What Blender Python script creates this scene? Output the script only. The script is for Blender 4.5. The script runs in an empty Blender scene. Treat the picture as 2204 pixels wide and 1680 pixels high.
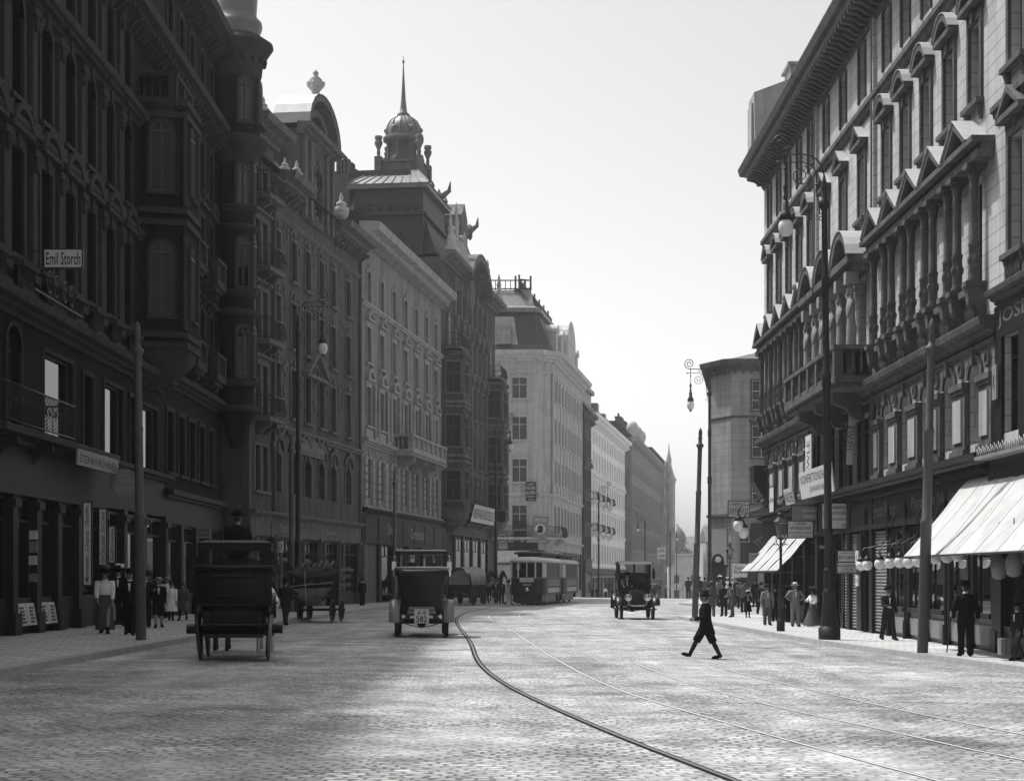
import bpy, bmesh, math, random
from mathutils import Vector, Matrix
random.seed(7)
PI = math.pi
SC = bpy.context.scene
COL = SC.collection
# ---------------------------------------------------------------- camera, sky, sun, exposure
FF, CX, HY, ZC = 3782.0, 1101.5, 1240.0, 1.75          # photograph measure: focal length, centre, horizon, eye height
cam = bpy.data.cameras.new('camera'); co = bpy.data.objects.new('camera', cam); COL.objects.link(co)
co.location = (0, 0, ZC); co.rotation_euler = (math.radians(90), 0, 0)
cam.sensor_width = 36; cam.lens = 61.77; cam.shift_y = 0.1813; cam.clip_start = 0.1; cam.clip_end = 4000
SC.camera = co
SUN_EL, SUN_AZ = 63.3, 38.0                            # azimuth: degrees ahead of straight left
ce, se = math.cos(math.radians(SUN_EL)), math.sin(math.radians(SUN_EL))
sdir = Vector((-math.cos(math.radians(SUN_AZ))*ce, math.sin(math.radians(SUN_AZ))*ce, se))
sl = bpy.data.lights.new('sun', 'SUN'); so = bpy.data.objects.new('sun', sl); COL.objects.link(so)
sl.energy = 2.8; sl.angle = math.radians(2.0); sl.color = (1, .985, .965)
so.rotation_euler = sdir.to_track_quat('Z', 'Y').to_euler(); so.location = (-40, 40, 80)
W = bpy.data.worlds.new('World'); SC.world = W; W.use_nodes = True
wn, wl = W.node_tree.nodes, W.node_tree.links
sky = wn.new('ShaderNodeTexSky'); sky.sky_type = 'NISHITA'; sky.sun_disc = False
sky.sun_elevation = math.radians(SUN_EL); sky.sun_rotation = math.atan2(sdir.x, sdir.y)
sky.dust_density = 3.0; sky.air_density = 1.2
sep = wn.new('ShaderNodeSeparateColor'); wl.new(sky.outputs[0], sep.inputs[0])   # a plate without colour: the sky by one channel
mxs = wn.new('ShaderNodeMath'); mxs.operation = 'MULTIPLY'; mxs.inputs[1].default_value = 1.0
wl.new(sep.outputs[0], mxs.inputs[0])
wtc = wn.new('ShaderNodeTexCoord'); wsx = wn.new('ShaderNodeSeparateXYZ'); wl.new(wtc.outputs['Generated'], wsx.inputs[0])
wmr = wn.new('ShaderNodeMapRange'); wmr.interpolation_type = 'SMOOTHSTEP'; wl.new(wsx.outputs[2], wmr.inputs[0])   # upper sky, out of frame, brightened to lift the shade
for i, x in enumerate((.30, .62, 1.02, 1.2)): wmr.inputs[i+1].default_value = x
wl.new(wmr.outputs[0], mxs.inputs[1])
cmb = wn.new('ShaderNodeCombineColor')
for i in range(3): wl.new(mxs.outputs[0], cmb.inputs[i])
bg = wn['Background']; wl.new(cmb.outputs[0], bg.inputs[0]); bg.inputs[1].default_value = 0.15
SC.view_settings.view_transform = 'Standard'; SC.view_settings.look = 'None'
SC.view_settings.exposure = 0.8; SC.view_settings.gamma = 1.0; SC.view_settings.use_curve_mapping = False

def ground(X, Y):
    z = -0.012*max(-25, min(40, X))
    if Y > 150: t = Y-150; z -= 0.025*t*t/(t+14)
    return z
def gp(x, y, h=0.0):                                   # a measured point of the photograph -> where it stands on the ground
    hor = HY+.012*(x-CX); Y = FF*(ZC-h)/(y-hor); X = (x-CX)/FF*Y
    return Vector((X, Y, ground(X, Y)+h))
def at(x, y, Y): return Vector(((x-CX)/FF*Y, Y, ZC+(HY-y)/FF*Y))

# ---------------------------------------------------------------- materials
MATS = {}
def nodes_of(m):
    m.use_nodes = True; nt = m.node_tree
    return nt, nt.nodes, nt.links, nt.nodes['Principled BSDF']
def mat(name, v, rough=.8, var=.2, scale=2.0, bump=.15, metal=0.0, stain=0.0, joints=None, spec=None, fine=30.0, rnd=0.0, trans=0.0):
    m = bpy.data.materials.new(name); nt, N, L, B = nodes_of(m)
    B.inputs['Roughness'].default_value = rough; B.inputs['Metallic'].default_value = metal
    B.inputs['Specular IOR Level'].default_value = spec if spec is not None else (.06 if rough >= .78 else .35)
    tc = N.new('ShaderNodeTexCoord'); src = tc.outputs['Object']
    n1 = N.new('ShaderNodeTexNoise'); n1.inputs['Scale'].default_value = scale; n1.inputs['Detail'].default_value = 6; n1.inputs['Roughness'].default_value = .65
    n2 = N.new('ShaderNodeTexNoise'); n2.inputs['Scale'].default_value = fine; n2.inputs['Detail'].default_value = 3
    L.new(src, n1.inputs['Vector']); L.new(src, n2.inputs['Vector'])
    mr = N.new('ShaderNodeMapRange'); mr.inputs[1].default_value = .25; mr.inputs[2].default_value = .75
    mr.inputs[3].default_value = v*(1-var); mr.inputs[4].default_value = v*(1+var); L.new(n1.outputs[0], mr.inputs[0])
    val = mr.outputs[0]
    mf = N.new('ShaderNodeMapRange'); mf.inputs[1].default_value = .3; mf.inputs[2].default_value = .7
    mf.inputs[3].default_value = 1-var*.5; mf.inputs[4].default_value = 1+var*.5; L.new(n2.outputs[0], mf.inputs[0])
    def mul(a, b):
        q = N.new('ShaderNodeMath'); q.operation = 'MULTIPLY'; L.new(a, q.inputs[0]); L.new(b, q.inputs[1]); return q.outputs[0]
    val = mul(val, mf.outputs[0]); hgt = n2.outputs[0]
    if stain:                                          # soot streaks that ran down the wall
        mp = N.new('ShaderNodeMapping'); mp.inputs['Scale'].default_value = (2.2, 2.2, .22); L.new(src, mp.inputs[0])
        n3 = N.new('ShaderNodeTexNoise'); n3.inputs['Scale'].default_value = 1.0; n3.inputs['Detail'].default_value = 5; L.new(mp.outputs[0], n3.inputs['Vector'])
        ms = N.new('ShaderNodeMapRange'); ms.inputs[1].default_value = .45; ms.inputs[2].default_value = .72; ms.inputs[3].default_value = 1.0; ms.inputs[4].default_value = 1-stain
        L.new(n3.outputs[0], ms.inputs[0]); val = mul(val, ms.outputs[0])
    if joints:                                         # (course height, stone length, joint darkness)
        sx = N.new('ShaderNodeSeparateXYZ'); L.new(src, sx.inputs[0])
        ad = N.new('ShaderNodeMath'); L.new(sx.outputs[0], ad.inputs[0]); L.new(sx.outputs[1], ad.inputs[1])
        cb = N.new('ShaderNodeCombineXYZ'); L.new(ad.outputs[0], cb.inputs[0]); L.new(sx.outputs[2], cb.inputs[1])
        br = N.new('ShaderNodeTexBrick'); L.new(cb.outputs[0], br.inputs['Vector']); br.inputs['Scale'].default_value = 1
        br.inputs['Row Height'].default_value = joints[0]; br.inputs['Brick Width'].default_value = joints[1]
        br.inputs['Mortar Size'].default_value = .018; br.inputs['Mortar Smooth'].default_value = .3
        br.inputs['Color1'].default_value = (1, 1, 1, 1); br.inputs['Color2'].default_value = (.88, .88, .88, 1)
        j = 1-joints[2]; br.inputs['Mortar'].default_value = (j, j, j, 1)
        rb = N.new('ShaderNodeRGBToBW'); L.new(br.outputs[0], rb.inputs[0]); val = mul(val, rb.outputs[0])
        hgt = mul(hgt, rb.outputs[0])
    if rnd:
        oi = N.new('ShaderNodeObjectInfo'); mo = N.new('ShaderNodeMapRange'); mo.inputs[3].default_value = 1-rnd; mo.inputs[4].default_value = 1+rnd
        L.new(oi.outputs['Random'], mo.inputs[0]); val = mul(val, mo.outputs[0])
    cc = N.new('ShaderNodeCombineColor')
    for i in range(3): L.new(val, cc.inputs[i])
    L.new(cc.outputs[0], B.inputs['Base Color'])
    if bump:
        bp = N.new('ShaderNodeBump'); bp.inputs['Strength'].default_value = bump; bp.inputs['Distance'].default_value = .03
        L.new(hgt, bp.inputs['Height']); L.new(bp.outputs[0], B.inputs['Normal'])
    if trans:                                          # thin cloth: some light comes through
        tr = N.new('ShaderNodeBsdfTranslucent'); L.new(cc.outputs[0], tr.inputs[0]); mx = N.new('ShaderNodeMixShader'); mx.inputs[0].default_value = trans
        L.new(B.outputs[0], mx.inputs[1]); L.new(tr.outputs[0], mx.inputs[2]); L.new(mx.outputs[0], nt.nodes['Material Output'].inputs[0])
    MATS[name] = m; return m
def glass_dark(name, v=.012, rough=.03):
    m = mat(name, v, rough, .5, .6, 0, spec=.55, rnd=.6); return m
def glass_clear(name, tint=.85, ior=1.5):
    m = bpy.data.materials.new(name); nt, N, L, B = nodes_of(m)
    t = N.new('ShaderNodeBsdfTransparent'); t.inputs[0].default_value = (tint, tint, tint, 1)
    g = N.new('ShaderNodeBsdfGlossy'); g.inputs['Roughness'].default_value = .02
    f = N.new('ShaderNodeFresnel'); f.inputs[0].default_value = ior; x = N.new('ShaderNodeMixShader')
    L.new(f.outputs[0], x.inputs[0]); L.new(t.outputs[0], x.inputs[1]); L.new(g.outputs[0], x.inputs[2])
    L.new(x.outputs[0], N['Material Output'].inputs[0]); MATS[name] = m; return m
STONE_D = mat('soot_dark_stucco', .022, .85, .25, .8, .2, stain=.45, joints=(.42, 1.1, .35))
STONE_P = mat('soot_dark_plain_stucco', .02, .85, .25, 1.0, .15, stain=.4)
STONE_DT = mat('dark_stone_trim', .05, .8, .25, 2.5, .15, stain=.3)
HAZY = mat('haze_paled_stucco', .24, .9, .25, .5, .1, stain=.3); HAZY_T = mat('haze_paled_trim', .28, .9, .25, 1.5, .1)  # distance haze painted in: wall and trim colours paled
STUC_M = mat('grey_stucco', .105, .9, .25, .7, .25, stain=.45)
STUC_MT = mat('grey_stucco_ornament', .145, .9, .3, 2.5, .2, stain=.3)
STUC_L = mat('pale_stucco', .25, .9, .18, .9, .15, stain=.45)
STUC_LT = mat('pale_stucco_trim', .34, .85, .2, 2.5, .12, stain=.3)
ORN = mat('brownstone', .095, .85, .25, .9, .2, stain=.35, joints=(.5, 1.4, .3))
ORN_T = mat('brownstone_trim', .15, .85, .3, 2.5, .2, stain=.3)
CORN = mat('corner_stone', .48, .85, .14, .8, .1, stain=.3, joints=(.55, 1.3, .2))
CORN_T = mat('corner_stone_trim', .5, .8, .15, 2, .1, stain=.25)
WHITE_W = mat('white_stucco', .82, .85, .1, 1.2, .1, stain=.2)
FARW = mat('haze_paled_far_stucco', .42, .9, .2, .5, .1, stain=.3, joints=(.6, 1.5, .3))  # stucco lightened in colour to stand in for far haze
R_WALL = mat('ashlar_stucco', .48, .85, .14, .8, .12, stain=.3, joints=(.36, 2.5, .42))
R_TRIM = mat('weathered_trim', .11, .8, .35, 2.2, .15, stain=.4)
R_DARK = mat('painted_dark_wood', .012, .45, .3, 3, .1)
R_SMOOTH = mat('light_panel_stucco', .36, .85, .15, 1.2, .1, stain=.3)
R2_W = mat('corner_house_ashlar', .30, .85, .15, .8, .12, stain=.3, joints=(.5, 1.6, .4))
SLATE = mat('slate', .035, .55, .25, 1.5, .35, joints=(.22, .26, .5))
SLATE_L = mat('pale_slate', .34, .5, .2, 1.5, .35, joints=(.25, .3, .35))
TIN = mat('weathered_tin', .16, .45, .2, 1.2, .05, stain=.3)
TIN_L = mat('pale_tin', .38, .4, .15, 1.2, .05, stain=.2)
TILE = mat('roof_tile', .16, .8, .25, 2, .4, joints=(.2, .25, .5))
GLASS = glass_dark('window_glass'); GLASS_C = glass_clear('clear_glass'); GLASS_S = glass_clear('shop_plate_glass', .95, 1.18)
GLASS_L = mat('curtained_glass', .16, .05, .4, .8, 0, spec=.5, rnd=.5)
GLASS_O = glass_dark('dim_window_glass', .014, .18); GLASS_O.node_tree.nodes['Principled BSDF'].inputs['Specular IOR Level'].default_value = .2
FRAME_D = mat('dark_window_frame', .05, .5, .2, 4, 0)
FRAME_W = mat('pale_window_frame', .42, .5, .15, 4, 0)
IRON = mat('cast_iron_paint', .025, .42, .25, 5, .06)
IRON_G = mat('grey_pole_paint', .085, .45, .2, 3, .05)
BLACK = mat('black_coach_paint', .005, .38, .3, 4, 0, spec=.3)
LEATHER = mat('black_leather', .007, .6, .3, 6, .1, spec=.25)
RUBBER = mat('tyre_rubber', .03, .8, .2, 8, .1)
WOOD_D = mat('dark_wood', .013, .6, .3, 4, .1)
WOOD_M = mat('grey_wood', .11, .7, .3, 4, .15)
CREAM = mat('cream_paint', .5, .4, .1, 3, 0)
TRAMRED = mat('dark_tram_paint', .014, .5, .2, 3, 0, spec=.2)
GREY_P = mat('grey_enamel_paint', .22, .3, .15, 3, 0)
BRASS = mat('brass', .5, .28, .1, 5, 0, metal=1.0)
CHROME = mat('polished_metal', .6, .15, .1, 5, 0, metal=1.0)
SIGN_W = mat('white_enamel', .62, .4, .12, 2.5, .03, stain=.15)
SIGN_G = mat('grey_sign_paint', .22, .5, .15, 2.5, .03)
SIGN_B = mat('black_sign_paint', .015, .4, .2, 3, .02)
INK = mat('black_lettering', .012, .6, .1, 5, 0); INK_G = mat('grey_lettering', .10, .6, .1, 5, 0)
INK_W = mat('pale_lettering', .5, .5, .1, 5, 0); GOLD = mat('gilt_lettering', .13, .4, .1, 5, 0)
OPAL = mat('opal_glass', .85, .25, .05, 3, 0, spec=.5, trans=.3)
CANVAS = mat('white_canvas', .52, .9, .14, .8, .25, trans=.12, stain=.2)
TARP = mat('grey_tarpaulin', .04, .85, .3, 2, .3); TARP_L = mat('pale_tarpaulin', .15, .85, .3, 2, .3)
SKIN = mat('skin', .26, .6, .1, 8, 0)
CL_BLACK = mat('black_cloth', .012, .9, .3, 6, .1); CL_DARK = mat('charcoal_cloth', .028, .9, .3, 6, .1)
CL_MID = mat('grey_wool', .10, .9, .2, 6, .1); CL_LIGHT = mat('pale_linen', .19, .9, .2, 6, .1)
CL_WHITE = mat('white_cotton', .8, .9, .1, 6, .1); CL_SKIRT = mat('grey_skirt_cloth', .085, .9, .2, 6, .1)
STRAW = mat('straw', .45, .8, .2, 12, .1); HAIR = mat('dark_hair', .02, .6, .3, 12, .1)
HORSE_D = mat('bay_coat', .022, .55, .3, 3, .05); HORSE_W = mat('grey_coat', .50, .7, .2, 3, .05)
BRONZE = mat('statue_stone', .26, .8, .3, 4, .15); STAT_L = mat('pale_statue_stone', .42, .8, .25, 4, .15)
PORC = mat('porcelain', .7, .25, .15, 8, 0, rnd=.2)
PAVE = mat('pavement_slabs', .46, .85, .12, .7, .1)
KERB = mat('granite_kerb', .32, .8, .2, 3, .15)
SHUT = mat('roller_shutter', .20, .5, .15, 3, .03)

# ---------------------------------------------------------------- mesh builder
SPLIT = {'window_posts': 'window_post', 'side_window_posts': 'side_window_post', 'side_pane': 'side_pane', 'zinc_cover': 'zinc_cover', 'stucco_relief': 'stucco_relief', 'shop_piers': 'shop_pier', 'pilaster_order': 'pilaster', 'iron_colonnettes': 'colonnette', 'cornices': 'cornice', 'mezzanine_piers': 'mezzanine_pier', 'pier_panels': 'pier_panel', 'rounded_pediments': 'rounded_pediment',
         'entrance_pilasters': 'entrance_pilaster', 'shop_door': 'shop_door', 'downpipe': 'downpipe', 'picture_case': 'picture_case', 'parapet_figures': 'parapet_figure', 'closed_shutters': 'closed_shutter', 'turret_mouldings': 'turret_moulding',
         'half_columns_and_quoins': 'half_column', 'corner_bay': 'corner_bay', 'balustrade': 'balustrade', 'gable_mouldings': 'gable_moulding', 'chimney': 'chimney', 'oriel_mouldings': 'oriel_moulding', 'roof_crest': 'roof_crest', 'belt_cornice': 'belt_cornice',
         'string_course': 'string_course', 'iron_scrollwork': 'iron_scroll', 'display_shelf': 'display_shelf', 'stall_riser': 'stall_riser', 'shop_front': 'shop_front', 'name_board': 'name_board', 'roof_storey': 'roof_storey', 'window_apron': 'window_apron', 'pillars': 'pillar', 'luggage_bar': 'luggage_bar', 'upright': 'upright', 'seat': 'seat'}
class MB:
    def __init__(s, M=None): s.v = []; s.f = []; s.sm = []; s.M = M or Matrix.Identity(4)
    def add(s, vs, fs, smooth=False):
        o = len(s.v); M = s.M
        s.v += [tuple(M @ Vector(p)) for p in vs]
        s.f += [tuple(i+o for i in q) for q in fs]; s.sm += [smooth]*len(fs)
    def box(s, a, b):
        x0, y0, z0 = a; x1, y1, z1 = b
        s.add([(x0,y0,z0),(x1,y0,z0),(x1,y1,z0),(x0,y1,z0),(x0,y0,z1),(x1,y0,z1),(x1,y1,z1),(x0,y1,z1)],
              [(0,3,2,1),(4,5,6,7),(0,1,5,4),(1,2,6,5),(2,3,7,6),(3,0,4,7)])
    def cbox(s, c, d): s.box([c[i]-d[i]/2 for i in range(3)], [c[i]+d[i]/2 for i in range(3)])
    def quad(s, *p): s.add(p, [tuple(range(len(p)))])
    def prism(s, poly, h0, h1, ax=(0, 1, 2), smooth=False):   # poly in axes ax[0],ax[1], extruded along ax[2]
        n = len(poly); vs = []
        for h in (h0, h1):
            for p in poly:
                q = [0, 0, 0]; q[ax[0]] = p[0]; q[ax[1]] = p[1]; q[ax[2]] = h; vs.append(q)
        s.add(vs, [tuple(range(n-1, -1, -1)), tuple(range(n, 2*n))])
        s.add(vs, [(i, (i+1) % n, n+(i+1) % n, n+i) for i in range(n)], smooth)
    def lathe(s, prof, c=(0, 0, 0), n=16, sx=1, sy=1, axis=2, smooth=True, a0=0, a1=2*PI):
        full = abs(a1-a0-2*PI) < 1e-6; m = n if full else n+1; vs = []
        for r, z in prof:
            for i in range(m):
                a = a0+(a1-a0)*i/n; p = [r*math.cos(a)*sx, r*math.sin(a)*sy, z]
                if axis == 0: p = [p[2], p[0], p[1]]
                elif axis == 1: p = [p[0], p[2], p[1]]
                vs.append((p[0]+c[0], p[1]+c[1], p[2]+c[2]))
        fs = []
        for j in range(len(prof)-1):
            for i in range(n):
                k = (i+1) % m; fs.append((j*m+i, j*m+k, (j+1)*m+k, (j+1)*m+i))
        s.add(vs, fs, smooth)
        if full:
            if prof[0][0] > 1e-4: s.add(vs[:m], [tuple(range(m-1, -1, -1))])
            if prof[-1][0] > 1e-4: s.add(vs[-m:], [tuple(range(m))])
    def ball(s, c, r, n=12, m=7, sc=(1, 1, 1)):
        prof = [(r*math.sin(PI*j/m)*1.0 or 1e-5, -r*math.cos(PI*j/m)*sc[2]) for j in range(m+1)]
        prof[0] = (1e-5, -r*sc[2]); prof[-1] = (1e-5, r*sc[2]); s.lathe(prof, c, n, sc[0], sc[1])
    def tube(s, pts, r, n=8, cap=True, flat=None):
        pts = [Vector(p) for p in pts]; R = r if isinstance(r, (list, tuple)) else [r]*len(pts); vs = []; up = None
        for i, p in enumerate(pts):
            t = (pts[min(i+1, len(pts)-1)]-pts[max(i-1, 0)])
            t = t.normalized() if t.length > 1e-9 else Vector((0, 0, 1))
            if up is None: up = Vector((0, 0, 1)) if abs(t.z) < .9 else Vector((0, 1, 0))
            a = t.cross(up).normalized(); b = a.cross(t).normalized(); up = b
            for k in range(n):
                an = 2*PI*k/n; vs.append(p+a*(R[i]*math.cos(an))+b*(R[i]*math.sin(an)*(flat or 1)))
        fs = [(i*n+k, i*n+(k+1) % n, (i+1)*n+(k+1) % n, (i+1)*n+k) for i in range(len(pts)-1) for k in range(n)]
        s.add(vs, fs, True)
        if cap: s.add(vs[:n], [tuple(range(n-1, -1, -1))]); s.add(vs[-n:], [tuple(range(n))])
    def loft(s, rings, smooth=True, cap=True):
        n = len(rings[0]); vs = [p for r in rings for p in r]
        s.add(vs, [(j*n+i, j*n+(i+1) % n, (j+1)*n+(i+1) % n, (j+1)*n+i) for j in range(len(rings)-1) for i in range(n)], smooth)
        if cap: s.add(rings[0], [tuple(range(n-1, -1, -1))]); s.add(rings[-1], [tuple(range(n))])
    def ell(s, items, n=14, fold=0, nf=9, cap=True, ph=0):           # stacked ellipses (cx,cy,z,rx,ry[,foldfactor])
        R = []
        for it in items:
            cx, cy, z, rx, ry = it[:5]; ff = it[5] if len(it) > 5 else 0
            R.append([(cx+rx*math.cos(2*PI*i/n)*(1+ff*math.sin(nf*2*PI*i/n+ph)), cy+ry*math.sin(2*PI*i/n)*(1+ff*math.sin(nf*2*PI*i/n+ph)), z) for i in range(n)])
        s.loft(R, True, cap)
    def mesh(s, name, m):
        me = bpy.data.meshes.new(name); me.from_pydata(s.v, [], s.f); me.update()
        bm = bmesh.new(); bm.from_mesh(me); bmesh.ops.recalc_face_normals(bm, faces=bm.faces); bm.to_mesh(me); bm.free()
        me.polygons.foreach_set('use_smooth', s.sm)
        me.materials.append(m); return me
    def build(s, name, m, parent=None):
        if name in SPLIT: return s.split(SPLIT[name], m, parent)
        return link(name, s.mesh(name, m), parent)
    def split(s, name, m, parent):
        """one object for each piece that stands apart from the others"""
        P = list(range(len(s.v)))
        def find(a):
            while P[a] != a: P[a] = P[P[a]]; a = P[a]
            return a
        for f in s.f:
            r = find(f[0])
            for q in f[1:]: P[find(q)] = r
        bb = {}; Mi = s.M.inverted()
        for i, v in enumerate(s.v):
            v = tuple(Mi @ Vector(v))
            r = find(i)
            if r not in bb: bb[r] = [list(v), list(v)]
            for k in range(3): bb[r][0][k] = min(bb[r][0][k], v[k]); bb[r][1][k] = max(bb[r][1][k], v[k])
        G = [[set([r]), b[0], b[1]] for r, b in bb.items()]; ch = True; e = .04
        while ch:
            ch = False; out = []
            for g in G:
                hit = None
                for o in out:
                    if all(g[1][k] <= o[2][k]+e and o[1][k] <= g[2][k]+e for k in range(3)): hit = o; break
                if hit: hit[0] |= g[0]; hit[1] = [min(a, c) for a, c in zip(hit[1], g[1])]; hit[2] = [max(a, c) for a, c in zip(hit[2], g[2])]; ch = True
                else: out.append(g)
            G = out
        if len(G) > 60: return link(name, s.mesh(name, m), parent)
        own = {r: i for i, g in enumerate(G) for r in g[0]}; last = None
        parts = [MB() for g in G]; maps = [{} for g in G]
        for f, sm in zip(s.f, s.sm):
            i = own[find(f[0])]; b = parts[i]; mp = maps[i]
            for q in f:
                if q not in mp: mp[q] = len(b.v); b.v.append(s.v[q])
            b.f.append(tuple(mp[q] for q in f)); b.sm.append(sm)
        for b in parts: last = link(name, b.mesh(name, m), parent)
        return last
def link(name, me, parent=None, loc=(0, 0, 0), rz=0):
    o = bpy.data.objects.new(name, me); COL.objects.link(o); o.parent = parent; o.location = loc; o.rotation_euler = (0, 0, rz); return o
def thing(name, label, cat, loc=(0, 0, 0), rz=0, group=None):
    o = bpy.data.objects.new(name, None); COL.objects.link(o); o.location = loc; o.rotation_euler = (0, 0, rz); o.empty_display_size = .2
    return tag(o, label, cat, group)
def tag(o, label, cat, group=None):
    o['label'] = label; o['category'] = cat
    if group: o['group'] = group
    return o
def struct(o, kind='structure'): o['kind'] = kind; return o
def dup(root, loc, rz, label=None, group=None):
    r = root.copy(); COL.objects.link(r); r.location = loc; r.rotation_euler = (0, 0, rz)
    if label: r['label'] = label
    if group: r['group'] = group
    for ch in list(root.children):
        c = ch.copy(); COL.objects.link(c); c.parent = r
        for g in ch.children:
            d = g.copy(); COL.objects.link(d); d.parent = c
    return r
# ---------------------------------------------------------------- lettering (built-in face, flat mesh, faces local -Y)
TXT = {}
def text_polys(t):
    if t not in TXT:
        cu = bpy.data.curves.new('txt', 'FONT'); cu.body = t; cu.resolution_u = 2; cu.offset = 0.012
        ob = bpy.data.objects.new('txt', cu); COL.objects.link(ob)
        dg = bpy.context.evaluated_depsgraph_get(); me = bpy.data.meshes.new_from_object(ob.evaluated_get(dg))
        vs = [tuple(v.co) for v in me.vertices]; fs = [tuple(p.vertices) for p in me.polygons]
        bpy.data.objects.remove(ob); bpy.data.curves.remove(cu); bpy.data.meshes.remove(me)
        TXT[t] = (vs, fs)
    return TXT[t]
def put_text(mb, t, cx, cz, w, h, y=0, shear=0, rot=0):
    vs, fs = text_polys(t)
    if not vs: return
    x0 = min(v[0] for v in vs); x1 = max(v[0] for v in vs); z0 = min(v[1] for v in vs); z1 = max(v[1] for v in vs)
    out = []
    for v in vs:
        a = ((v[0]-x0)/(x1-x0)-.5)*w; b = ((v[1]-z0)/(z1-z0)-.5)*h; a += shear*b
        if rot: a, b = a*math.cos(rot)-b*math.sin(rot), a*math.sin(rot)+b*math.cos(rot)
        out.append((cx+a, y, cz+b))
    mb.add(out, fs)
def sign(name, label, loc, w, h, yaw=0, board=SIGN_W, ink=INK, lines=(), thick=.05, bracket=None, frame=None, shear=0, roll=0, cat='sign', group=None, tiltx=0):
    """flat sign whose front faces local -Y; lines = (text, rel centre z, rel height, rel width)"""
    t = thing(name, label, cat, loc, yaw, group); t.rotation_euler = (tiltx, roll, yaw)
    b = MB(); b.box((-w/2, -thick/2, -h/2), (w/2, thick/2, h/2)); b.build('board', board, t)
    if frame:
        f = MB(); e = .035
        for q in (((-w/2-e, -thick/2-.012, -h/2-e), (w/2+e, thick/2+.012, -h/2)), ((-w/2-e, -thick/2-.012, h/2), (w/2+e, thick/2+.012, h/2+e)),
                  ((-w/2-e, -thick/2-.012, -h/2), (-w/2, thick/2+.012, h/2)), ((w/2, -thick/2-.012, -h/2), (w/2+e, thick/2+.012, h/2))): f.box(*q)
        f.build('frame', frame, t)
    if lines:
        q = MB()
        for ln in lines: put_text(q, ln[0], (ln[4] if len(ln) > 4 else 0)*w, ln[1]*h, ln[3]*w, ln[2]*h, -thick/2-.004, shear, ln[5] if len(ln) > 5 else 0)
        q.build('lettering', ink, t)
    if bracket:                                         # rods from the wall side (+1 / -1 = local x)
        k = MB(); sd, ln = bracket
        for z in (h*.42, -h*.42): k.tube([(sd*w/2, 0, z), (sd*(w/2+ln), 0, z)], .014, 6)
        k.build('bracket', IRON, t)
    return t
# ---------------------------------------------------------------- the ground: road, pavements, kerbs, rails
def road_material():
    m = bpy.data.materials.new('granite_setts'); nt, N, L, B = nodes_of(m)
    tc = N.new('ShaderNodeTexCoord'); src = tc.outputs['Object']
    def noise(sc, det, vec=src, rough=.6):
        n = N.new('ShaderNodeTexNoise'); n.inputs['Scale'].default_value = sc; n.inputs['Detail'].default_value = det; n.inputs['Roughness'].default_value = rough
        L.new(vec, n.inputs['Vector']); return n
    def rng(o, a, b, c, d):
        q = N.new('ShaderNodeMapRange'); L.new(o, q.inputs[0])
        for i, x in enumerate((a, b, c, d)): q.inputs[i+1].default_value = x
        return q.outputs[0]
    def mth(op, a, b):
        q = N.new('ShaderNodeMath'); q.operation = op
        for i, x in enumerate((a, b)):
            if isinstance(x, (int, float)): q.inputs[i].default_value = x
            else: L.new(x, q.inputs[i])
        return q.outputs[0]
    wob = noise(2.2, 4); mv = N.new('ShaderNodeVectorMath'); mv.operation = 'MULTIPLY_ADD'; mv.inputs[1].default_value = (.42, .30, 0)
    L.new(wob.outputs['Color'], mv.inputs[0]); L.new(src, mv.inputs[2])
    br = N.new('ShaderNodeTexBrick'); L.new(mv.outputs[0], br.inputs['Vector']); br.inputs['Scale'].default_value = 1
    br.inputs['Brick Width'].default_value = .19; br.inputs['Row Height'].default_value = .165; br.inputs['Mortar Size'].default_value = .026; br.inputs['Mortar Smooth'].default_value = .6
    br.inputs['Color1'].default_value = (1, 1, 1, 1); br.inputs['Color2'].default_value = (.5, .5, .5, 1); br.inputs['Mortar'].default_value = (.2, .2, .2, 1)
    bw = N.new('ShaderNodeRGBToBW'); L.new(br.outputs[0], bw.inputs[0])
    big = noise(.16, 5); mid = noise(1.3, 6); fine = noise(14, 3)
    mp = N.new('ShaderNodeMapping'); mp.inputs['Scale'].default_value = (1.6, .10, 1); L.new(src, mp.inputs[0])
    wear = noise(1.0, 5, mp.outputs[0])                # dust and wheel wear drawn out along the street
    mp2 = N.new('ShaderNodeMapping'); mp2.inputs['Scale'].default_value = (.35, .5, 1); mp2.inputs['Location'].default_value = (4, 9, 0); L.new(src, mp2.inputs[0])
    blot = noise(1.0, 4, mp2.outputs[0])               # damp and dung stains
    v = mth('MULTIPLY', .42, rng(big.outputs[0], .3, .7, .66, 1.3))
    v = mth('MULTIPLY', v, rng(mid.outputs[0], .3, .7, .66, 1.3))
    v = mth('MULTIPLY', v, rng(wear.outputs[0], .3, .7, .78, 1.22))
    v = mth('MULTIPLY', v, rng(blot.outputs[0], .56, .68, 1.0, .55))
    v = mth('MULTIPLY', v, rng(fine.outputs[0], .3, .7, .86, 1.14))
    # dust fills many joints: they show only in places
    dust = rng(noise(.45, 4).outputs[0], .34, .60, .45, 1.0)
    jt = mth('ADD', mth('MULTIPLY', mth('SUBTRACT', bw.outputs[0], 1.0), dust), 1.0)
    v = mth('MULTIPLY', v, jt)
    cc = N.new('ShaderNodeCombineColor')
    for i in range(3): L.new(v, cc.inputs[i])
    L.new(cc.outputs[0], B.inputs['Base Color']); B.inputs['Roughness'].default_value = .62; B.inputs['Specular IOR Level'].default_value = .35
    bp = N.new('ShaderNodeBump'); bp.inputs['Strength'].default_value = 1.0; bp.inputs['Distance'].default_value = .03
    L.new(mth('ADD', mth('MULTIPLY', jt, 1.0), mth('MULTIPLY', mid.outputs[0], .7)), bp.inputs['Height']); L.new(bp.outputs[0], B.inputs['Normal'])
    return m
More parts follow.
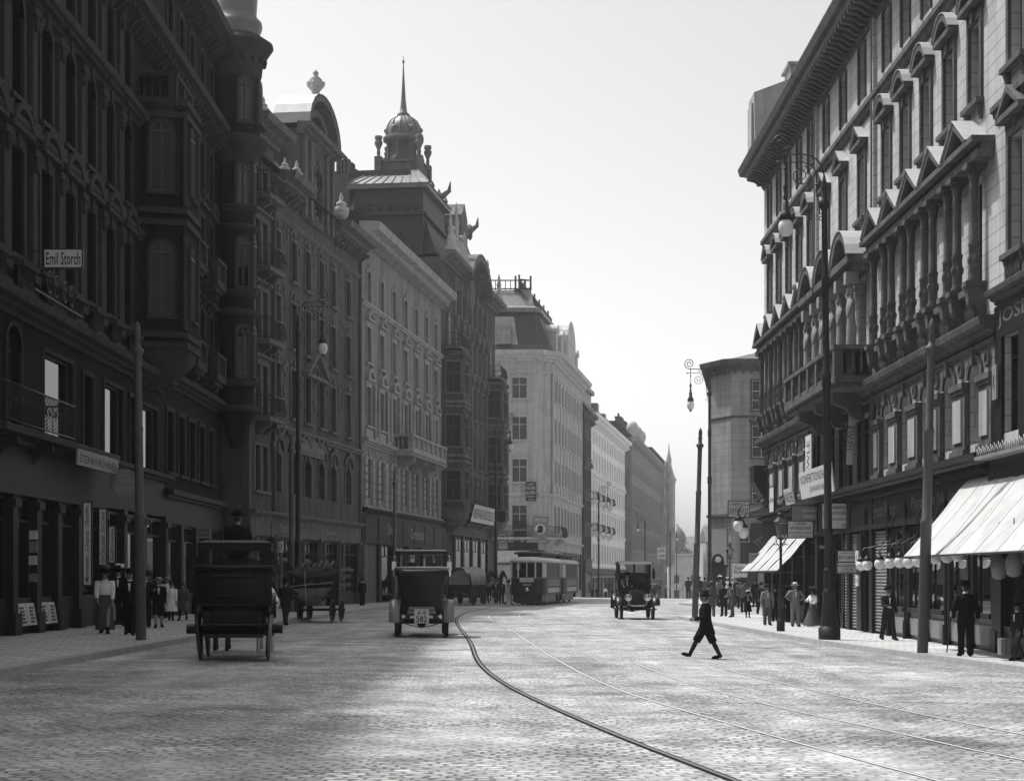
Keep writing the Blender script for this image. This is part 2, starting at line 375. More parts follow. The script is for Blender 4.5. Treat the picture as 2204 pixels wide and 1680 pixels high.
def slab_material():
    m = mat('paving', .44, .8, .14, .6, 0)
    nt, N, L, B = nodes_of(m); tc = N.new('ShaderNodeTexCoord'); br = N.new('ShaderNodeTexBrick'); L.new(tc.outputs['Object'], br.inputs['Vector'])
    br.inputs['Scale'].default_value = 1; br.inputs['Brick Width'].default_value = .55; br.inputs['Row Height'].default_value = .42; br.inputs['Mortar Size'].default_value = .016
    br.inputs['Color1'].default_value = (1, 1, 1, 1); br.inputs['Color2'].default_value = (.84, .84, .84, 1); br.inputs['Mortar'].default_value = (.22, .22, .22, 1)
    old = B.inputs['Base Color'].links[0].from_socket; mx = N.new('ShaderNodeMix'); mx.data_type = 'RGBA'; mx.blend_type = 'MULTIPLY'; mx.inputs[0].default_value = 1
    L.new(old, mx.inputs[6]); L.new(br.outputs[0], mx.inputs[7]); L.new(mx.outputs[2], B.inputs['Base Color'])
    return m
SLAB = slab_material()
def spline(pts, Y):
    if Y <= pts[0][0]: a, b = pts[0], pts[1]
    elif Y >= pts[-1][0]: a, b = pts[-2], pts[-1]
    else:
        for i in range(len(pts)-1):
            if pts[i][0] <= Y <= pts[i+1][0]: break
        p0 = pts[max(i-1, 0)]; p1 = pts[i]; p2 = pts[i+1]; p3 = pts[min(i+2, len(pts)-1)]
        t = (Y-p1[0])/(p2[0]-p1[0]); h = p2[0]-p1[0]
        m1 = (p2[1]-p0[1])/max(p2[0]-p0[0], 1e-6)*h; m2 = (p3[1]-p1[1])/max(p3[0]-p1[0], 1e-6)*h
        return (2*t**3-3*t**2+1)*p1[1]+(t**3-2*t**2+t)*m1+(-2*t**3+3*t**2)*p2[1]+(t**3-t**2)*m2
    return a[1]+(b[1]-a[1])*(Y-a[0])/(b[0]-a[0])
xs = [-120, -60, -40, -25, -15, -8, 0, 8, 15, 25, 40, 60, 90, 130, 200]
ys = [-40, -10, 20, 50, 80, 110, 130]+[140+5*i for i in range(16)]+[230, 260, 300, 350, 400, 500, 600, 750, 900]
mb = MB(); nx = len(xs)
mb.add([(x, y, ground(x, y)) for y in ys for x in xs], [(j*nx+i, j*nx+i+1, (j+1)*nx+i+1, (j+1)*nx+i) for j in range(len(ys)-1) for i in range(nx-1)], True)
struct(mb.build('road', road_material()))
KERB_L = [(-20, -8.4), (25, -8.35), (45, -8.1), (62, -7.7), (88, -6.6), (108, -4.1), (122, -1.9), (136, 0.1), (149, 2.0)]
FAC_L = [(-20, -12.6), (75.5, -12.6), (77, -11.45), (149, -1.45)]
KERB_R = [(-20, 11.2), (22, 10.45), (33.6, 9.8), (46.3, 8.4), (60, 7.7), (74, 7.15)]
def lerp(pts, Y):
    for a, b in zip(pts, pts[1:]):
        if Y <= b[0]: return a[1]+(b[1]-a[1])*(Y-a[0])/(b[0]-a[0])
    return pts[-1][1]
def walk(name, outer, inner, side):
    """pavement between the kerb line and the house line, with a kerb stone edge"""
    w = MB(); k = MB(); n = len(outer); H = .13; kw = .28*side
    W_ = [[], []]; K = [[], [], []]
    for (ox, oy), (ix, iy) in zip(outer, inner):
        d = Vector((ix-ox, iy-oy)).normalized(); e = .3
        px, py = ox+d.x*e, oy+d.y*e
        W_[0].append((px, py, ground(px, py)+H)); W_[1].append((ix, iy, ground(ix, iy)+H))
        K[0].append((ox, oy, ground(ox, oy)-.05)); K[1].append((ox+d.x*.02, oy+d.y*.02, ground(ox, oy)+H+.003)); K[2].append((px, py, ground(px, py)+H+.003))
    f = [(i, i+1, n+i+1, n+i) for i in range(n-1)]
    w.add(W_[0]+W_[1], f); k.add(K[0]+K[1]+K[2], f+[(n+a, n+b, n+c, n+d) for a, b, c, d in f])
    struct(w.build('pavement', SLAB)); struct(k.build('kerb', KERB))
yy = [-20+2.5*i for i in range(67)]
out = [(spline(KERB_L, y), y) for y in yy if y <= 146]; inn = [(lerp(FAC_L, y)-.6, y) for y in yy if y <= 146]
for i in range(1, 7):                                  # the corner into the side street
    a = PI/2*i/6; out.append((2.0-3.0*(1-math.cos(a))-.3, 146+3.4*math.sin(a))); inn.append((-2.2-.4*i, 146+.2*i))
out.append((-20, 149.6)); inn.append((-20, 147.4))
walk('left', out, inn, -1)
yy = [-20+2.5*i for i in range(39)]
out = [(spline(KERB_R, y), y) for y in yy if y <= 75]; inn = [(12.0, y) for y in yy if y <= 75]
for i in range(1, 8):
    a = PI/2*i/7; out.append((7.15+4.5*(1-math.cos(a)), 75+6*math.sin(a))); inn.append((12.0+.1*i, 75+.2*i))
out += [(20, 81), (60, 81)]; inn += [(20, 77.2), (60, 77.2)]
walk('right', out, inn, 1)
out = [(60, 110), (17, 110)]; inn = [(60, 119), (17.5, 119)]
for i in range(1, 8):
    a = PI/2*i/7; out.append((17-6*math.sin(a), 110+6*(1-math.cos(a)))); inn.append((17.2, 119.2+.2*i))
out += [(14, 135), (19, 170), (25, 205), (33, 260), (46, 340)]; inn += [(20, 135), (25, 170), (31, 205), (39, 260), (52, 340)]
walk('right far', out, inn, 1)
out = [(-20, 170.6), (0, 170.6), (3, 171.2), (5.6, 173), (6.8, 176), (10.5, 205), (20, 265), (30, 340), (40, 420)]; inn = [(-20, 174), (-2, 174.4), (0, 174.6), (2, 174.8), (3.2, 176), (7.6, 206), (16.6, 265), (27, 340), (37, 420)]
walk('left far', out, inn, -1)
# rails, each a grooved rail head let into the setts
def rail_path(pts):                                    # measured points -> (Y, X)
    q = sorted((gp(*p).y, gp(*p).x) for p in pts); return q
RAILS = [rail_path([(1581, 1680), (1301, 1571), (1101, 1480), (1035, 1431), (1014, 1386), (985, 1328)]),
         rail_path([(2016, 1680), (1851, 1636), (1581, 1561), (1336, 1486), (1201, 1421), (1101, 1356), (1052, 1326)]),
         rail_path([(2201, 1636), (2101, 1616), (1901, 1571), (1691, 1526), (1501, 1476), (1401, 1441), (1236, 1376), (1151, 1346), (1118, 1324)]),
         rail_path([(2201, 1581), (1951, 1531), (1751, 1486), (1601, 1451), (1481, 1416), (1361, 1381), (1266, 1346), (1179, 1318.5)])]
far_c = [(95, -.75), (107, 1.0), (125, 3.55), (150, 7.1), (190, 12.9), (260, 23.2)]
GROOVE = mat('rail_groove', .012, .8, .3, 4, 0); STEEL = mat('worn_rail_steel', .52, .45, .15, 3, 0)
RAIL_D = mat('dull_rail_steel', .12, .5, .2, 3, 0)
OFFS = [-.72, .72, 2.05, 3.49]
for i, R in enumerate(RAILS):
    pts = [p for p in R if p[0] < 88]+[(y, x+OFFS[i]) for y, x in far_c]
    head = MB(); groove = MB(); Ys = []
    y = R[0][0]-5
    while y < 240: Ys.append(y); y += 1.0 if y < 100 else 3
    def strip(mbx, o0, o1, z):
        vs = []
        for y in Ys:
            x = spline(pts, y); dx = (spline(pts, y+.5)-spline(pts, y-.5)); nn = Vector((1, -dx)).normalized()
            for o in (o0, o1): vs.append((x+nn.x*o, y+nn.y*o, ground(x+nn.x*o, y)+z))
        mbx.add(vs, [(2*k, 2*k+1, 2*k+3, 2*k+2) for k in range(len(Ys)-1)])
    g = .1 if i == 0 else .05
    w = .022
    strip(head, -w, w, .009)
    if i == 0: strip(groove, w, w+.035, .006); strip(groove, -w-.045, -w, .0055)
    else: strip(groove, w, w+.022, .006)
    h = struct(head.build('tram_rail', RAIL_D if i == 0 else STEEL)); struct(groove.build('rail_groove', GROOVE))
# ---------------------------------------------------------------- facades
WMESH = {}; WR = random.Random(21)
class Fac:
    """a facade along (x0,y0)->(x1,y1); s runs along it, d outward to the street, z up from the pavement"""
    def __init__(s, root, x0, y0, x1, y1, side, base=None):
        s.root = root; t = Vector((x1-x0, y1-y0)); s.L = t.length; t.normalize(); s.t = t
        n = Vector((t.y, -t.x)) if side > 0 else Vector((-t.y, t.x)); s.n = n
        l = root.location; s.o = Vector((x0-l.x, y0-l.y, (base if base is not None else 0)))
        s.M = Matrix(((t.x, n.x, 0, s.o.x), (t.y, n.y, 0, s.o.y), (0, 0, 1, s.o.z), (0, 0, 0, 1)))
        s.rz = math.atan2(-n.x, n.y)
    def mb(s): return MB(s.M)
    def put(s, name, key, make, m, sp, d, z, parent=None):
        """shared mesh placed at (s,d,z); local x along, y outward"""
        k = (name, m.name)+tuple(key)
        if k not in WMESH: b = MB(); make(b); WMESH[k] = b.mesh(name, m)
        p = s.M @ Vector((sp, d, z))
        return link(name, WMESH[k], parent or s.root, p, s.rz) if not parent else link(name, WMESH[k], parent, (0, 0, 0), 0)
def arc_pts(w, h, rise, n=8):                           # top outline of an opening, from right to left, x centred
    r = rise; pts = []
    for i in range(n+1):
        a = PI*i/n; pts.append((w/2*math.cos(a), h-r+r*math.sin(a)))
    return pts
def wall(mb, s0, s1, z0, z1, ops, rev=.28, d=0):
    """wall sheet with real openings: ops = (s centre, sill z, width, height, arch rise)"""
    R = [(c-w/2, c+w/2, z, z+h) for c, z, w, h, r in ops]
    S = sorted(set([s0, s1]+[q for r in R for q in r[:2] if s0 < q < s1])); Z = sorted(set([z0, z1]+[q for r in R for q in r[2:] if z0 < q < z1]))
    for i in range(len(S)-1):
        for j in range(len(Z)-1):
            cs, cz = (S[i]+S[i+1])/2, (Z[j]+Z[j+1])/2
            if any(r[0] < cs < r[1] and r[2] < cz < r[3] for r in R): continue
            mb.quad((S[i], d, Z[j]), (S[i+1], d, Z[j]), (S[i+1], d, Z[j+1]), (S[i], d, Z[j+1]))
    for c, z, w, h, r in ops:
        a, b, lo, hi = c-w/2, c+w/2, z, z+h
        mb.quad((a, d, lo), (a, d-rev, lo), (a, d-rev, hi-r), (a, d, hi-r)); mb.quad((b, d, lo), (b, d-rev, lo), (b, d-rev, hi-r), (b, d, hi-r))
        mb.quad((a, d, lo), (b, d, lo), (b, d-rev, lo), (a, d-rev, lo))
        if r <= 0: mb.quad((a, d, hi), (b, d, hi), (b, d-rev, hi), (a, d-rev, hi))
        else:
            P = [(c+x, z+q) for x, q in arc_pts(w, h, r)]
            for i in range(len(P)-1):
                p, q = P[i], P[i+1]; mb.quad((p[0], d, p[1]), (q[0], d, q[1]), (q[0], d-rev, q[1]), (p[0], d-rev, p[1]))
                mb.quad((p[0], d, p[1]), (p[0], d, hi), (q[0], d, hi), (q[0], d, q[1]))
def band(mb, s0, s1, prof):
    """moulding run along s; prof = outline [(d,z)] closed"""
    n = len(prof); vs = [(s, d, z) for s in (s0, s1) for d, z in prof]
    mb.add(vs, [(i, (i+1) % n, n+(i+1) % n, n+i) for i in range(n)]+[tuple(range(n-1, -1, -1)), tuple(range(n, 2*n))])
def cornice(mb, s0, s1, z, h, d, d0=-.05):
    """stepped cornice: underside near the wall, projecting to d at the top"""
    band(mb, s0, s1, [(d0, z), (d*.18, z), (d*.22, z+h*.22), (d*.5, z+h*.32), (d*.55, z+h*.5), (d*.92, z+h*.58), (d, z+h*.92), (d, z+h), (d0, z+h+.06)])
def string(mb, s0, s1, z, h=.22, d=.14): band(mb, s0, s1, [(-.05, z), (d*.5, z), (d*.6, z+h*.4), (d, z+h*.5), (d, z+h), (-.05, z+h+.03)])
def brackets(mb, s0, s1, z, h, d, w, step):
    n = max(1, int((s1-s0)/step))
    for i in range(n):
        c = s0+(i+.5)*(s1-s0)/n
        mb.prism([(0, z), (d*.35, z+h*.1), (d*.6, z+h*.45), (d, z+h*.62), (d, z+h), (0, z+h)], c-w/2, c+w/2, (1, 2, 0))
def baluster_run(mb, s0, s1, z, h, d, step=.24, r=.06):
    n = max(2, int((s1-s0)/step))
    for i in range(n):
        c = s0+(i+.5)*(s1-s0)/n
        mb.lathe([(r*.7, z), (r*.5, z+h*.12), (r, z+h*.35), (r*.45, z+h*.7), (r*.6, z+h*.85), (r*.7, z+h)], (c, d, 0), 7)
def frame_maker(w, h, r, style):
    def mk(b):
        t = .05; y0, y1 = -.03, .03
        if r > 0:
            P = arc_pts(w, h, r, 10); out = [(w/2, 0)]+P+[(-w/2, 0)]
            inn = [(w/2-t, t)]+[(x*(w-2*t)/w, z-t) for x, z in P]+[(-w/2+t, t)]
            for i in range(len(out)-1):
                p, q, u, v = out[i], out[i+1], inn[i+1], inn[i]
                b.quad((p[0], y1, p[1]), (q[0], y1, q[1]), (u[0], y1, u[1]), (v[0], y1, v[1]))
                b.quad((u[0], y1, u[1]), (v[0], y1, v[1]), (v[0], y0, v[1]), (u[0], y0, u[1]))
        else:
            b.box((-w/2, y0, 0), (-w/2+t, y1, h)); b.box((w/2-t, y0, 0), (w/2, y1, h)); b.box((-w/2+t, y0, h-t), (w/2-t, y1, h))
        b.box((-w/2+t, y0, 0), (w/2-t, y1, t*1.2))
        if style == 'cross':
            b.box((-.035, y0, t), (.035, y1+.01, h-max(r*.1, t))); tz = (h-r)*.66 if r == 0 else h-r; b.box((-w/2+t, y0, tz-.035), (w/2-t, y1+.014, tz+.035))
        elif style == 'six':
            b.box((-.035, y0, t), (.035, y1+.01, h-max(r*.1, t)))
            for q in (.33, .64): b.box((-w/2+t, y0, h*q-.025), (w/2-t, y1+.005, h*q+.025))
        elif style == 'shop':
            b.box((-w/2+t, y0, h*.78-.03), (w/2-t, y1+.01, h*.78+.03))
    return mk
def pane_maker(w, h, r):
    def mk(b):
        P = arc_pts(w, h, r, 10) if r > 0 else [(w/2, h), (-w/2, h)]
        b.add([(-w/2, -.035, 0), (w/2, -.035, 0)]+[(x, -.035, z) for x, z in P], [tuple(range(2+len(P)))])
    return mk
def surround_maker(w, h, r, kind, trim=.12):
    def mk(b):
        t = trim; dd = .07
        if 'jamb' in kind or 'seg' in kind or 'tri' in kind or 'key' in kind or 'hood' in kind:
            b.box((-w/2-t, -.02, -.02), (-w/2, dd, h-r)); b.box((w/2, -.02, -.02), (w/2+t, dd, h-r))
            if r > 0:
                P = arc_pts(w, h, r, 10); Q = [(x*(w+2*t)/w, z+t*(.3+.7*(z-(h-r))/max(r, .01))) for x, z in P]
                for i in range(len(P)-1):
                    p, q, u, v = P[i], P[i+1], Q[i+1], Q[i]
                    b.add([(p[0], dd, p[1]), (q[0], dd, q[1]), (u[0], dd, u[1]), (v[0], dd, v[1]), (u[0], -.02, u[1]), (v[0], -.02, v[1])], [(0, 1, 2, 3), (3, 2, 4, 5)])
            else: b.box((-w/2-t, -.02, h), (w/2+t, dd, h+t))
        if 'sill' in kind:
            b.box((-w/2-t*1.5, -.02, -.14), (w/2+t*1.5, .2, -.02))
            if 'brk' in kind:
                for sx in (-1, 1): b.prism([(0, -.5), (.05, -.5), (.16, -.14), (0, -.14)], sx*(w/2+t*.4)-.08, sx*(w/2+t*.4)+.08, (1, 2, 0))
        if 'key' in kind: b.prism([(-.11, h-r*.2-.02), (.11, h-r*.2-.02), (.16, h+.34), (-.16, h+.34)], -.02, .14, (0, 2, 1))
        W2 = w/2+t*2.0; z0 = h+t+.16
        if 'seg' in kind or 'tri' in kind or 'hood' in kind:
            b.box((-W2+.1, -.02, h+t), (W2-.1, .06, z0)); b.box((-W2, -.02, z0), (W2, .26, z0+.13))
        if 'tri' in kind:
            ph = W2*.62
            for a, c in (((-W2, z0+.13), (0, z0+.13+ph)), ((W2, z0+.13), (0, z0+.13+ph))):
                dx = .0; b.prism([(a[0], a[1]), (c[0], c[1]), (c[0], c[1]-.17), (a[0]*.8, a[1])], -.02, .27, (0, 2, 1))
            b.prism([(-W2*.8, z0+.13), (W2*.8, z0+.13), (0, z0+.13+ph-.17)], -.02, .07, (0, 2, 1))
        if 'seg' in kind:
            ph = W2*.62; n = 10; P = []
            Rr = (W2*W2+ph*ph)/(2*ph); a0 = math.asin(W2/Rr)
            P = [(Rr*math.sin(-a0+2*a0*i/n), z0+.13+ph-Rr+Rr*math.cos(-a0+2*a0*i/n)) for i in range(n+1)]
            for i in range(n):
                p, q = P[i], P[i+1]; k = .17
                b.prism([p, q, (q[0]*.9, q[1]-k if q[1]-k > z0+.13 else z0+.13), (p[0]*.9, p[1]-k if p[1]-k > z0+.13 else z0+.13)], -.02, .27, (0, 2, 1))
            b.prism([(x*.88, z0+.13+(z-z0-.13)*.8) for x, z in P], -.02, .07, (0, 2, 1))
        if 'orn' in kind:                               # stucco relief over the window
            rr = random.Random(int(w*100+h*10))
            for i in range(9):
                a = PI*(i+.5)/9; q = w*.55; b.ball((q*math.cos(a), .03, h+t+.1+q*.55*math.sin(a)), .07+.05*rr.random(), 6, 4, (1.2, .6, 1))
            b.ball((0, .06, h+t+.12), .16, 8, 5, (1, .6, 1.3))
        if 'panel' in kind:
            b.box((-w/2, -.02, -.75), (w/2, .05, -.22))
    return mk
def window(F, s, z, w, h, r=0, style='cross', sur='jamb sill', fr=None, gl=None, trim=None, d=0, rev=.2, tw=.12):
    fr = fr or FRAME_D; gl = gl or (GLASS_L if WR.random() < .16 else GLASS)
    o = F.put('window', (w, h, r, style), frame_maker(w, h, r, style), fr, s, d-rev, z)
    F.put('pane', (w, h, r), pane_maker(w, h, r), gl, s, d, z, o)
    if sur and trim:
        q = F.put('window_surround', (w, h, r, sur, tw), surround_maker(w, h, r, sur, tw), trim, s, d, z, o); q.location = (0, rev, 0)
    return o
def urn_prof(k): return [(r*k, z*k) for r, z in [(.22, 0), (.22, .12), (.1, .2), (.12, .3), (.34, .55), (.36, .75), (.2, .85), (.24, .9), (.22, 1.0), (.08, 1.1), (.1, 1.25), (.02, 1.45)]]
def iron_balcony(F, s0, s1, z, d, name='balcony', slab=None, h=.95, bulge=.12):
    """slab on brackets with a wrought railing; part with a railing sub-part"""
    b = F.mb(); b.box((s0, -.05, z-.18), (s1, d, z)); brackets(b, s0+.1, s1-.1, z-.75, .56, d*.8, .18, max(.6, (s1-s0)/2.2)); o = b.build(name, slab or STONE_DT, F.root)
    r = F.mb()
    for q in (z+.08, z+h): r.tube([(s0, 0, q), (s0, d-.05, q), (s1, d-.05, q), (s1, 0, q)], .025, 5)
    n = max(4, int((s1-s0)/.14))
    for i in range(n+1):
        c = s0+(s1-s0)*i/n; r.tube([(c, d-.05, z+.08), (c, d-.05+bulge, z+.35), (c, d-.05, z+h)], .012, 4, False)
    for i in range(1, 6):
        for c in (s0, s1): r.tube([(c, d*i/6, z+.08), (c, d*i/6, z+h)], .012, 4, False)
    for i in range(max(1, int((s1-s0)/.5))):            # scrolls
        c = s0+.25+i*.5
        if c < s1-.1: r.tube([(c+.13*math.cos(a*.6)*(1-a/14), d+.02, z+.5+.13*math.sin(a*.6)*(1-a/14)) for a in range(12)], .014, 4, False)
    r.build('railing', IRON, o); return o
def stone_balcony(F, s0, s1, z, d, m, h=.95, under=.7):
    b = F.mb(); b.box((s0, -.05, z-.2), (s1, d, z)); b.box((s0+.08, -.05, z-.36), (s1-.08, d-.12, z-.2))
    brackets(b, s0+.15, s1-.15, z-.36-under, under, d*.8, .3, max(1.0, (s1-s0)/3.4)); o = b.build('balcony', m, F.root)
    r = F.mb(); r.box((s0-.03, -.05, z+h-.13), (s1+.03, d+.04, z+h)); r.box((s0+.02, d-.22, z), (s1-.02, d-.02, z+.12))
    n = max(1, round((s1-s0)/1.6))
    for i in range(n+1):
        c = s0+.16+(s1-s0-.32)*i/n; r.box((c-.16, d-.27, z), (c+.16, d+.01, z+h-.13))
        if i < n: baluster_run(r, c+.18, c+(s1-s0-.32)/n-.18, z+.12, h-.25, d-.12)
    for c in (s0+.12, s1-.12):
        for i in range(max(1, int((d-.3)/.26))): r.lathe([(.04, z+.1), (.07, z+h*.35), (.03, z+h*.7), (.05, z+h-.13)], (c, .14+i*.26, 0), 7)
    r.build('balustrade', m, o); return o
def mass(mb, F, depth, z0, z1, s0=0, s1=None):
    """the house behind its front: side walls and back"""
    s1 = F.L if s1 is None else s1
    mb.quad((s0, 0, z0), (s0, -depth, z0), (s0, -depth, z1), (s0, 0, z1)); mb.quad((s1, 0, z0), (s1, -depth, z0), (s1, -depth, z1), (s1, 0, z1))
    mb.quad((s0, -depth, z0), (s1, -depth, z0), (s1, -depth, z1), (s0, -depth, z1)); mb.quad((s0, 0, z1), (s1, 0, z1), (s1, -depth, z1), (s0, -depth, z1))
def roof(F, m, prof, s0=0, s1=None, name='roof'):
    b = F.mb(); band(b, s0, F.L if s1 is None else s1, prof); return b.build(name, m, F.root)
def chimney(F, s, d, z, w=.9, dd=.6, h=2, m=None, parent=None, pots=3):
    b = F.mb(); b.box((s-w/2, d-dd/2, z), (s+w/2, d+dd/2, z+h)); b.box((s-w/2-.08, d-dd/2-.08, z+h-.2), (s+w/2+.08, d+dd/2+.08, z+h-.05))
    for i in range(pots): b.lathe([(.11, z+h-.05), (.09, z+h+.5)], (s-w/2+w*(i+.5)/pots, d, 0), 8)
    return b.build('chimney', m or STUC_M, parent or F.root)
def shop(F, s0, s1, z0, h, d=-.35, m=None, label=None, glass=None):
    """shop window bay: frame and glass"""
    b = F.mb(); m = m or R_DARK; w = s1-s0
    b.box((s0, d-.06, z0), (s0+.09, d+.06, z0+h)); b.box((s1-.09, d-.06, z0), (s1, d+.06, z0+h)); b.box((s0+.09, d-.06, z0+h-.1), (s1-.09, d+.06, z0+h)); b.box((s0+.09, d-.06, z0), (s1-.09, d+.1, z0+.12))
    b.box((s0+.09, d-.04, z0+h*.76), (s1-.09, d+.04, z0+h*.76+.07)); b.box(((s0+s1)/2-.03, d-.04, z0+h*.76+.07), ((s0+s1)/2+.03, d+.04, z0+h-.1))
    o = b.build('shop_window', m, F.root)
    g = F.mb(); g.quad((s0+.05, d, z0+.05), (s1-.05, d, z0+.05), (s1-.05, d, z0+h-.05), (s0+.05, d, z0+h-.05)); g.build('pane', glass or GLASS, o); return o
# ================================================================ RIGHT SIDE
# ---- the big house with caryatids
RX, RY0, RY1 = 11.2, 40.6, 78.0
ZINC = mat('zinc_flashing', .34, .5, .15, 2, .05)
A = thing('apartment_house', 'long pale ashlar house with caryatids, pediments and a big balcony, right of the street', 'building', (RX, RY0, ground(RX, 60)+.13))
F = Fac(A, RX, RY0, RX, RY1, -1)
NEAR = [42.4, 44.9, 47.4, 49.9, 52.4]; CEN = [56.1, 59.3, 62.5]; FARB = [65.8, 68.4, 71.0, 73.6, 76.2]
bays = [y-RY0 for y in NEAR+CEN+FARB]; sN, sC = 54.1-RY0, 64.3-RY0
ops = []
wz = {'mez': (4.95, 1.15, 2.0, .45), 'first': (8.75, 1.1, 2.55, 0), 'second': (13.15, 1.0, 1.95, 0), 'third': (16.95, .95, 1.75, .12)}
for i, s in enumerate(bays):
    for k, (z, w, h, r) in wz.items():
        if k == 'mez' and 5 <= i <= 7: continue
        ops.append((s, z, w, h, r))
ops += [((a+c)/2, 4.72, c-a, 2.1, 0) for a, c in ((sN+.5, 57.75-RY0), (58.25-RY0, 60.95-RY0), (61.45-RY0, sC-.5))]
b = F.mb(); wall(b, 0, F.L, 4.5, 19.0, ops, .3); mass(b, F, 13, -1.0, 19.4)
for s in (sN, sC): b.box((s-.16, .0, 7.9), (s+.16, .12, 18.9))
b.build('wall', R_WALL, A)
# mezzanine refacing: panelled piers
b = F.mb(); q = F.mb()
edges = [(0, bays[0]-.58)]+[(bays[i]+.58, bays[i+1]-.58) for i in range(4)]+[(bays[4]+.58, sN-.1)]
edges += [(sC+.1, bays[8]-.58)]+[(bays[i]+.58, bays[i+1]-.58) for i in range(8, 12)]+[(bays[12]+.58, F.L)]
for a, c in edges:
    if c-a < .2: continue
    b.box((a+.05, 0, 4.85), (c-.05, .12, 6.35)); b.box((a-.0, 0, 6.35), (c+.0, .2, 6.5)); b.box((a+.03, 0, 6.25), (c-.03, .16, 6.35)); b.box((a+.0, 0, 4.6), (c-.0, .18, 4.85))
    q.box((a+.28, .12, 5.05), (c-.28, .16, 6.1)) if c-a > .8 else None
    m_ = (a+c)/2; b.lathe([(.2, 0), (.2, .08), (.13, .1), (.12, .03)], (m_, 0, 6.85), 12, axis=1)
b.build('mezzanine_piers', R_TRIM, A); q.build('pier_panels', R_SMOOTH, A)
for i, s in enumerate(bays):
    sec = 'C' if 5 <= i <= 7 else 'S'
    if sec == 'S': window(F, s, *(wz['mez'][0], wz['mez'][1], wz['mez'][2]), .45, 'shop', 'jamb key', FRAME_D, None, R_TRIM, rev=.26, tw=.15)
    window(F, s, 8.75, 1.1, 2.55, 0, 'cross', '', FRAME_D, None, None, rev=.26)
    window(F, s, 13.15, 1.0, 1.95, 0, 'cross', 'seg sill brk key' if sec == 'S' else 'tri sill brk', FRAME_D, None, R_TRIM, rev=.26, tw=.16)
    window(F, s, 16.95, .95, 1.75, .12, 'cross', 'jamb', FRAME_D, None, R_TRIM, rev=.26, tw=.12)
b = F.mb()                                              # main cornice with brackets
cornice(b, -.0, F.L+1.0, 19.25, .75, 1.05); string(b, 0, F.L, 18.85, .2, .12); brackets(b, .1, F.L, 18.98, .42, .8, .2, .5)
b.build('main_cornice', mat('cornice_paint', .12, .8, .25, 2, .1, stain=.3), A)
b = F.mb(); string(b, 0, F.L, 16.3, .3, .18); brackets(b, 0, F.L, 16.15, .14, .1, .07, .15); b.build('string_course', R_TRIM, A)
b = F.mb(); cornice(b, 0, F.L+.3, 7.35, .42, .42); string(b, 0, F.L, 7.1, .18, .12); b.build('belt_cornice', R_TRIM, A)
for a0, a1, bb in ((0, sN-.15, bays[:5]), (sC+.15, F.L, bays[8:])):
    b = F.mb()                                          # entablature and pediments over paired columns
    b.box((a0+.15, -.02, 11.5), (a1-.02, .42, 11.68)); b.box((a0+.15, -.02, 11.68), (a1-.02, .34, 11.84)); b.box((a0+.12, -.02, 11.84), (a1, .55, 11.98))
    for s in bb:
        W2 = 1.18; z0 = 11.98; ph = .72
        for sg in (-1, 1): b.prism([(s+sg*W2, z0), (s, z0+ph), (s, z0+ph-.2), (s+sg*W2*.76, z0)], -.02, .56, (0, 2, 1))
        b.prism([(s-W2*.78, z0), (s+W2*.78, z0), (s, z0+ph-.2)], -.02, .2, (0, 2, 1))
    b.build('pediment_row', R_TRIM, A)
    b = F.mb()
    for s in bb:
        for sg in (-1, 1): b.prism([(s+sg*1.2, 11.985), (s, 12.71), (s, 12.735), (s+sg*1.23, 11.985)], -.02, .6, (0, 2, 1))
    b.build('zinc_cover', ZINC, A)
    for s in bb:
        for sg in (-1, 1):
            c = s+sg*.78
            def mk(b):
                b.lathe([(.15, 8.72), (.16, 8.78), (.12, 8.86), (.125, 8.92), (.125, 9.55), (.145, 9.6), (.11, 9.68), (.098, 10.9), (.115, 10.95), (.095, 11.0), (.16, 11.38)], (0, .26, 0), 12)
                for k in range(6): a = k*PI/3; b.ball((.13*math.cos(a), .26+.13*math.sin(a), 11.3), .045, 6, 4)
                for k in range(5): a = -.2+k*PI*.35; b.ball((.12*math.cos(a), .26+.12*math.sin(a), 9.25), .045, 6, 4, (1, 1, 2.6))
                b.box((-.21, -.02, 11.38), (.21, .48, 11.5)); b.box((-.21, -.02, 8.6), (.21, .5, 8.72))
            F.put('column', (1,), mk, R_TRIM, c, 0, 0)
            def mk2(b):
                b.prism([(0, 7.86), (.12, 7.86), (.2, 8.05), (.42, 8.3), (.46, 8.6), (0, 8.6)], -.16, .16, (1, 2, 0)); b.ball((0, .3, 8.22), .15, 8, 5, (.9, 1, 1.2))
            F.put('console', (1,), mk2, R_TRIM, c, 0, 0)
    for i in range(len(bb)):
        b = F.mb(); s = bb[i]; b.box((s-.55, -.02, 8.5), (s+.55, .3, 8.66)); baluster_run(b, s-.5, s+.5, 7.9, .6, .14, .2, .07); b.build('window_apron', R_TRIM, A)
# centre: caryatids, rounded pediments, balcony
b = F.mb()
for s in bays[5:8]:
    W2 = 1.5; z0 = 11.75; ph = .95; n = 10
    b.box((s-W2+.1, -.02, 11.3), (s+W2-.1, .62, 11.52)); b.box((s-W2, -.02, 11.52), (s+W2, .78, 11.75))
    Rr = (W2*W2+ph*ph)/(2*ph); a0 = math.asin(W2/Rr)
    P = [(s+Rr*math.sin(-a0+2*a0*i/n), z0+ph-Rr+Rr*math.cos(-a0+2*a0*i/n)) for i in range(n+1)]
    for i in range(n):
        p, u = P[i], P[i+1]
        b.prism([p, u, (s+(u[0]-s)*.88, max(z0, u[1]-.22)), (s+(p[0]-s)*.88, max(z0, p[1]-.22))], -.02, .8, (0, 2, 1))
    b.prism([(s+(x-s)*.86, z0+(z-z0)*.76) for x, z in P], -.02, .3, (0, 2, 1))
b.build('rounded_pediments', R_TRIM, A)
b = F.mb()
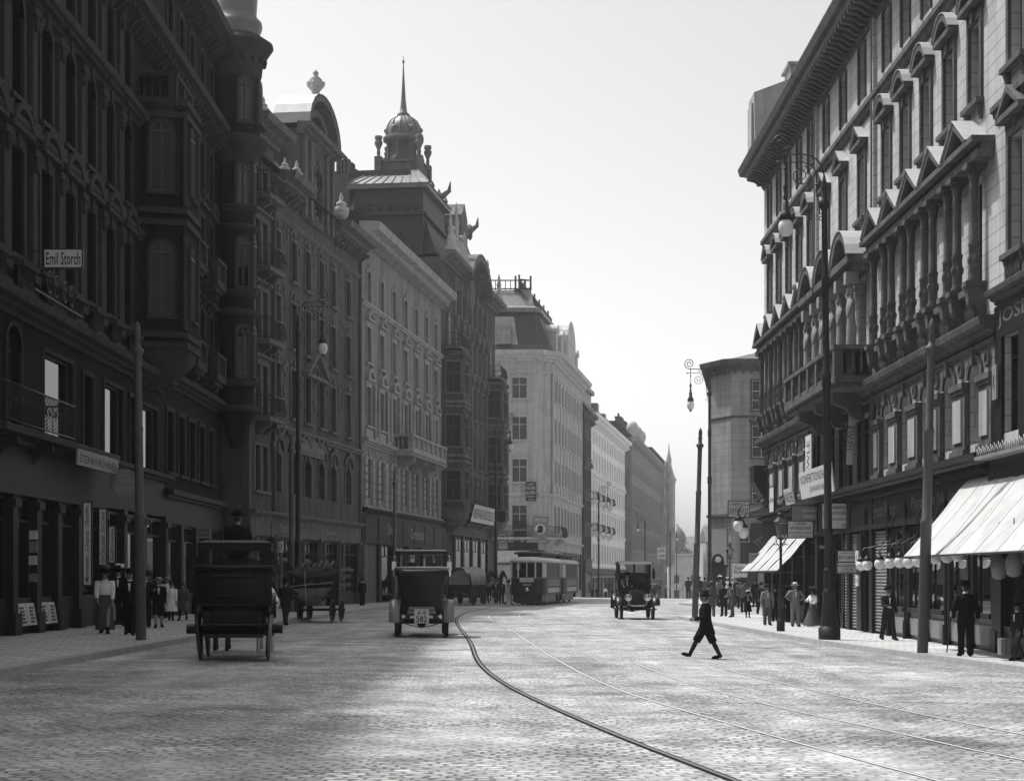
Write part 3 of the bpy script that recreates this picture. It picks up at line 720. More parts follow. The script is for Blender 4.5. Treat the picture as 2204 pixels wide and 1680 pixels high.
for s in bays[5:8]:
    W2 = 1.53; z0 = 11.765; ph = .96; Rr = (W2*W2+ph*ph)/(2*ph); a0 = math.asin(W2/Rr); P = [(s+Rr*math.sin(-a0+2*a0*i/10), z0+ph-Rr+Rr*math.cos(-a0+2*a0*i/10)) for i in range(11)]
    for p, u in zip(P, P[1:]): b.prism([p, u, (u[0], u[1]+.02), (p[0], p[1]+.02)], -.02, .84, (0, 2, 1))
for i, s in enumerate(bays):
    W2 = .5+.16*2+.03; z0 = 13.15+1.95+.16+.16+.13; ph = W2*.62
    if 5 <= i <= 7: P = [(s-W2, z0), (s, z0+ph), (s+W2, z0)]
    else: Rr = (W2*W2+ph*ph)/(2*ph); a0 = math.asin(min(1, W2/Rr)); P = [(s+Rr*math.sin(-a0+2*a0*k/8), z0+.01+ph-Rr+Rr*math.cos(-a0+2*a0*k/8)) for k in range(9)]
    for p, u in zip(P, P[1:]): b.prism([p, u, (u[0], u[1]+.02), (p[0], p[1]+.02)], -.02, .3, (0, 2, 1))
b.build('zinc_cover', ZINC, A)
def caryatid(b):
    y = .42
    b.ell([(0, y, 8.05, .2, .17, .06), (0, y, 8.5, .2, .17, .08), (0, y, 9.1, .19, .16, .06), (0, y-.02, 9.55, .21, .16, .03), (0, y, 9.85, .15, .12), (0, y+.02, 10.15, .2, .15), (0, y, 10.4, .22, .12), (0, y, 10.5, .08, .07), (0, y, 10.6, .06, .06)], 14, nf=7)
    b.ball((0, y+.02, 10.74), .125, 10, 7, (.9, 1, 1.2)); b.box((-.2, y-.2, 10.92), (.2, y+.2, 11.3))
    b.tube([(.2, y, 10.38), (.36, y+.06, 10.62), (.2, y, 10.95)], [.06, .055, .045], 7); b.tube([(-.2, y, 10.38), (-.3, y+.08, 10.1), (-.15, y+.14, 9.85)], [.06, .055, .04], 7)
    b.box((-.26, .05, 7.9), (.26, y+.28, 8.05))
for s in bays[5:8]:
    for sg in (-1, 1): F.put('caryatid', (1,), caryatid, BRONZE, s+sg*.86, .12, 0)
stone_balcony(F, sN+.1, sC-.1, 7.95, 1.25, R_TRIM, .95, .9)
b = F.mb(); b.tube([(sN, .1, 4.5), (sN, .1, 19)], .07, 8); b.tube([(sC, .1, 4.5), (sC, .1, 19)], .07, 8); b.build('downpipe', IRON_G, A)
# centre of the mezzanine: dark shop front two storeys high
b = F.mb()
for s in (sN+.25, 58.0-RY0, 61.2-RY0, sC-.25): b.box((s-.22, -.05, 0), (s+.22, .12, 7.1))
for z in (6.9, 4.4): b.box((sN+.3, -.04, z), (sC-.3, .1, z+.2))
b.build('entrance_pilasters', R_DARK, A)
for a, c in ((sN+.5, 57.75-RY0), (58.25-RY0, 60.95-RY0), (61.45-RY0, sC-.5)): shop(F, a, c, 4.7, 2.15, -.2, R_DARK)
# shop storey
b = F.mb(); cornice(b, -.0, F.L+.25, 4.28, .34, .55); b.box((0, -.3, 4.1), (F.L, .05, 4.28)); b.box((0, -.02, 3.35), (F.L, .08, 4.1)); b.box((0, -.02, 3.2), (F.L, .16, 3.35)); brackets(b, 0, F.L, 4.12, .2, .35, .08, .3)
b.build('shop_fascia', R_DARK, A)
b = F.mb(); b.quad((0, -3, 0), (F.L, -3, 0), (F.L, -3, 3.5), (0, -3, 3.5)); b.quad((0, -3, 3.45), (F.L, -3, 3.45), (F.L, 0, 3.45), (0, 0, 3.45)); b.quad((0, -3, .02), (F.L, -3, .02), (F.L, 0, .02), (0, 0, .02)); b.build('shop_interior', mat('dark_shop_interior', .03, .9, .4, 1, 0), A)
b = F.mb()
piers = [0.1, 42.9-RY0, 45.2-RY0, 47.5-RY0, 49.8-RY0, 52.1-RY0, 55.4-RY0, 59.3-RY0, 61.6-RY0, sC, 67.2-RY0, 70.0-RY0, 72.8-RY0, 75.4-RY0, F.L-.2]
for s in piers: b.box((s-.2, -.3, 0), (s+.2, .04, 3.3)); b.box((s-.24, -.3, 0), (s+.24, .08, .5)); b.box((s-.23, -.02, 3.0), (s+.23, .08, 3.2))
b.build('shop_piers', R_DARK, A)
b = F.mb()
for s in piers[1:7]:
    for o in (-.3,): b.lathe([(.07, 0), (.07, .5), (.04, .55), (.035, 1.5), (.06, 1.55), (.035, 1.6), (.03, 2.9), (.07, 3.1), (.02, 3.35), (.05, 3.6), (.01, 3.9)], (s+o, .12, 0), 8)
b.build('iron_colonnettes', R_DARK, A)
for i in range(5):
    a, c = piers[i]+.22, piers[i+1]-.22; shop(F, a, c, .75, 2.4, -.03, R_DARK, glass=GLASS_S)
    b = F.mb(); b.box((a, -.3, 0), (c, -.05, .75)); b.box((a+.1, -.05, .12), (c-.1, -.0, .6)); b.build('stall_riser', SIGN_G, A)
    sh = F.mb()
    for z in (.95, 1.25, 1.55, 1.85, 2.15, 2.45): sh.box((a+.1, -.45, z), (c-.1, -.1, z+.025))
    sh.build('display_shelf', WOOD_M, A)
def shutter(a, c):
    b = F.mb(); z = .05
    while z < 3.15: b.prism([(-.05, z), (.0, z+.02), (.015, z+.05), (-.0, z+.08), (-.05, z+.1)], a, c, (1, 2, 0)); z += .1
    b.build('roller_shutter', SHUT, A)
shutter(52.45-RY0, 55.15-RY0); shutter(55.75-RY0, 59.05-RY0)
for a, c in ((59.6-RY0, 61.4-RY0), (61.8-RY0, sC-.2)):
    b = F.mb(); b.box((a, -.25, 0), (c, -.15, 3.2)); 
    for k in (0, 1): w = (c-a)/2; b.box((a+k*w+.12, -.15, .3), (a+(k+1)*w-.12, -.12, 1.3)); b.box((a+k*w+.12, -.15, 1.5), (a+(k+1)*w-.12, -.12, 2.9))
    b.build('shop_door', R_DARK, A)
for i in range(9, 14):
    a, c = piers[i]+.22, piers[i+1]-.22; shop(F, a, c, .5, 2.6, -.16, R_DARK); b = F.mb(); b.box((a, -.3, 0), (c, -.05, .5)); b.build('stall_riser', R_DARK, A)
roof(F, TILE, [(.9, 20.0), (-6, 23.2), (-13, 19.6), (-13, 19.4), (.8, 19.4)])
b = F.mb(); s1 = F.L
b.prism([(.55, 19.9), (.62, 22.9), (-1.0, 23.5), (-1.0, 24.1), (-2.6, 24.1), (-2.6, 23.5), (-5, 24.4), (-5, 19.5)], s1-1.2, s1+.6, (1, 2, 0)); b.box((s1-1.3, -2.7, 24.1), (s1+.7, -.85, 24.22)); b.box((s1-.9, .5, 20.3), (s1+.3, .7, 22.5))
b.build('fire_wall', R_SMOOTH, A)
for s, d in ((24, -1.5), (17.5, -1.2)): chimney(F, s, d, 20.0, 1.6, .7, 2.0, R_TRIM, None, 4)

def fac_text(F, t, s, z, w, h, d, m, name='lettering', shear=0, parent=None):
    b = MB(); put_text(b, t, 0, 0, w, h, 0, shear); o = link(name, b.mesh(name, m), parent or F.root, F.M @ Vector((s, d, z)), F.rz+PI); return o
fac_text(F, 'Ernst Renz', 52.6-RY0, 3.74, 3.4, .42, .09, GOLD, shear=.1); fac_text(F, 'Porzellan Niederlage', 45.8-RY0, 3.74, 6.2, .42, .09, GOLD, shear=.1)
fac_text(F, 'HISTORIEN', 47.0-RY0, 2.55, 1.2, .16, -.1, INK_W)
# poster pillar pieces on the dark pier between the shutters
b = F.mb(); b.box((55.45-RY0-.34, .1, .05), (55.45-RY0+.34, .26, 3.1)); b.build('shop_pier_casing', R_DARK, A)
# the corner window bay on the far end (hung out over the side street)
b = F.mb(); b.prism([(0, 5.2), (.0, 6.6), (.62, 6.6), (.62, 5.9), (.2, 5.2)], F.L-1.2, F.L+.2, (1, 2, 0)); b.build('wall_bracket', R_DARK, A)

# ---- neighbour at the right edge
N0 = thing('apartment_house', 'pale house front cut by the right edge, large letters over its upper shop window', 'building', (11.2, 20, ground(11.2, 38)+.13))
G = Fac(N0, 11.2, 20, 11.2, 40.6, -1)
nb = [2.0, 4.8, 7.6, 10.4, 13.2, 16.0, 18.9]; ops = []
for s in nb:
    ops += [(s, 5.0, 2.2 if s == nb[-1] else 1.6, 2.2, 0), (s, 9.0, 1.1, 2.6, 0), (s, 13.2, 1.1, 2.2, 0), (s, 17.2, 1.1, 1.9, 0)]
b = G.mb(); wall(b, 0, G.L, 4.2, 20.2, ops, .3); mass(b, G, 12, -1, 20.6); b.build('wall', R_WALL, N0)
for s in nb:
    window(G, s, 5.0, 2.2 if s == nb[-1] else 1.6, 2.2, 0, 'shop', 'jamb', R_DARK, GLASS, R_DARK, rev=.2)
    window(G, s, 9.0, 1.1, 2.6, 0, 'cross', 'tri sill brk orn', FRAME_D, None, R_TRIM, rev=.25, tw=.18)
    window(G, s, 13.2, 1.1, 2.2, 0, 'cross', 'hood sill brk', FRAME_D, None, R_TRIM, rev=.25, tw=.18)
    window(G, s, 17.2, 1.1, 1.9, 0, 'cross', 'hood sill', FRAME_D, None, R_TRIM, rev=.25, tw=.16)
b = G.mb(); cornice(b, 0, G.L, 20.1, .7, .9); string(b, 0, G.L, 16.3, .3, .2); string(b, 0, G.L, 12.3, .25, .16); cornice(b, 0, G.L, 8.0, .3, .3); b.build('cornices', R_TRIM, N0)
b = G.mb()
for s in nb: b.box((s-.8, 0, 8.35), (s+.8, .08, 8.9)); baluster_run(b, s-.6, s+.6, 8.38, .5, .1, .18, .06)
b.build('balustrade', R_TRIM, N0)
b = G.mb(); b.box((0, -.02, 7.25), (G.L, .06, 7.95)); b.box((0, -.02, 3.4), (G.L, .2, 4.6)); b.box((0, -.2, 0), (.5, .05, 3.4)); b.box((G.L-.5, -.2, 0), (G.L-.0, .05, 3.4))
for s in nb: b.box((s-1.45, -.2, 0), (s-1.2, .05, 3.4))
for s in (G.L-.3, G.L-2.2): b.box((s-.25, .0, 4.6), (s+.25, .06, 7.25))
b.build('shop_front', R_DARK, N0)
for i, s in enumerate(nb): shop(G, s-1.2, s+1.3, .5, 2.8, -.1, R_DARK)
b = G.mb(); b.box((0, -.25, 0), (G.L, -.04, .5)); b.build('stall_riser', R_DARK, N0)
fac_text(G, 'JOSEF', G.L-1.75, 7.6, 2.9, .42, .065, GOLD)
b = G.mb()
for k in range(60): b.tube([(G.L-.2-k*.16, .5, 4.5), (G.L-.28-k*.16, .53, 4.66+.05*(k % 2)), (G.L-.36-k*.16, .5, 4.5)], .012, 4, False)
b.box((G.L-10, .1, 4.42), (G.L, .52, 4.5)); b.build('iron_cresting', SIGN_G, N0)
roof(G, TILE, [(.7, 20.9), (-5, 24), (-12, 20.6), (-12, 20.4), (.6, 20.4)])

# ---- corner house across the side street
H = thing('corner_house', 'plain ashlar corner house with cut-off corner and low tiled roof, right side street', 'building', (17.2, 119, ground(15, 119)+.13))

FB = Fac(H, 14.85, 119, 13.75, 121.6, -1)
FC = Fac(H, 13.75, 121.6, 20.5, 168, -1)
FA = Fac(H, 14.85, 119, 40, 119, 1); 
zs = [(6.75, 2.0), (9.85, 2.15), (13.05, 2.0)]; ss = [2.05, 5.3, 8.5, 12, 15.5, 19, 22.5]
ops = [(s, z, 1.3, h, 0) for s in ss for z, h in zs]
b = FA.mb(); wall(b, 0, FA.L, -1, 16.0, ops, .25); mass(b, FA, 14, -1, 16.2); b.build('wall', R2_W, H)
for s in ss:
    for i, (z, h) in enumerate(zs): window(FA, s, z, 1.3, h, 0, 'six', 'sill jamb' if i == 2 else 'sill hood', FRAME_W, GLASS, R_TRIM, rev=.06, tw=.1)
b = FB.mb(); wall(b, 0, FB.L, -1, 16.0, [], .2); b.build('corner_wall', R2_W, H)
cops = [(2.2+3.2*i, z, 1.2, h, 0) for i in range(14) for z, h in zs]
b = FC.mb(); wall(b, 0, FC.L, -4, 16.0, cops, .25); b.build('street_wall', R2_W, H)
for F_ in (FA, FB, FC):
    b = F_.mb(); cornice(b, -.25, F_.L+.25, 15.7, .75, .75); string(b, -.04, F_.L+.04, 5.75, .28, .3); string(b, -.02, F_.L+.02, 12.55, .12, .08); brackets(b, 0, F_.L, 15.55, .35, .4, .2, .55); b.build('cornice', R_TRIM, H)
b = MB(); loc = H.location
P = [(40-17.2, -.6), (14.6-17.2, -.6), (13.2-17.2, 2.4), (20-17.2, 49), (40-17.2, 49)]
b.loft([[(x, y, 16.4) for x, y in P], [(40-17.2, 7, 18.6), (3.5, 7, 18.6), (3.3, 8, 18.6), (7.6, 42, 18.6), (40-17.2, 42, 18.6)]], False); b.build('roof', TILE, H)
shop(FA, 3.9, 7.4, .4, 3.6, .02, R_DARK); shop(FA, .5, 1.9, .9, 4.2, .02, SIGN_G)
b = FB.mb(); b.box((.5, 0, 1.0), (FB.L-.3, .09, 5.2)); b.build('poster_board', SIGN_G, H)
# ---- hazy blocks far down the street, right and ahead
def far_block(x, y, Y, w, h, dep, label, m=FARW, tow=None):
    X = (x-CX)/FF*Y; r = thing('distant_building', label, 'building', (X, Y, ground(X, Y))); f = Fac(r, X, Y, X+w, Y, 1)
    nb_ = max(2, int(w/4)); ops = [((i+.5)*w/nb_, 4+4*j, 1.4, 2.2, 0) for i in range(nb_) for j in range(int((h-4)/4))]
    b = f.mb(); wall(b, 0, w, -12, h, ops, .3); mass(b, f, dep, -12, h); cornice(b, -.3, w+.3, h-.4, .7, .7); b.build('wall', m, r)
    g = f.mb()
    for s, z, ww, hh, _ in ops: g.quad((s-ww/2, -.28, z), (s+ww/2, -.28, z), (s+ww/2, -.28, z+hh), (s-ww/2, -.28, z+hh))
    w_ = g.build('window', GLASS, r)
    roof(f, TILE, [(.3, h+.25), (-dep*.4, h+3.2), (-dep, h+.25)])
    if tow: b = f.mb(); s = tow*w; b.box((s-2, -5, h), (s+2, -1, h+4)); b.lathe([(2.2, h+4), (2.4, h+4.6), (2.0, h+6), (.9, h+7.4), (.2, h+8)], (s, -3, 0), 10); b.build('turret', TIN, r)
    return r
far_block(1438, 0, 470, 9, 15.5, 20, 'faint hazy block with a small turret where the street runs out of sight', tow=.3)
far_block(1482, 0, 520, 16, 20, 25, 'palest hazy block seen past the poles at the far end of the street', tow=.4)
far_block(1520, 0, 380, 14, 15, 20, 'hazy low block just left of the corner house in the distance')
# ================================================================ LEFT SIDE
def row(F, ss, specs, mwall, trim, z0, z1, depth=12, fr=None, gl=None, rev=.25, tw=.12, extra=(), wallname='wall', down=-1.0):
    ops = [(s, z, w, h, r) for s in ss for (z, w, h, r, st, su) in specs]+list(extra)
    b = F.mb(); wall(b, 0, F.L, z0, z1, ops, rev+.06)
    if depth: mass(b, F, depth, down, z1+.05)
    b.build(wallname, mwall, F.root)
    for s in ss:
        for (z, w, h, r, st, su) in specs: window(F, s, z, w, h, r, st, su, fr, gl, trim, rev=rev, tw=tw)
# ---- house out of frame towards the camera (throws the shade over the near road)
B0 = thing('apartment_house', 'dark house front beside the camera at the left, mostly outside the frame', 'building', (-12.6, -14, ground(-12.6, 20)+.13))
F = Fac(B0, -12.6, -14, -12.6, 30.02, 1)
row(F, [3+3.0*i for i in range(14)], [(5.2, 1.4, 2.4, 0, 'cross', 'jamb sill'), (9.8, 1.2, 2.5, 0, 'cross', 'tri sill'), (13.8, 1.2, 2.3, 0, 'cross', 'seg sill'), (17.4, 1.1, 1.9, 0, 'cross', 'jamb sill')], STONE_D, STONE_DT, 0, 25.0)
b = F.mb(); cornice(b, 0, F.L, 24.6, .8, .9); cornice(b, 0, F.L, 4.4, .5, .5); string(b, 0, F.L, 16.6); string(b, 0, F.L, 12.8); b.build('cornices', STONE_DT, B0)
roof(F, SLATE, [(.5, 25.4), (-6, 27), (-12, 27), (-12, 25.0)])
for s in (24, 29, 33, 36, 40.5, 42.5): chimney(F, s, -.6, 25, .8+.3*(s % 2), .7, 1.6+.8*(s % 3), STONE_DT, None, 3)  # out-of-view chimneys added to break up the roof's shadow edge
# ---- near house with balustraded oriel, turret at the far end
B1 = thing('apartment_house', 'soot-dark house at the left edge with mirror-bright upper shop window and balustraded oriel', 'building', (-12.6, 30, ground(-12.6, 50)+.13))
F = Fac(B1, -12.6, 30, -12.6, 63.2, 1); OR0, OR1 = 59.3-30, 62.6-30
S = [y-30 for y in (32.5, 35, 37.5, 40, 42.2, 44.6, 47.4, 49.9, 52.4, 54.9, 57.4)]
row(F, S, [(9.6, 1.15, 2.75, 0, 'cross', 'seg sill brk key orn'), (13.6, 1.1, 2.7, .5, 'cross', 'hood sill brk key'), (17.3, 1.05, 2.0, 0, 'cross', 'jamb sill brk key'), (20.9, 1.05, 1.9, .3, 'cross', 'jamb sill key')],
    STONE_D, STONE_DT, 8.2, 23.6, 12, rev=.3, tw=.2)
mez = [(44.3-30, 5.2, 1.3, 2.6, .6), (48.7-30, 5.15, 3.1, 2.35, 0), (52.1-30, 5.2, 1.2, 2.2, 0), (55.4-30, 5.1, 2.6, 2.35, 0), (58.4-30, 5.2, 1.2, 2.2, 0), (60.9-30, 5.1, 2.6, 2.2, 0), (41-30, 5.2, 1.4, 2.4, 0), (37-30, 5.2, 1.4, 2.4, 0), (33-30, 5.2, 1.4, 2.4, 0)]
b = F.mb(); wall(b, 0, F.L, 4.6, 8.2, mez, .3); b.build('mezzanine_wall', STONE_D, B1)
for s, z, w, h, r in mez: window(F, s, z, w, h, r, 'plain' if w > 2 else 'cross', 'jamb', FRAME_D, GLASS, STONE_DT, rev=.12 if w > 2 else .26)
b = F.mb(); cornice(b, 0, F.L, 8.0, .5, .6); string(b, 0, F.L, 12.75, .35, .22); cornice(b, 0, F.L, 16.55, .45, .4); cornice(b, 0, F.L, 19.75, .6, .75); brackets(b, 0, F.L, 19.3, .5, .6, .16, .62); cornice(b, 0, F.L, 23.5, .7, .95); brackets(b, 0, F.L, 23.1, .45, .7, .16, .6)
b.build('cornices', STONE_DT, B1)
b = F.mb()
for i in range(len(S)-1):
    c = (S[i]+S[i+1])/2
    for z, h in ((9.2, 3.4), (13.2, 3.1), (17.1, 2.4)):
        b.box((c-.22, -.02, z), (c+.22, .13, z+h)); b.box((c-.3, -.02, z-.1), (c+.3, .2, z+.12)); b.box((c-.3, -.02, z+h-.2), (c+.3, .22, z+h)); b.ball((c, .16, z+h-.4), .17, 8, 5, (1, .6, 1.3))
b.build('pilaster_order', STONE_DT, B1)
b = F.mb()
for i in range(len(S)): b.box((S[i]-.75, .1, 8.6), (S[i]+.75, .4, 8.72)); b.box((S[i]-.75, .1, 9.25), (S[i]+.75, .42, 9.38)); baluster_run(b, S[i]-.7, S[i]+.7, 8.72, .53, .25, .22, .07)
b.build('balustrade', STONE_DT, B1)
def oriel(F, s0, s1, d, zb, floors, zt, m, mt, name='oriel', corbel=1.2):
    """projecting bay with canted corners; floors = (z, w, h, rise)"""
    k = .42; P = [(s0, 0), (s0+k, d), (s1-k, d), (s1, 0)]
    b = F.mb(); b.prism([(p[0], p[1]) for p in P]+[(s1, -.1), (s0, -.1)], zb, zt); o = b.build(name, m, F.root)
    c = F.mb()
    for z in [zb]+[f[0]-.75 for f in floors]+[f[0]+f[2]+.55 for f in floors]+[zt-.3]:
        e = .14; c.prism([(s0-e, -.1), (s0-e, .05), (s0+k-.08, d+e), (s1-k+.08, d+e), (s1+e, .05), (s1+e, -.1)], z, z+.2)
    R = []
    for t in range(7):
        a = t/6; q = math.sin(a*PI/2); mid = (s0+s1)/2; hw = (s1-s0)/2
        R.append([(mid+(p-mid)*(.25+.75*q), dd*(.1+.9*q), zb-corbel*(1-a)) for p, dd in [(s0, -.1), (s0, .02), (s0+k, d), (s1-k, d), (s1, .02), (s1, -.1)]])
    c.loft(R, True)
    for f in floors:                                    # balusters under each window, little corner columns
        baluster_run(c, s0+k+.1, s1-k-.1, f[0]-.55, .5, d+.06, .22, .07)
        for ss_ in (s0+k, s1-k): c.lathe([(.12, f[0]-.5), (.14, f[0]-.4), (.09, f[0]-.3), (.08, f[0]+f[2]), (.14, f[0]+f[2]+.2)], (ss_, d+.02, 0), 8)
    c.build('oriel_mouldings', mt, o)
    for z, w, h, r in floors:
        for (a, bb) in zip(P, P[1:]):
            wd = min(w, (Vector(bb)-Vector(a)).length-.3)
            t = (F.t*(bb[0]-a[0])+F.n*(bb[1]-a[1])); n = F.n*(bb[0]-a[0])-F.t*(bb[1]-a[1]); n.normalize()
            mid = F.M @ Vector(((a[0]+bb[0])/2, (a[1]+bb[1])/2, z)); mid += Vector((n.x, n.y, 0))*.02
            key = (round(wd, 2), h, r)
            for nm, mk, mm, off in (('oriel_window', frame_maker(wd, h, r, 'cross'), FRAME_D, .02), ('pane', pane_maker(wd, h, r), GLASS_O, .045), ('window_surround', surround_maker(wd, h, r, 'jamb sill', .1), mt, 0)):
                kk = (nm, mm.name, key, 'o')
                if kk not in WMESH: q = MB(); mk(q); WMESH[kk] = q.mesh(nm, mm)
                x = link(nm, WMESH[kk], o, mid+Vector((n.x, n.y, 0))*off, math.atan2(-n.x, n.y))
    return o
oriel(F, OR0, OR1, 1.45, 9.2, [(10.3, .74, 2.5, .37), (14.5, .74, 2.4, .37)], 17.3, STONE_P, STONE_DT, corbel=1.3)
stone_balcony(F, OR0+.1, OR1-.1, 17.55, 1.25, STONE_DT, .95, .2)
iron_balcony(F, 40.5-30, 47.0-30, 5.05, .95)
b = F.mb()                                              # wrought scroll brackets under the sign and over the mezzanine
for s in (46.0-30, 47.6-30):
    for k in range(2): b.tube([(s+k*.7+.4*math.cos(a*.5)*(1-a/22), .5, 9.1+.4*math.sin(a*.5)*(1-a/22)) for a in range(20)], .022, 5, False)
b.tube([(44.5-30, .5, 8.75), (49.5-30, .5, 8.75)], .03, 5); b.build('iron_scrollwork', IRON, B1)
# shop storey
b = F.mb(); b.quad((0, -1.4, 0), (F.L, -1.4, 0), (F.L, -1.4, 4.6), (0, -1.4, 4.6)); b.quad((0, -1.4, 4.6), (F.L, -1.4, 4.6), (F.L, 0, 4.6), (0, 0, 4.6)); b.quad((0, -1.4, .02), (F.L, -1.4, .02), (F.L, 0, .02), (0, 0, .02)); b.build('shop_interior', MATS['dark_shop_interior'], B1)
b = F.mb(); cornice(b, 0, 53.2-30, 4.6, .5, .75); b.box((0, -.3, 3.7), (53.2-30, .25, 4.6)); b.box((0, -.3, 3.5), (53.2-30, .34, 3.7))
cornice(b, 53.5-30, F.L, 4.75, .3, .5); b.box((53.5-30, -.3, 3.6), (F.L, .1, 4.75)); b.build('shop_fascia', WOOD_D, B1)
b = F.mb(); sp = [0.2, 33-30, 36-30, 39-30, 41.6-30, 43.7-30, 45.9-30, 48-30, 50.3-30, 53.3-30, 56.2-30, 59.2-30, 62.9-30]
for s in sp: b.box((s-.22, -.3, 0), (s+.22, .26, 3.6)); b.box((s-.3, -.3, 0), (s+.3, .34, .55)); b.box((s-.28, -.02, 3.2), (s+.28, .34, 3.4))
b.build('shop_piers', WOOD_D, B1)
for a, c in zip(sp, sp[1:]):
    shop(F, a+.24, c-.24, .8, 2.7, .02, WOOD_D, glass=GLASS)
    b = F.mb(); b.box((a+.24, -.2, 0), (c-.24, .1, .8))
    b.build('stall_riser', WOOD_D, B1)
for y in (44.75, 46.8):                                 # picture cases leaning under the windows
    b = F.mb()
    for k in (-.42, .42): b.prism([(.12, .25), (.3, .22), (.2, .78), (.12, .78)], y-30+k-.36, y-30+k+.36, (1, 2, 0))
    o = b.build('picture_case', SIGN_W, B1)
    q = F.mb()
    for k in (-.42, .42):
        rr = random.Random(int(y*10+k*7))
        for z_ in range(5): q.prism([(.305-.018*z_*1.0, .28+.09*z_), (.31-.018*z_, .28+.09*z_), (.3-.018*z_, .34+.09*z_), (.295-.018*z_, .34+.09*z_)], y-30+k-.25+.1*rr.random(), y-30+k+.25-.1*rr.random(), (1, 2, 0))
    q.build('pictures', INK_G, o)
# attic and roof
roof(F, SLATE, [(.6, 24.2), (-5, 26), (-12, 26), (-12, 23.6)])
for s in (1, 7, 12, 19, 24, 30): chimney(F, s, -1.6, 24, 1.0+.3*(s % 3), .8, 2.6, STONE_DT, None, 4)  # unseen chimneys, added to give the cast shade a ragged edge
for s in S[3:]:
    b = F.mb(); b.box((s-.7, -1.6, 24.1), (s+.7, .1, 26.1)); b.prism([(s-.85, 26.1), (s+.85, 26.1), (s, 26.9)], -1.8, .2, (0, 2, 1)); b.build('dormer', STONE_DT, B1)

# ---- turret house
B2 = thing('apartment_house', 'dark house with a domed round turret, left of the gabled house', 'building', (-12.6, 63.2, ground(-12.6, 70)+.13))
F = Fac(B2, -12.6, 63.2, -12.6, 76.2, 1)
S = [1.4, 3.6, 5.8, 8.0, 10.2]
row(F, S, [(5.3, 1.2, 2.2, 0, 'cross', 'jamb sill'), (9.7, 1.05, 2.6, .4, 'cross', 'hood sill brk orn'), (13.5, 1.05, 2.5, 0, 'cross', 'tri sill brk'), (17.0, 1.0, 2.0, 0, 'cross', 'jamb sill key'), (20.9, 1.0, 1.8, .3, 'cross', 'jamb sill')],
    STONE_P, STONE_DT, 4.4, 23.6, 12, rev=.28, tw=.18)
b = F.mb(); cornice(b, 0, F.L, 8.4, .45, .5); string(b, 0, F.L, 12.9, .3, .2); string(b, 0, F.L, 16.3, .3, .2); cornice(b, 0, F.L, 19.75, .6, .75); brackets(b, 0, F.L, 19.3, .5, .6, .16, .62); cornice(b, 0, F.L, 23.5, .7, .95); brackets(b, 0, F.L, 23.1, .45, .7, .16, .6); b.build('cornices', STONE_DT, B2)
for a, c, z in ((2.7, 4.6, 9.5), (6.9, 9.0, 9.5), (2.7, 4.6, 13.3), (6.9, 9.0, 13.3)): stone_balcony(F, a, c, z, .85, STONE_DT, .9, .5)
tc = (11.9, .85)
b = F.mb()
b.lathe([(.05, 6.9), (.3, 7.0), (.42, 7.4), (.55, 7.9), (.8, 8.4), (.85, 8.6), (.72, 8.75), (.72, 12.6), (.72, 13.0), (.72, 16.2), (.72, 19.2), (.98, 19.8), (.98, 22.8), (.98, 23.0)], (tc[0], tc[1], 0), 28)
o = b.build('turret', STONE_P, B2)
b = F.mb()
for z, r in ((8.4, .78), (9.5, .75), (12.5, .75), (13.3, .75), (16.1, .75), (16.9, .75)): b.lathe([(r-.05, z), (r+.1, z+.08), (r+.16, z+.2), (r+.16, z+.28), (r-.05, z+.34)], (tc[0], tc[1], 0), 28)
b.lathe([(.7, 19.0), (.9, 19.3), (1.25, 19.65), (1.35, 19.95), (1.3, 20.05), (.95, 20.25)], (tc[0], tc[1], 0), 28)
b.lathe([(.95, 22.6), (1.05, 22.8), (1.1, 23.3), (1.35, 23.7), (1.55, 24.0), (1.52, 24.15), (1.0, 24.5)], (tc[0], tc[1], 0), 28)
for k in range(16): a = 2*PI*k/16; b.ball((tc[0]+1.18*math.cos(a), tc[1]+1.18*math.sin(a), 23.4), .12, 6, 4, (1, 1, 1.4))
b.build('turret_mouldings', STONE_DT, o)
b = F.mb(); b.lathe([(1.0, 24.4), (.98, 24.6), (1.08, 24.9), (1.05, 25.1), (.85, 25.3), (.83, 25.5), (.88, 26.2), (.75, 27.0), (.45, 27.6), (.1, 27.9), (.06, 28.8), (.01, 29.2)], (tc[0], tc[1], 0), 28); b.build('turret_dome', TIN, o)
for z, h in ((9.9, 2.2), (13.7, 2.1), (17.2, 1.8), (20.7, 1.8)):
    for ang in (-62, -5, 40):
        rr = (.73 if z < 19 else .99); n = F.n*math.cos(math.radians(ang))+F.t*math.sin(math.radians(ang))
        c = F.M @ Vector((tc[0], tc[1], z)); p = c+Vector((n.x, n.y, 0))*(rr-.03)
        for nm, mk, mm, off in (('turret_window', frame_maker(.55, h, .27, 'cross'), FRAME_D, .06), ('pane', pane_maker(.55, h, .27), GLASS, .085), ('window_surround', surround_maker(.55, h, .27, 'jamb sill', .1), STONE_DT, .0)):
            kk = (nm, h, 't')
            if kk not in WMESH: q = MB(); mk(q); WMESH[kk] = q.mesh(nm, mm)
            link(nm, WMESH[kk], o, p+Vector((n.x, n.y, 0))*off, math.atan2(-n.x, n.y))
b = F.mb(); cornice(b, 0, F.L, 4.2, .4, .45); b.box((0, -.25, 3.4), (F.L, .1, 4.2))
for s in (.2, 3.2, 6.3, 9.4, 12.6): b.box((s-.24, -.3, 0), (s+.24, .16, 3.4))
b.build('shop_front', WOOD_D, B2)
for a in (.2, 3.2, 6.3, 9.4): shop(F, a+.24, a+2.8, .7, 2.7, -.05, WOOD_D); b = F.mb(); b.box((a+.24, -.3, 0), (a+2.8, 0, .7)); b.build('stall_riser', WOOD_D, B2)
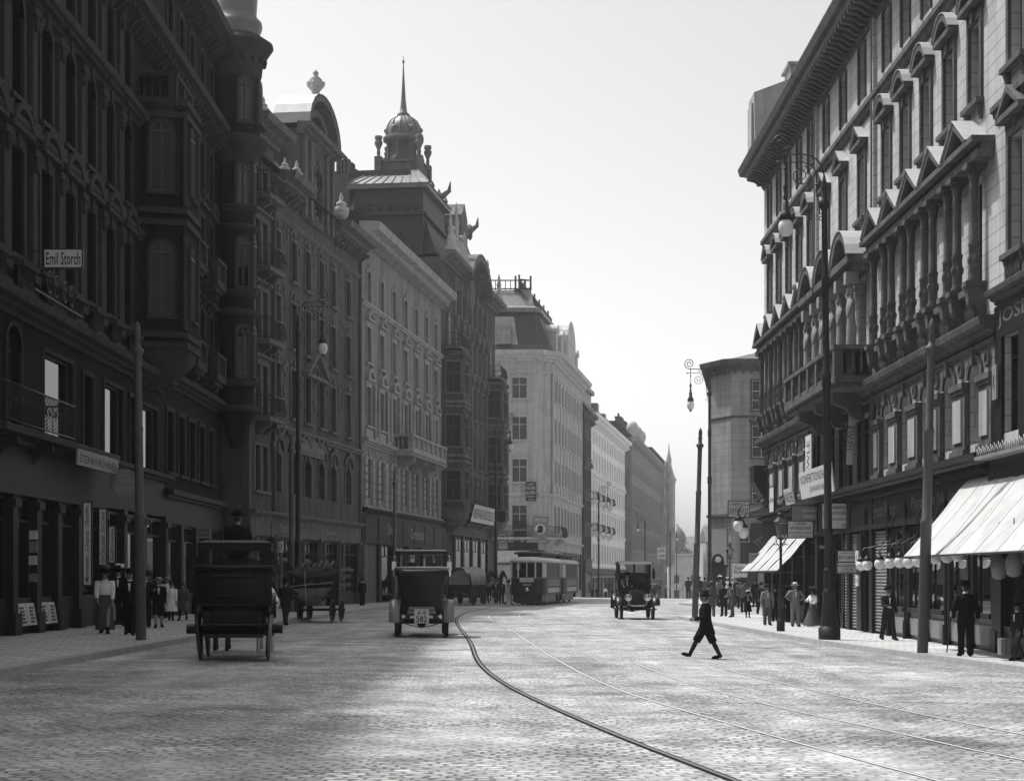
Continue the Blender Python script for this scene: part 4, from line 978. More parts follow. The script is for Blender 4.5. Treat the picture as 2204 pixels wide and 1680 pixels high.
roof(F, SLATE, [(.6, 24.2), (-5, 26), (-12, 26), (-12, 23.6)])

# ---- gabled baroque house
def lx(y): return -22+.138*y
B3 = thing('apartment_house', 'grey stucco house with a big rounded gable topped by an urn, left of the street', 'building', (lx(76.5), 76.5, ground(-11, 85)+.13))
F = Fac(B3, lx(76.5), 76.5, lx(98), 98, 1); kf = F.L/21.5
S = [(y-76.5)*kf for y in (80.9, 83.8, 86.4, 89.1, 91.6, 95.0)]; R0 = [(y-76.5)*kf for y in (77.6, 78.8)]
specs = [(9.0, 1.05, 2.3, 0, 'cross', 'jamb sill orn'), (12.3, 1.05, 2.15, 0, 'cross', 'jamb sill orn'), (15.5, 1.0, 1.9, 0, 'cross', 'jamb sill orn')]
rsp = [(5.3, .9, 2.0, 0, 'cross', 'jamb sill'), (8.6, .9, 2.3, 0, 'cross', 'hood sill'), (12.0, .9, 2.2, 0, 'cross', 'hood sill'), (15.2, .9, 2.1, 0, 'cross', 'hood sill'), (18.4, .9, 1.8, .3, 'cross', 'jamb sill')]
ops = [(s, z, w, h, r) for s in S for z, w, h, r, _, _ in specs]+[(s, z, w, h, r) for s in R0 for z, w, h, r, _, _ in rsp]+[(s, 5.4, 1.35, 1.9, .66) for s in S]
sR = 80.0-76.5
b = F.mb(); wall(b, 0, F.L, 4.2, 19.6, ops, .3); mass(b, F, 12, -1, 19.7); b.build('wall', STUC_M, B3)
for s in S:
    for z, w, h, r, st, su in specs: window(F, s, z, w, h, r, st, su, FRAME_W if z > 10 else FRAME_D, GLASS, STUC_MT, rev=.24)
    window(F, s, 5.4, 1.35, 1.9, .66, 'cross', 'jamb key', FRAME_D, GLASS, STUC_MT, rev=.24, tw=.16)
for s in R0:
    for z, w, h, r, st, su in rsp: window(F, s, z, w, h, r, st, su, FRAME_W, GLASS_L, STUC_MT, rev=.2)
for z in (8.5, 11.9, 15.1, 18.3): iron_balcony(F, .5, 3.0, z, .8, slab=STUC_MT)
b = F.mb(); b.box((0, 0, 19.6), (sR+.3, -10, 21.2)) if False else b.box((0, -10, 19.6), (sR+.6, 0, 21.2)); b.box((sR+.05, -.02, 4.2), (sR+.35, .16, 19.4)); b.box((F.L-.35, -.02, 4.2), (F.L-.02, .12, 19.2)); b.build('corner_bay', STUC_M, B3)
b = F.mb(); cornice(b, -.3, sR+.8, 20.9, .75, 1.0); cornice(b, sR+.5, 8.0, 19.3, .75, 1.05); cornice(b, 15.2, F.L, 19.3, .75, 1.05); string(b, sR, F.L, 18.0, .2, .14); string(b, sR, F.L, 8.2, .3, .22); brackets(b, sR+1.2, 8, 18.9, .4, .6, .15, .7); brackets(b, 15.2, F.L, 18.9, .4, .6, .15, .7)
b.build('cornices', STUC_MT, B3)
g0, g1 = 8.2, 15.2; gm = (g0+g1)/2
b = F.mb(); wall(b, g0+.4, g1-.4, 18.9, 23.2, [(gm, 19.3, 1.5, 2.6, .75)], .35, d=.1); b.quad((g0+.4, .1, 18.9), (g0+.4, -1.2, 18.9), (g0+.4, -1.2, 23.2), (g0+.4, .1, 23.2)); b.quad((g1-.4, .1, 18.9), (g1-.4, -1.2, 18.9), (g1-.4, -1.2, 23.2), (g1-.4, .1, 23.2))
hw = (g1-g0)/2-.3; n = 14; P = [(gm+hw*math.cos(PI*i/n), 23.4+2.0*math.sin(PI*i/n)) for i in range(n+1)]
b.prism(P, -1.2, -.15, (0, 2, 1)); b.box((g0+.5, -5, 18.9), (g1-.5, -1.15, 22.2))
for sg in (-1, 1):                                       # volutes
    e = gm+sg*((g1-g0)/2-.4); b.prism([(e, 18.9), (e+sg*1.5, 19.9), (e+sg*1.45, 20.2), (e+sg*.9, 20.1), (e+sg*.45, 20.6), (e+sg*.18, 21.6), (e+sg*.1, 22.9), (e, 22.9)], -.6, .0, (0, 2, 1))
gable = b.build('gable', STUC_M, B3)
window(F, gm, 19.3, 1.5, 2.6, .75, 'cross', 'jamb key', FRAME_W, GLASS_L, STUC_MT, d=.1, rev=.28)
b = F.mb(); cornice(b, g0+.1, g1-.1, 22.9, .5, .7)
for i in range(n):
    p, q = P[i], P[i+1]; f = .86; b.prism([p, q, (gm+(q[0]-gm)*f, 23.4+(q[1]-23.4)*f), (gm+(p[0]-gm)*f, 23.4+(p[1]-23.4)*f)], -.2, .5, (0, 2, 1))
for s in (gm-1.6, gm+1.6, g0+.7, g1-.7): b.box((s-.2, .08, 19.0), (s+.2, .26, 22.9))
for k in range(10): b.ball((gm-1.6+.36*k, .12, 24.1+.5*math.sin(PI*k/9)), .2, 7, 5, (1, .5, 1.1))
b.build('gable_mouldings', STUC_MT, gable)
b = F.mb(); n = 12; P2 = [(gm+(hw+.06)*math.cos(PI*i/n), 23.4+2.06*math.sin(PI*i/n)) for i in range(n+1)]
for i in range(n): p, q = P2[i], P2[i+1]; b.quad((p[0], .55, p[1]), (q[0], .55, q[1]), (q[0], -1.3, q[1]), (p[0], -1.3, p[1]))
b.build('gable_roof', TIN_L, gable)
b = F.mb(); b.lathe([(r*.72, 25.35+z*.78) for r, z in [(.5, 0), (.42, .2), (.28, .35), (.26, .5), (.6, .85), (.68, 1.1), (.4, 1.2), (.45, 1.3), (.2, 1.5), (.16, 1.6), (.22, 1.72), (.02, 1.95)]], (gm, 0, 0), 14)
for sg in (-1, 1): b.tube([(gm+sg*.42, 0, 26.2), (gm+sg*.6, 0, 26.05), (gm+sg*.55, 0, 25.75), (gm+sg*.35, 0, 25.6)], [.05, .07, .06, .03], 6)
b.build('roof_urn', STAT_L, B3)
for s, z, k in ((1.9, 21.7, .8), (7.6, 20.05, .9), (16.8, 20.05, 1.2), (5.5, 20.0, .7)):
    b = F.mb(); b.lathe([(r, z+q) for r, q in urn_prof(k)], (s, .1, 0), 12); b.ball((s, .1, z+.5*k), .3*k, 8, 5, (1.2, 1.1, .8)); b.build('roof_urn', STAT_L, B3)
b = F.mb(); rr = random.Random(5)                        # rocaille and reliefs over the front
for s in [(S[i]+S[i+1])/2 for i in range(5)]:
    for z in (11.2, 14.5, 17.4, 10.0):
        for k in range(5): b.ball((s+rr.uniform(-.35, .35), .02, z+rr.uniform(-.45, .45)), rr.uniform(.08, .18), 6, 4, (1, .5, 1.2))
for s in S: b.tube([(s+(.95)*math.cos(PI*i/8), .1, 7.35+.55*math.sin(PI*i/8)) for i in range(9)], .09, 6); b.ball((s, .14, 7.95), .26, 8, 5, (1.4, .6, .8))
for i in range(3): b.tube([(3.2+i*4+k*.25, .18, 8.2+.22*math.sin(k*.9+i)) for k in range(12)], .1, 6)
pa, pb, pm = S[2]-.9, S[3]+.9, (S[2]+S[3])/2; b.box((pa, -.02, 11.25), (pb, .3, 11.42)); b.prism([(pa, 11.42), (pm, 12.75), (pm, 12.5), (pa+.4, 11.42)], -.02, .34, (0, 2, 1)); b.prism([(pb, 11.42), (pm, 12.75), (pm, 12.5), (pb-.4, 11.42)], -.02, .34, (0, 2, 1))
for k in range(9): b.ball((pm-1.1+.28*k, .05, 11.65+.35*math.sin(PI*k/8)), .15, 6, 4, (1, .5, 1))
b.build('stucco_relief', STUC_MT, B3)
b = F.mb(); b.box((sR+3.2, .1, 7.35), (sR+9.3, .2, 8.15)); o = b.build('name_board', STUC_MT, B3)
b = F.mb(); cornice(b, 0, F.L, 4.1, .3, .35); b.box((0, -.25, 3.3), (F.L, .08, 4.1))
for s in (.25, 4.2, 8.3, 12.5, 16.6, F.L-.3): b.box((s-.25, -.3, 0), (s+.25, .16, 3.4)); b.lathe([(.12, .6), (.09, 1), (.08, 2.9), (.15, 3.2)], (s, .26, 0), 8)
b.build('shop_front', STUC_MT, B3)
for a, c in ((.5, 3.95), (4.45, 8.05), (8.55, 12.25), (12.75, 16.35), (16.85, F.L-.55)): shop(F, a, c, .5, 2.8, -.1, WOOD_D); b = F.mb(); b.box((a, -.3, 0), (c, -.02, .5)); b.build('stall_riser', WOOD_D, B3)
roof(F, SLATE, [(.4, 20.0), (-3.0, 23.4), (-12, 23.4), (-12, 19.7)]); chimney(F, 4.5, -2.5, 22, 1.6, .8, 2.2, STUC_M); chimney(F, 18, -4, 22, 2.2, .8, 2.6, STUC_M)

# ---- pale house with dentil cornice
B4 = thing('apartment_house', 'pale weathered seven-bay house with dentilled cornice, between gabled and domed houses', 'building', (lx(98.2), 98.2, ground(-7, 110)+.13))
F = Fac(B4, lx(98.2), 98.2, lx(123.3), 123.3, 1)
S = [1.9+3.55*i for i in range(7)]
specs = [(6.0, 1.2, 2.2, 0, 'cross', 'jamb key'), (10.1, 1.2, 2.2, 0, 'cross', 'seg sill'), (13.7, 1.15, 2.0, 0, 'cross', 'tri sill brk'), (17.15, 1.05, 1.75, .25, 'cross', 'jamb key')]
row(F, S, specs, STUC_L, STUC_LT, 5.2, 20.4, 12, fr=FRAME_D, tw=.17)
b = F.mb(); cornice(b, -.2, F.L+.1, 20.3, 1.0, 1.15); brackets(b, 0, F.L, 20.2, .35, .6, .16, .42); string(b, 0, F.L, 16.75, .28, .2); cornice(b, 0, F.L, 8.9, .4, .45); string(b, 0, F.L, 5.3, .25, .2); b.build('cornices', STUC_LT, B4)
b = F.mb()
for i in range(6):
    c = (S[i]+S[i+1])/2
    for o in (-.5, .5): b.lathe([(.14, 9.6), (.12, 9.8), (.11, 12.2), (.17, 12.5)], (c+o, .12, 0), 8)
    b.box((c-.5, 0, 9.35), (c+.5, .15, 9.6))
for s in S:
    b.box((s-.9, 0, 9.3), (s+.9, .1, 9.9))
    for z in [5.6+.45*k for k in range(6)]:
        for sg in (-1, 1): b.box((s+sg*1.0-.32, 0, z), (s+sg*1.0+.32, .14, z+.36))
b.build('half_columns_and_quoins', STUC_LT, B4)
stone_balcony(F, S[2]-.6, S[5]+.6, 9.25, 1.3, STUC_LT, .9, .9)
b = F.mb(); cornice(b, 0, F.L, 5.1, .3, .4); b.box((0, -.25, 3.4), (F.L, .1, 5.1)); 
for k in range(7): b.box((.5+3.6*k, .1, 3.6), (3.6+3.6*k, .14, 4.9))
for s in (.3, 4.6, 9.0, 13.4, 17.7, 21.5, F.L-.3): b.box((s-.3, -.3, 0), (s+.3, .14, 3.4))
b.build('shop_front', WOOD_D, B4)
for a, c in ((4.9, 8.7), (9.3, 13.1), (13.7, 17.4), (18.0, 21.2), (21.8, F.L-.6)): shop(F, a, c, .4, 3.0, -.1, WOOD_D)
b = F.mb(); b.box((.6, -.2, 0), (2.4, -.05, 3.4)); b.box((2.5, -.2, 0), (4.3, -.05, 3.4)); b.build('closed_shutters', WOOD_M, B4)
roof(F, SLATE, [(.9, 21.4), (-5, 24), (-12, 24), (-12, 20.4)])

# ---- domed brownstone
B5 = thing('apartment_house', 'ornate dark house with twin oriels, arched gable, steep slate roof and a domed spire', 'building', (lx(123.5), 123.5, ground(-3, 136)+.13))
F = Fac(B5, lx(123.5), 123.5, lx(149), 149, 1); L5 = F.L
S = [6.7, 9.3, 11.6, 14.2, 16.5, 19.0]
row(F, S, [(6.4, 1.05, 2.4, 0, 'cross', 'jamb sill'), (10.0, 1.05, 2.5, 0, 'cross', 'jamb sill orn'), (13.8, 1.05, 2.4, 0, 'cross', 'jamb sill orn'), (17.4, 1.0, 2.3, .4, 'cross', 'jamb sill orn'), (20.9, .95, 1.9, .4, 'cross', 'jamb sill orn')], ORN, ORN_T, 0, 24.0, 13, fr=FRAME_W, rev=.12, down=-3)
oriel(F, .9, 4.6, 1.3, 6.2, [(7.0, 1.2, 2.1, 0), (10.8, 1.2, 2.2, 0), (14.6, 1.2, 2.2, 0)], 17.6, ORN, ORN_T, corbel=1.6)
oriel(F, L5-5.0, L5-1.2, 1.3, 6.2, [(7.0, 1.2, 2.1, 0), (10.8, 1.2, 2.2, 0), (14.6, 1.2, 2.2, 0)], 17.6, ORN, ORN_T, corbel=1.6)
for a in (.9, L5-5.0): iron_balcony(F, a, a+3.7, 17.9, 1.2, slab=ORN_T)
for s in (2.7, L5-3.1): window(F, s, 18.2, 1.2, 2.3, .5, 'cross', 'jamb', FRAME_W, GLASS_L, ORN_T, d=.08, rev=.02)
iron_balcony(F, 5.4, L5-5.6, 6.0, .8, slab=ORN_T)
c0, c1 = 7.6, 18.2; cm = (c0+c1)/2; hw = (c1-c0)/2
b = F.mb(); cornice(b, -.2, c0, 23.8, .7, 1.0); cornice(b, c1, L5+.2, 23.8, .7, 1.0); string(b, 0, L5, 9.3, .3, .25); string(b, 0, L5, 16.9, .2, .15)
n = 16; Rr = (hw*hw+2.2*2.2)/(2*2.2); a0 = math.asin(hw/Rr); P = [(cm+Rr*math.sin(-a0+2*a0*i/n), 24.2+2.2-Rr+Rr*math.cos(-a0+2*a0*i/n)) for i in range(n+1)]
for i in range(n): p, q = P[i], P[i+1]; b.prism([p, q, (q[0], q[1]-.6), (p[0], p[1]-.6)], -.2, 1.0, (0, 2, 1))
b.build('cornices', ORN_T, B5)
b = F.mb(); b.prism([(c0, 23.8)]+P[::1]+[(c1, 23.8)], -3.5, .0, (0, 2, 1)); b.build('arched_gable', ORN, B5)
b = F.mb(); b.lathe([(1.35, 0), (1.5, .12), (1.2, .2)], (cm, 0, 23.2), 20, axis=1) if False else b.ball((cm, .05, 23.4), 1.3, 14, 8, (1, .15, 1)); rr = random.Random(9)
for k in range(120):
    s = rr.uniform(5.5, L5-5.5); z = rr.choice((9.6, 13.2, 17.0, 20.4, 23.2, 24.2))+rr.uniform(-.3, .3); b.ball((s, .05, z), rr.uniform(.1, .24), 6, 4, (1, .6, 1.2))
for s in [5.2]+[(S[i]+S[i+1])/2 for i in range(5)]+[20.3]:
    b.box((s-.28, -.02, 6), (s+.28, .16, 23.6)); b.ball((s, .2, 20.2), .35, 8, 5, (1, .7, 1.6)); b.ball((s, .2, 16.8), .32, 8, 5, (1, .7, 1.5))
b.build('sculpted_ornament', ORN_T, B5)
b = F.mb()                                              # steep slate roof, tower block, seam-metal cap
b.loft([[(.2, -.4, 24.3), (L5-.2, -.4, 24.3), (L5-.2, -13, 24.3), (.2, -13, 24.3)], [(1.4, -2.6, 30.6), (L5-1.4, -2.6, 30.6), (L5-1.4, -11, 30.6), (1.4, -11, 30.6)]], False); rf = b.build('roof', SLATE, B5)
b = F.mb(); b.box((.0, -6.2, 24.2), (8.6, -1.3, 29.0)); b.box((-.25, -6.5, 27.0), (8.8, -1.05, 27.2))
for k in range(7): b.lathe([(.0, 0), (.24, .0), (.24, .1), (.16, .12)], (-.05, -5.7+.65*k, 27.6), 10, axis=0)
b.prism([(-3.9, 25.0), (-2.9, 25.0), (-2.9, 26.0), (-3.4, 26.5), (-3.9, 26.0)], -.25, .3, (1, 2, 0))
b.build('tower', SLATE, rf)
b = F.mb(); b.box((-.4, -6.7, 28.9), (9, -.9, 29.2)); b.loft([[(-.5, -6.8, 29.2), (9.1, -6.8, 29.2), (9.1, -.8, 29.2), (-.5, -.8, 29.2)], [(2.6, -5.2, 30.8), (6.6, -5.2, 30.8), (6.6, -2.2, 30.8), (2.6, -2.2, 30.8)]], False)
for k in range(10): a = k/9; b.tube([(-.5, -6.8+6.0*a, 29.23), (2.6, -5.2+3.0*a, 30.83)], .05, 4)
b.loft([[(-1.2, -11, 26.5), (9.1, -11, 26.5), (9.1, -6.3, 26.5), (-1.2, -6.3, 26.5)], [(1, -9, 28.4), (8, -9, 28.4), (8, -6.2, 29.2), (1, -6.2, 29.2)]], False)
b.build('tower_roof', TIN, rf)
dc = (4.6, -3.65)
b = F.mb(); b.loft([[(7.0, -11, 30.62), (L5-1.3, -11, 30.62), (L5-1.3, -2.5, 30.62), (7.0, -2.5, 30.62)], [(7.0, -7.5, 31.9), (L5-5, -7.5, 31.9), (L5-5, -5.5, 31.9), (7.0, -5.5, 31.9)]], False)
for k in range(14): a = k/13; b.tube([(7.0+(L5-8.3)*a, -2.5, 30.66), (7.0+(L5-12)*a, -5.5, 31.94)], .05, 4)
b.build('ridge_roof', TIN, rf)
b = F.mb(); b.box((dc[0]-1.7, dc[1]-1.55, 30.7), (dc[0]+1.7, dc[1]+1.55, 31.5)); b.box((dc[0]-1.85, dc[1]-1.7, 31.5), (dc[0]+1.85, dc[1]+1.7, 31.62)); b.lathe([(1.3, 31.6), (1.2, 31.8), (1.0, 32.0), (.98, 33.0), (1.15, 33.15), (1.5, 33.35), (1.52, 33.6), (1.2, 33.7)], (dc[0], dc[1], 0), 16)
for k in range(8): a = 2*PI*k/8+.2; b.lathe([(.14, 31.8), (.1, 32.1), (.09, 32.8), (.17, 33.1)], (dc[0]+1.18*math.cos(a), dc[1]+1.18*math.sin(a), 0), 7); b.ball((dc[0]+1.45*math.cos(a), dc[1]+1.45*math.sin(a), 31.8), .22, 7, 5, (1, 1, 1.3))
for sx in (-1, 1):
    for sy in (-1, 1): b.box((dc[0]+sx*1.65-.26, dc[1]+sy*1.5-.26, 30.7), (dc[0]+sx*1.65+.26, dc[1]+sy*1.5+.26, 31.9)); b.lathe([(.1, 31.9), (.14, 32.2), (.1, 32.4), (.28, 32.8), (.3, 33.0), (.2, 33.05), (.28, 33.2), (.27, 33.4), (.05, 33.45)], (dc[0]+sx*1.65, dc[1]+sy*1.5, 0), 10)
b.build('lantern', ORN_T, rf)
b = F.mb(); b.lathe([(1.22, 33.65), (1.27, 34.0), (1.2, 34.4), (.98, 34.8), (.6, 35.1), (.32, 35.22)], (dc[0], dc[1], 0), 24)
for k in range(12): a = 2*PI*k/12; b.tube([(dc[0]+r*1.02*math.cos(a), dc[1]+r*1.02*math.sin(a), z) for r, z in ((1.22, 33.65), (1.27, 34.0), (1.2, 34.4), (.98, 34.8), (.6, 35.1))], .055, 5)
for k in range(6): a = 2*PI*k/6+.4; b.ball((dc[0]+1.22*math.cos(a), dc[1]+1.22*math.sin(a), 34.15), .22, 8, 6)
b.lathe([(.42, 35.15), (.5, 35.3), (.28, 35.5), (.24, 35.8), (.17, 36.4), (.08, 38), (.035, 39.0), (.1, 39.2), (.02, 39.35), (.02, 39.6)], (dc[0], dc[1], 0), 10)
for k in range(9): b.lathe([(.02, 0), (.24-.02*k, .03), (.02, .08)], (dc[0], dc[1], 35.9+.3*k), 8)
b.build('dome_with_spire', TIN, rf)
b = F.mb(); b.box((-.35, -7.6, 24), (1.2, -6.6, 30.0))
for k in range(4): b.box((-.3, -7.5+.25*k, 30.0), (.3, -7.32+.25*k, 31.3-.25*(k % 2)))
for k in range(4): b.box((1.4+1.2*k, -7.4, 26), (2.2+1.2*k, -6.7, 31.2-.2*k))
b.build('chimney', ORN, rf)
for s, z, k in ((1.2, 24.5, 1.6), (3.6, 24.5, 2.4), (7.2, 24.6, 1.5), (18.6, 24.6, 1.5), (L5-.8, 24.5, 1.5)):
    b = F.mb(); b.box((s-.4, .1, z), (s+.4, .8, z+.4)); b.lathe([(.34, z+.4), (.28, z+.9), (.3, z+1.0), (.2, z+1.2), (.16, z+k*1.0), (.22, z+k*1.05), (.1, z+k*1.3), (.13, z+k*1.4), (.02, z+k*1.7)], (s, .45, 0), 10); b.build('roof_finial', STAT_L, B5)
b = F.mb()                                              # seated figures on the parapet
for s in (2.4, 6.0): b.ell([(s, .4, 24.5, .6, .45), (s, .4, 25.0, .55, .45), (s, .35, 25.5, .35, .3), (s, .35, 26.0, .38, .25), (s, .35, 26.25, .15, .12)], 10); b.ball((s, .38, 26.45), .22, 8, 6)
b.build('parapet_figures', STAT_L, B5)
b = F.mb()                                              # crest of the steep roof with horned finials
b.box((9.9, -2.8, 30.5), (L5-1.3, -2.5, 30.9))
for s in (10.6, 13.4, 16.4, 20.2, L5-1.6): b.lathe([(.3, 30.6), (.35, 31), (.12, 31.2), (.2, 31.4), (.02, 31.8)], (s, -2.6, 0), 8)
for s in (10.6, L5-1.6): b.tube([(s, -2.4, 30.7), (s, -1.8, 30.6), (s, -1.3, 31.0), (s, -1.2, 31.7)], [.3, .26, .18, .03], 6)
for q in ((.0, .7), (.5, 1.1), (1.0, .5), (1.6, .9)): b.ball((L5-1.6-q[0]*.5, -2.0+q[0]*.2, 29.6+q[1]), .3, 8, 5, (.8, .7, 1.4))
b.prism([(12.2, 26.4), (15.0, 26.4), (15.0, 29.5), (13.6, 30.6), (12.2, 29.5)], -3, -.6, (0, 2, 1)); b.build('roof_crest', ORN_T, rf)
b = F.mb(); cornice(b, 0, L5, 5.3, .35, .4); b.box((0, -.2, 4.6), (L5, .1, 5.3))
for s in (.3, 5.0, 8.8, 12.9, 17, 21, L5-.3): b.box((s-.3, -.3, -1), (s+.3, .14, 4.6))
b.build('shop_front', WOOD_D, B5)
for a, c in ((5.3, 8.5), (9.1, 12.6), (13.2, 16.7), (17.3, 20.7)): shop(F, a, c, .4, 4.0, .03, WOOD_D)

# ---- corner house beyond the side street
zb6 = ground(3, 174)+.13
B6 = thing('corner_house', 'big pale stone corner house with pale slate mansard and roof railing, behind the tram', 'building', (3.4, 174.6, zb6))
FA = Fac(B6, -16, 174.6, 2.6, 174.6, 1); FB = Fac(B6, 2.6, 174.6, 4.1, 176.2, 1); FC = Fac(B6, 4.1, 176.2, 8.1, 204.5, 1)
zs = [(6.6, 2.5), (11.4, 2.3), (15.6, 2.3), (19.7, 2.1)]
S6 = [1.9, 5.4, 9, 12.9, 16.75]
ops = [(s, z, 1.5, h, 0) for s in S6 for z, h in zs]+[(16.4, 1.0, 2.4, 4.0, .9), (12.9, 1.0, 1.6, 3.6, 0)]
b = FA.mb(); wall(b, 0, FA.L, 0, 24.0, ops, .3); mass(b, FA, 14, -2, 24.1); b.build('wall', CORN, B6)
for s in S6:
    for i, (z, h) in enumerate(zs): window(FA, s, z, 1.5, h, 0, 'cross', 'jamb sill orn' if i else 'jamb sill', FRAME_W, GLASS, CORN_T, rev=.15)
for s, w, h in ((16.4, 2.4, 4.0), (12.9, 1.6, 3.6)): window(FA, s, 1.0, w, h, .9 if s > 15 else 0, 'shop', 'jamb', R_DARK, GLASS, None, rev=.2)
b = FB.mb(); wall(b, 0, FB.L, -1, 24.0, [], .2); b.build('corner_wall', CORN, B6)
SC_ = [2.0+3.05*i for i in range(9)]
ops = [(s, z, 1.25, h, 0) for s in SC_ for z, h in zs]
b = FC.mb(); wall(b, 0, FC.L, -4, 24.0, ops, .3); mass(b, FC, 13, -4, 24.1); b.build('street_wall', CORN, B6)
for s in SC_:
    for z, h in zs: window(FC, s, z, 1.25, h, 0, 'cross', 'jamb sill', FRAME_D, GLASS, CORN_T, rev=.2)
for F_ in (FA, FB, FC):
    b = F_.mb(); cornice(b, -.3, F_.L+.3, 23.4, 1.0, 1.2); string(b, -.05, F_.L+.05, 10.0, .3, .25); string(b, -.05, F_.L+.05, 5.4, .3, .3); string(b, -.03, F_.L+.03, 22.3, .2, .12)
    for s in [0]+[x+1.7 for x in (S6 if F_ is FA else SC_ if F_ is FC else [])]: b.box((s-.28, -.02, 10.3), (s+.28, .12, 22.3))
    b.build('cornices', CORN_T, B6)
iron_balcony(FA, 11.5, FA.L+.3, 5.9, .9, slab=CORN_T, h=1.1); iron_balcony(FB, 0, FB.L, 5.9, .9, slab=CORN_T, h=1.1); iron_balcony(FC, 0, 5, 5.9, .9, slab=CORN_T, h=1.1)
def xy6(F_, s, d): p = F_.M @ Vector((s, d, 0)); return (p.x, p.y)
def rg(d, z): return [xy6(FA, 0, d)+(z,), xy6(FA, FA.L+.2*d, d)+(z,), xy6(FC, .0-.2*d, d)+(z,), xy6(FC, FC.L, d)+(z,), xy6(FC, FC.L, -13-d*0)+(z,), (xy6(FC, FC.L, -13)[0]-8, xy6(FA, 0, -14)[1], z)]
b = MB(); b.loft([rg(.2, 24.4), rg(-.4, 25.2), rg(-1.6, 28.6)], False); rf = b.build('roof', SLATE, B6)
b = MB(); b.loft([rg(-1.2, 28.5), rg(-1.2, 28.9), rg(-2.0, 29.2), rg(-3.4, 31.0)], False, True); b.build('upper_roof', TIN, rf)
b = MB(); P = rg(-3.5, 31.0)
for (a, c) in zip(P[:3], P[1:4]):
    a, c = Vector(a), Vector(c); n = max(1, int((c-a).length/.5))
    for zz in (.15, 1.0): b.tube([a+Vector((0, 0, zz)), c+Vector((0, 0, zz))], .07, 5)
    for k in range(n+1): p = a+(c-a)*k/n; b.tube([p, p+Vector((0, 0, 1.0+(.45 if k % 8 == 0 else 0)))], .11 if k % 8 == 0 else .045, 5)
b.build('roof_railing', IRON, rf)
for s in (2.2, 6.5, 11, 15.2):                           # pale slate fields with tilted dormer windows
    b = FA.mb(); b.add([(s-1.4, -.28, 25.0), (s+1.4, -.28, 25.0), (s+1.0, -1.25, 28.0), (s-1.0, -1.25, 28.0), (s-1.4, -.5, 25.0), (s+1.4, -.5, 25.0), (s+1.0, -1.5, 28.0), (s-1.0, -1.5, 28.0)], [(0, 1, 2, 3), (0, 3, 7, 4), (1, 5, 6, 2), (3, 2, 6, 7)]); o = b.build('mansard_panel', SLATE_L, rf)
    b = FA.mb(); b.box((s-.75, -1.1, 25.1), (s+.75, -.12, 27.0)); b.build('dormer', TIN, rf)
    window(FA, s, 25.2, 1.3, 1.7, 0, 'cross', '', FRAME_W, GLASS_L, None, d=-.1, rev=-.03)
for s in (4, 9, 14, 19, 24):
    b = FC.mb(); b.box((s-.9, -2, 24.6), (s+.9, -.05, 27.0)); n = 8; b.prism([(s+1.05*math.cos(PI*i/n), 27.0+.8*math.sin(PI*i/n)) for i in range(n+1)], -2.2, .1, (0, 2, 1)); b.build('dormer', CORN_T, rf)
b = FC.mb(); b.box((12, -3, 24.2), (20, .15, 27.2)); n = 12; b.prism([(16+4.0*math.cos(PI*i/n), 27.2+2.6*math.sin(PI*i/n)) for i in range(n+1)], -4, .2, (0, 2, 1)); b.build('rounded_gable', CORN_T, rf)
for i in range(5): shop(FC, .8+5.4*i, 5.8+5.4*i, .4, 4.2, .03, R_DARK)
b = FA.mb(); b.box((0, .0, 4.6), (FA.L, .14, 5.4)); o = b.build('shop_fascia', WOOD_D, B6); fac_text(FA, 'RESTAURANT', 14.2, 5.0, 4.0, .42, .16, GOLD)

# ---- houses further down the left side
def plain(name_label, Y0, X0, Y1, X1, bays_, specs, top, mw, mt, corn=.9, roofm=SLATE, rise=3, dark=FRAME_D, gl=GLASS, bal=()):
    r = thing('apartment_house', name_label, 'building', (X0, Y0, ground(X0, (Y0+Y1)/2)+.13)); f = Fac(r, X0, Y0, X1, Y1, 1)
    S = [f.L*(i+.5)/bays_ for i in range(bays_)]
    row(f, S, specs, mw, mt, -4, top, 13, fr=dark, gl=gl, tw=.16, down=-6)
    b = f.mb(); cornice(b, -.1, f.L+.1, top-.3, .9, corn); brackets(b, 0, f.L, top-.7, .5, corn*.7, .25, .8)
    for z in (4.6, 8.8, 16): string(b, 0, f.L, z, .3, .22)
    b.build('cornices', mt, r); roof(f, roofm, [(.3, top+.5), (-2.4, top+rise), (-13, top+rise), (-13, top)])
    for s in bal: iron_balcony(f, s, s+2.6, 9.1, .9, slab=mt); iron_balcony(f, s, s+2.6, 12.9, .9, slab=mt)
    b = f.mb(); b.box((0, -.1, 3.6), (f.L, .12, 4.6)); b.build('shop_fascia', WOOD_D, r)
    n = max(1, int(f.L/5))
    for i in range(n): shop(f, f.L*i/n+.3, f.L*(i+1)/n-.3, .2, 3.3, .03, WOOD_D)
    return r, f
sp4 = [(5.2, 1.2, 2.4, 0, 'cross', 'jamb'), (9.3, 1.2, 2.5, 0, 'cross', 'hood sill'), (13.2, 1.2, 2.3, 0, 'cross', 'tri sill'), (16.9, 1.1, 2.1, 0, 'cross', 'jamb sill')]
def lx2(Y): return 8.1+.152*(Y-204.5)
plain('narrow dark house squeezed between the stone corner house and the white house', 204.8, lx2(204.8)+.3, 212, lx2(212)+.3, 3, sp4, 21.5, ORN, ORN_T)
r8, f8 = plain('bright white stucco house with iron balconies further down the left side', 212.2, lx2(212.2), 262, lx2(262), 14, sp4+[(20.0, 1.0, 1.5, 0, 'cross', 'jamb')], 22.8, WHITE_W, WHITE_W, 1.1, rise=4, bal=(1.0, 8, 15, 22))
b = f8.mb(); b.box((3, -6, 23), (14, -1.2, 27)); b.box((2.6, -6.2, 26.8), (14.4, -.8, 27.3)); b.box((20, -5, 23), (22, -1, 26.5)); b.box((30, -5, 23), (32, -1, 26)); b.build('roof_storey', TIN, r8)
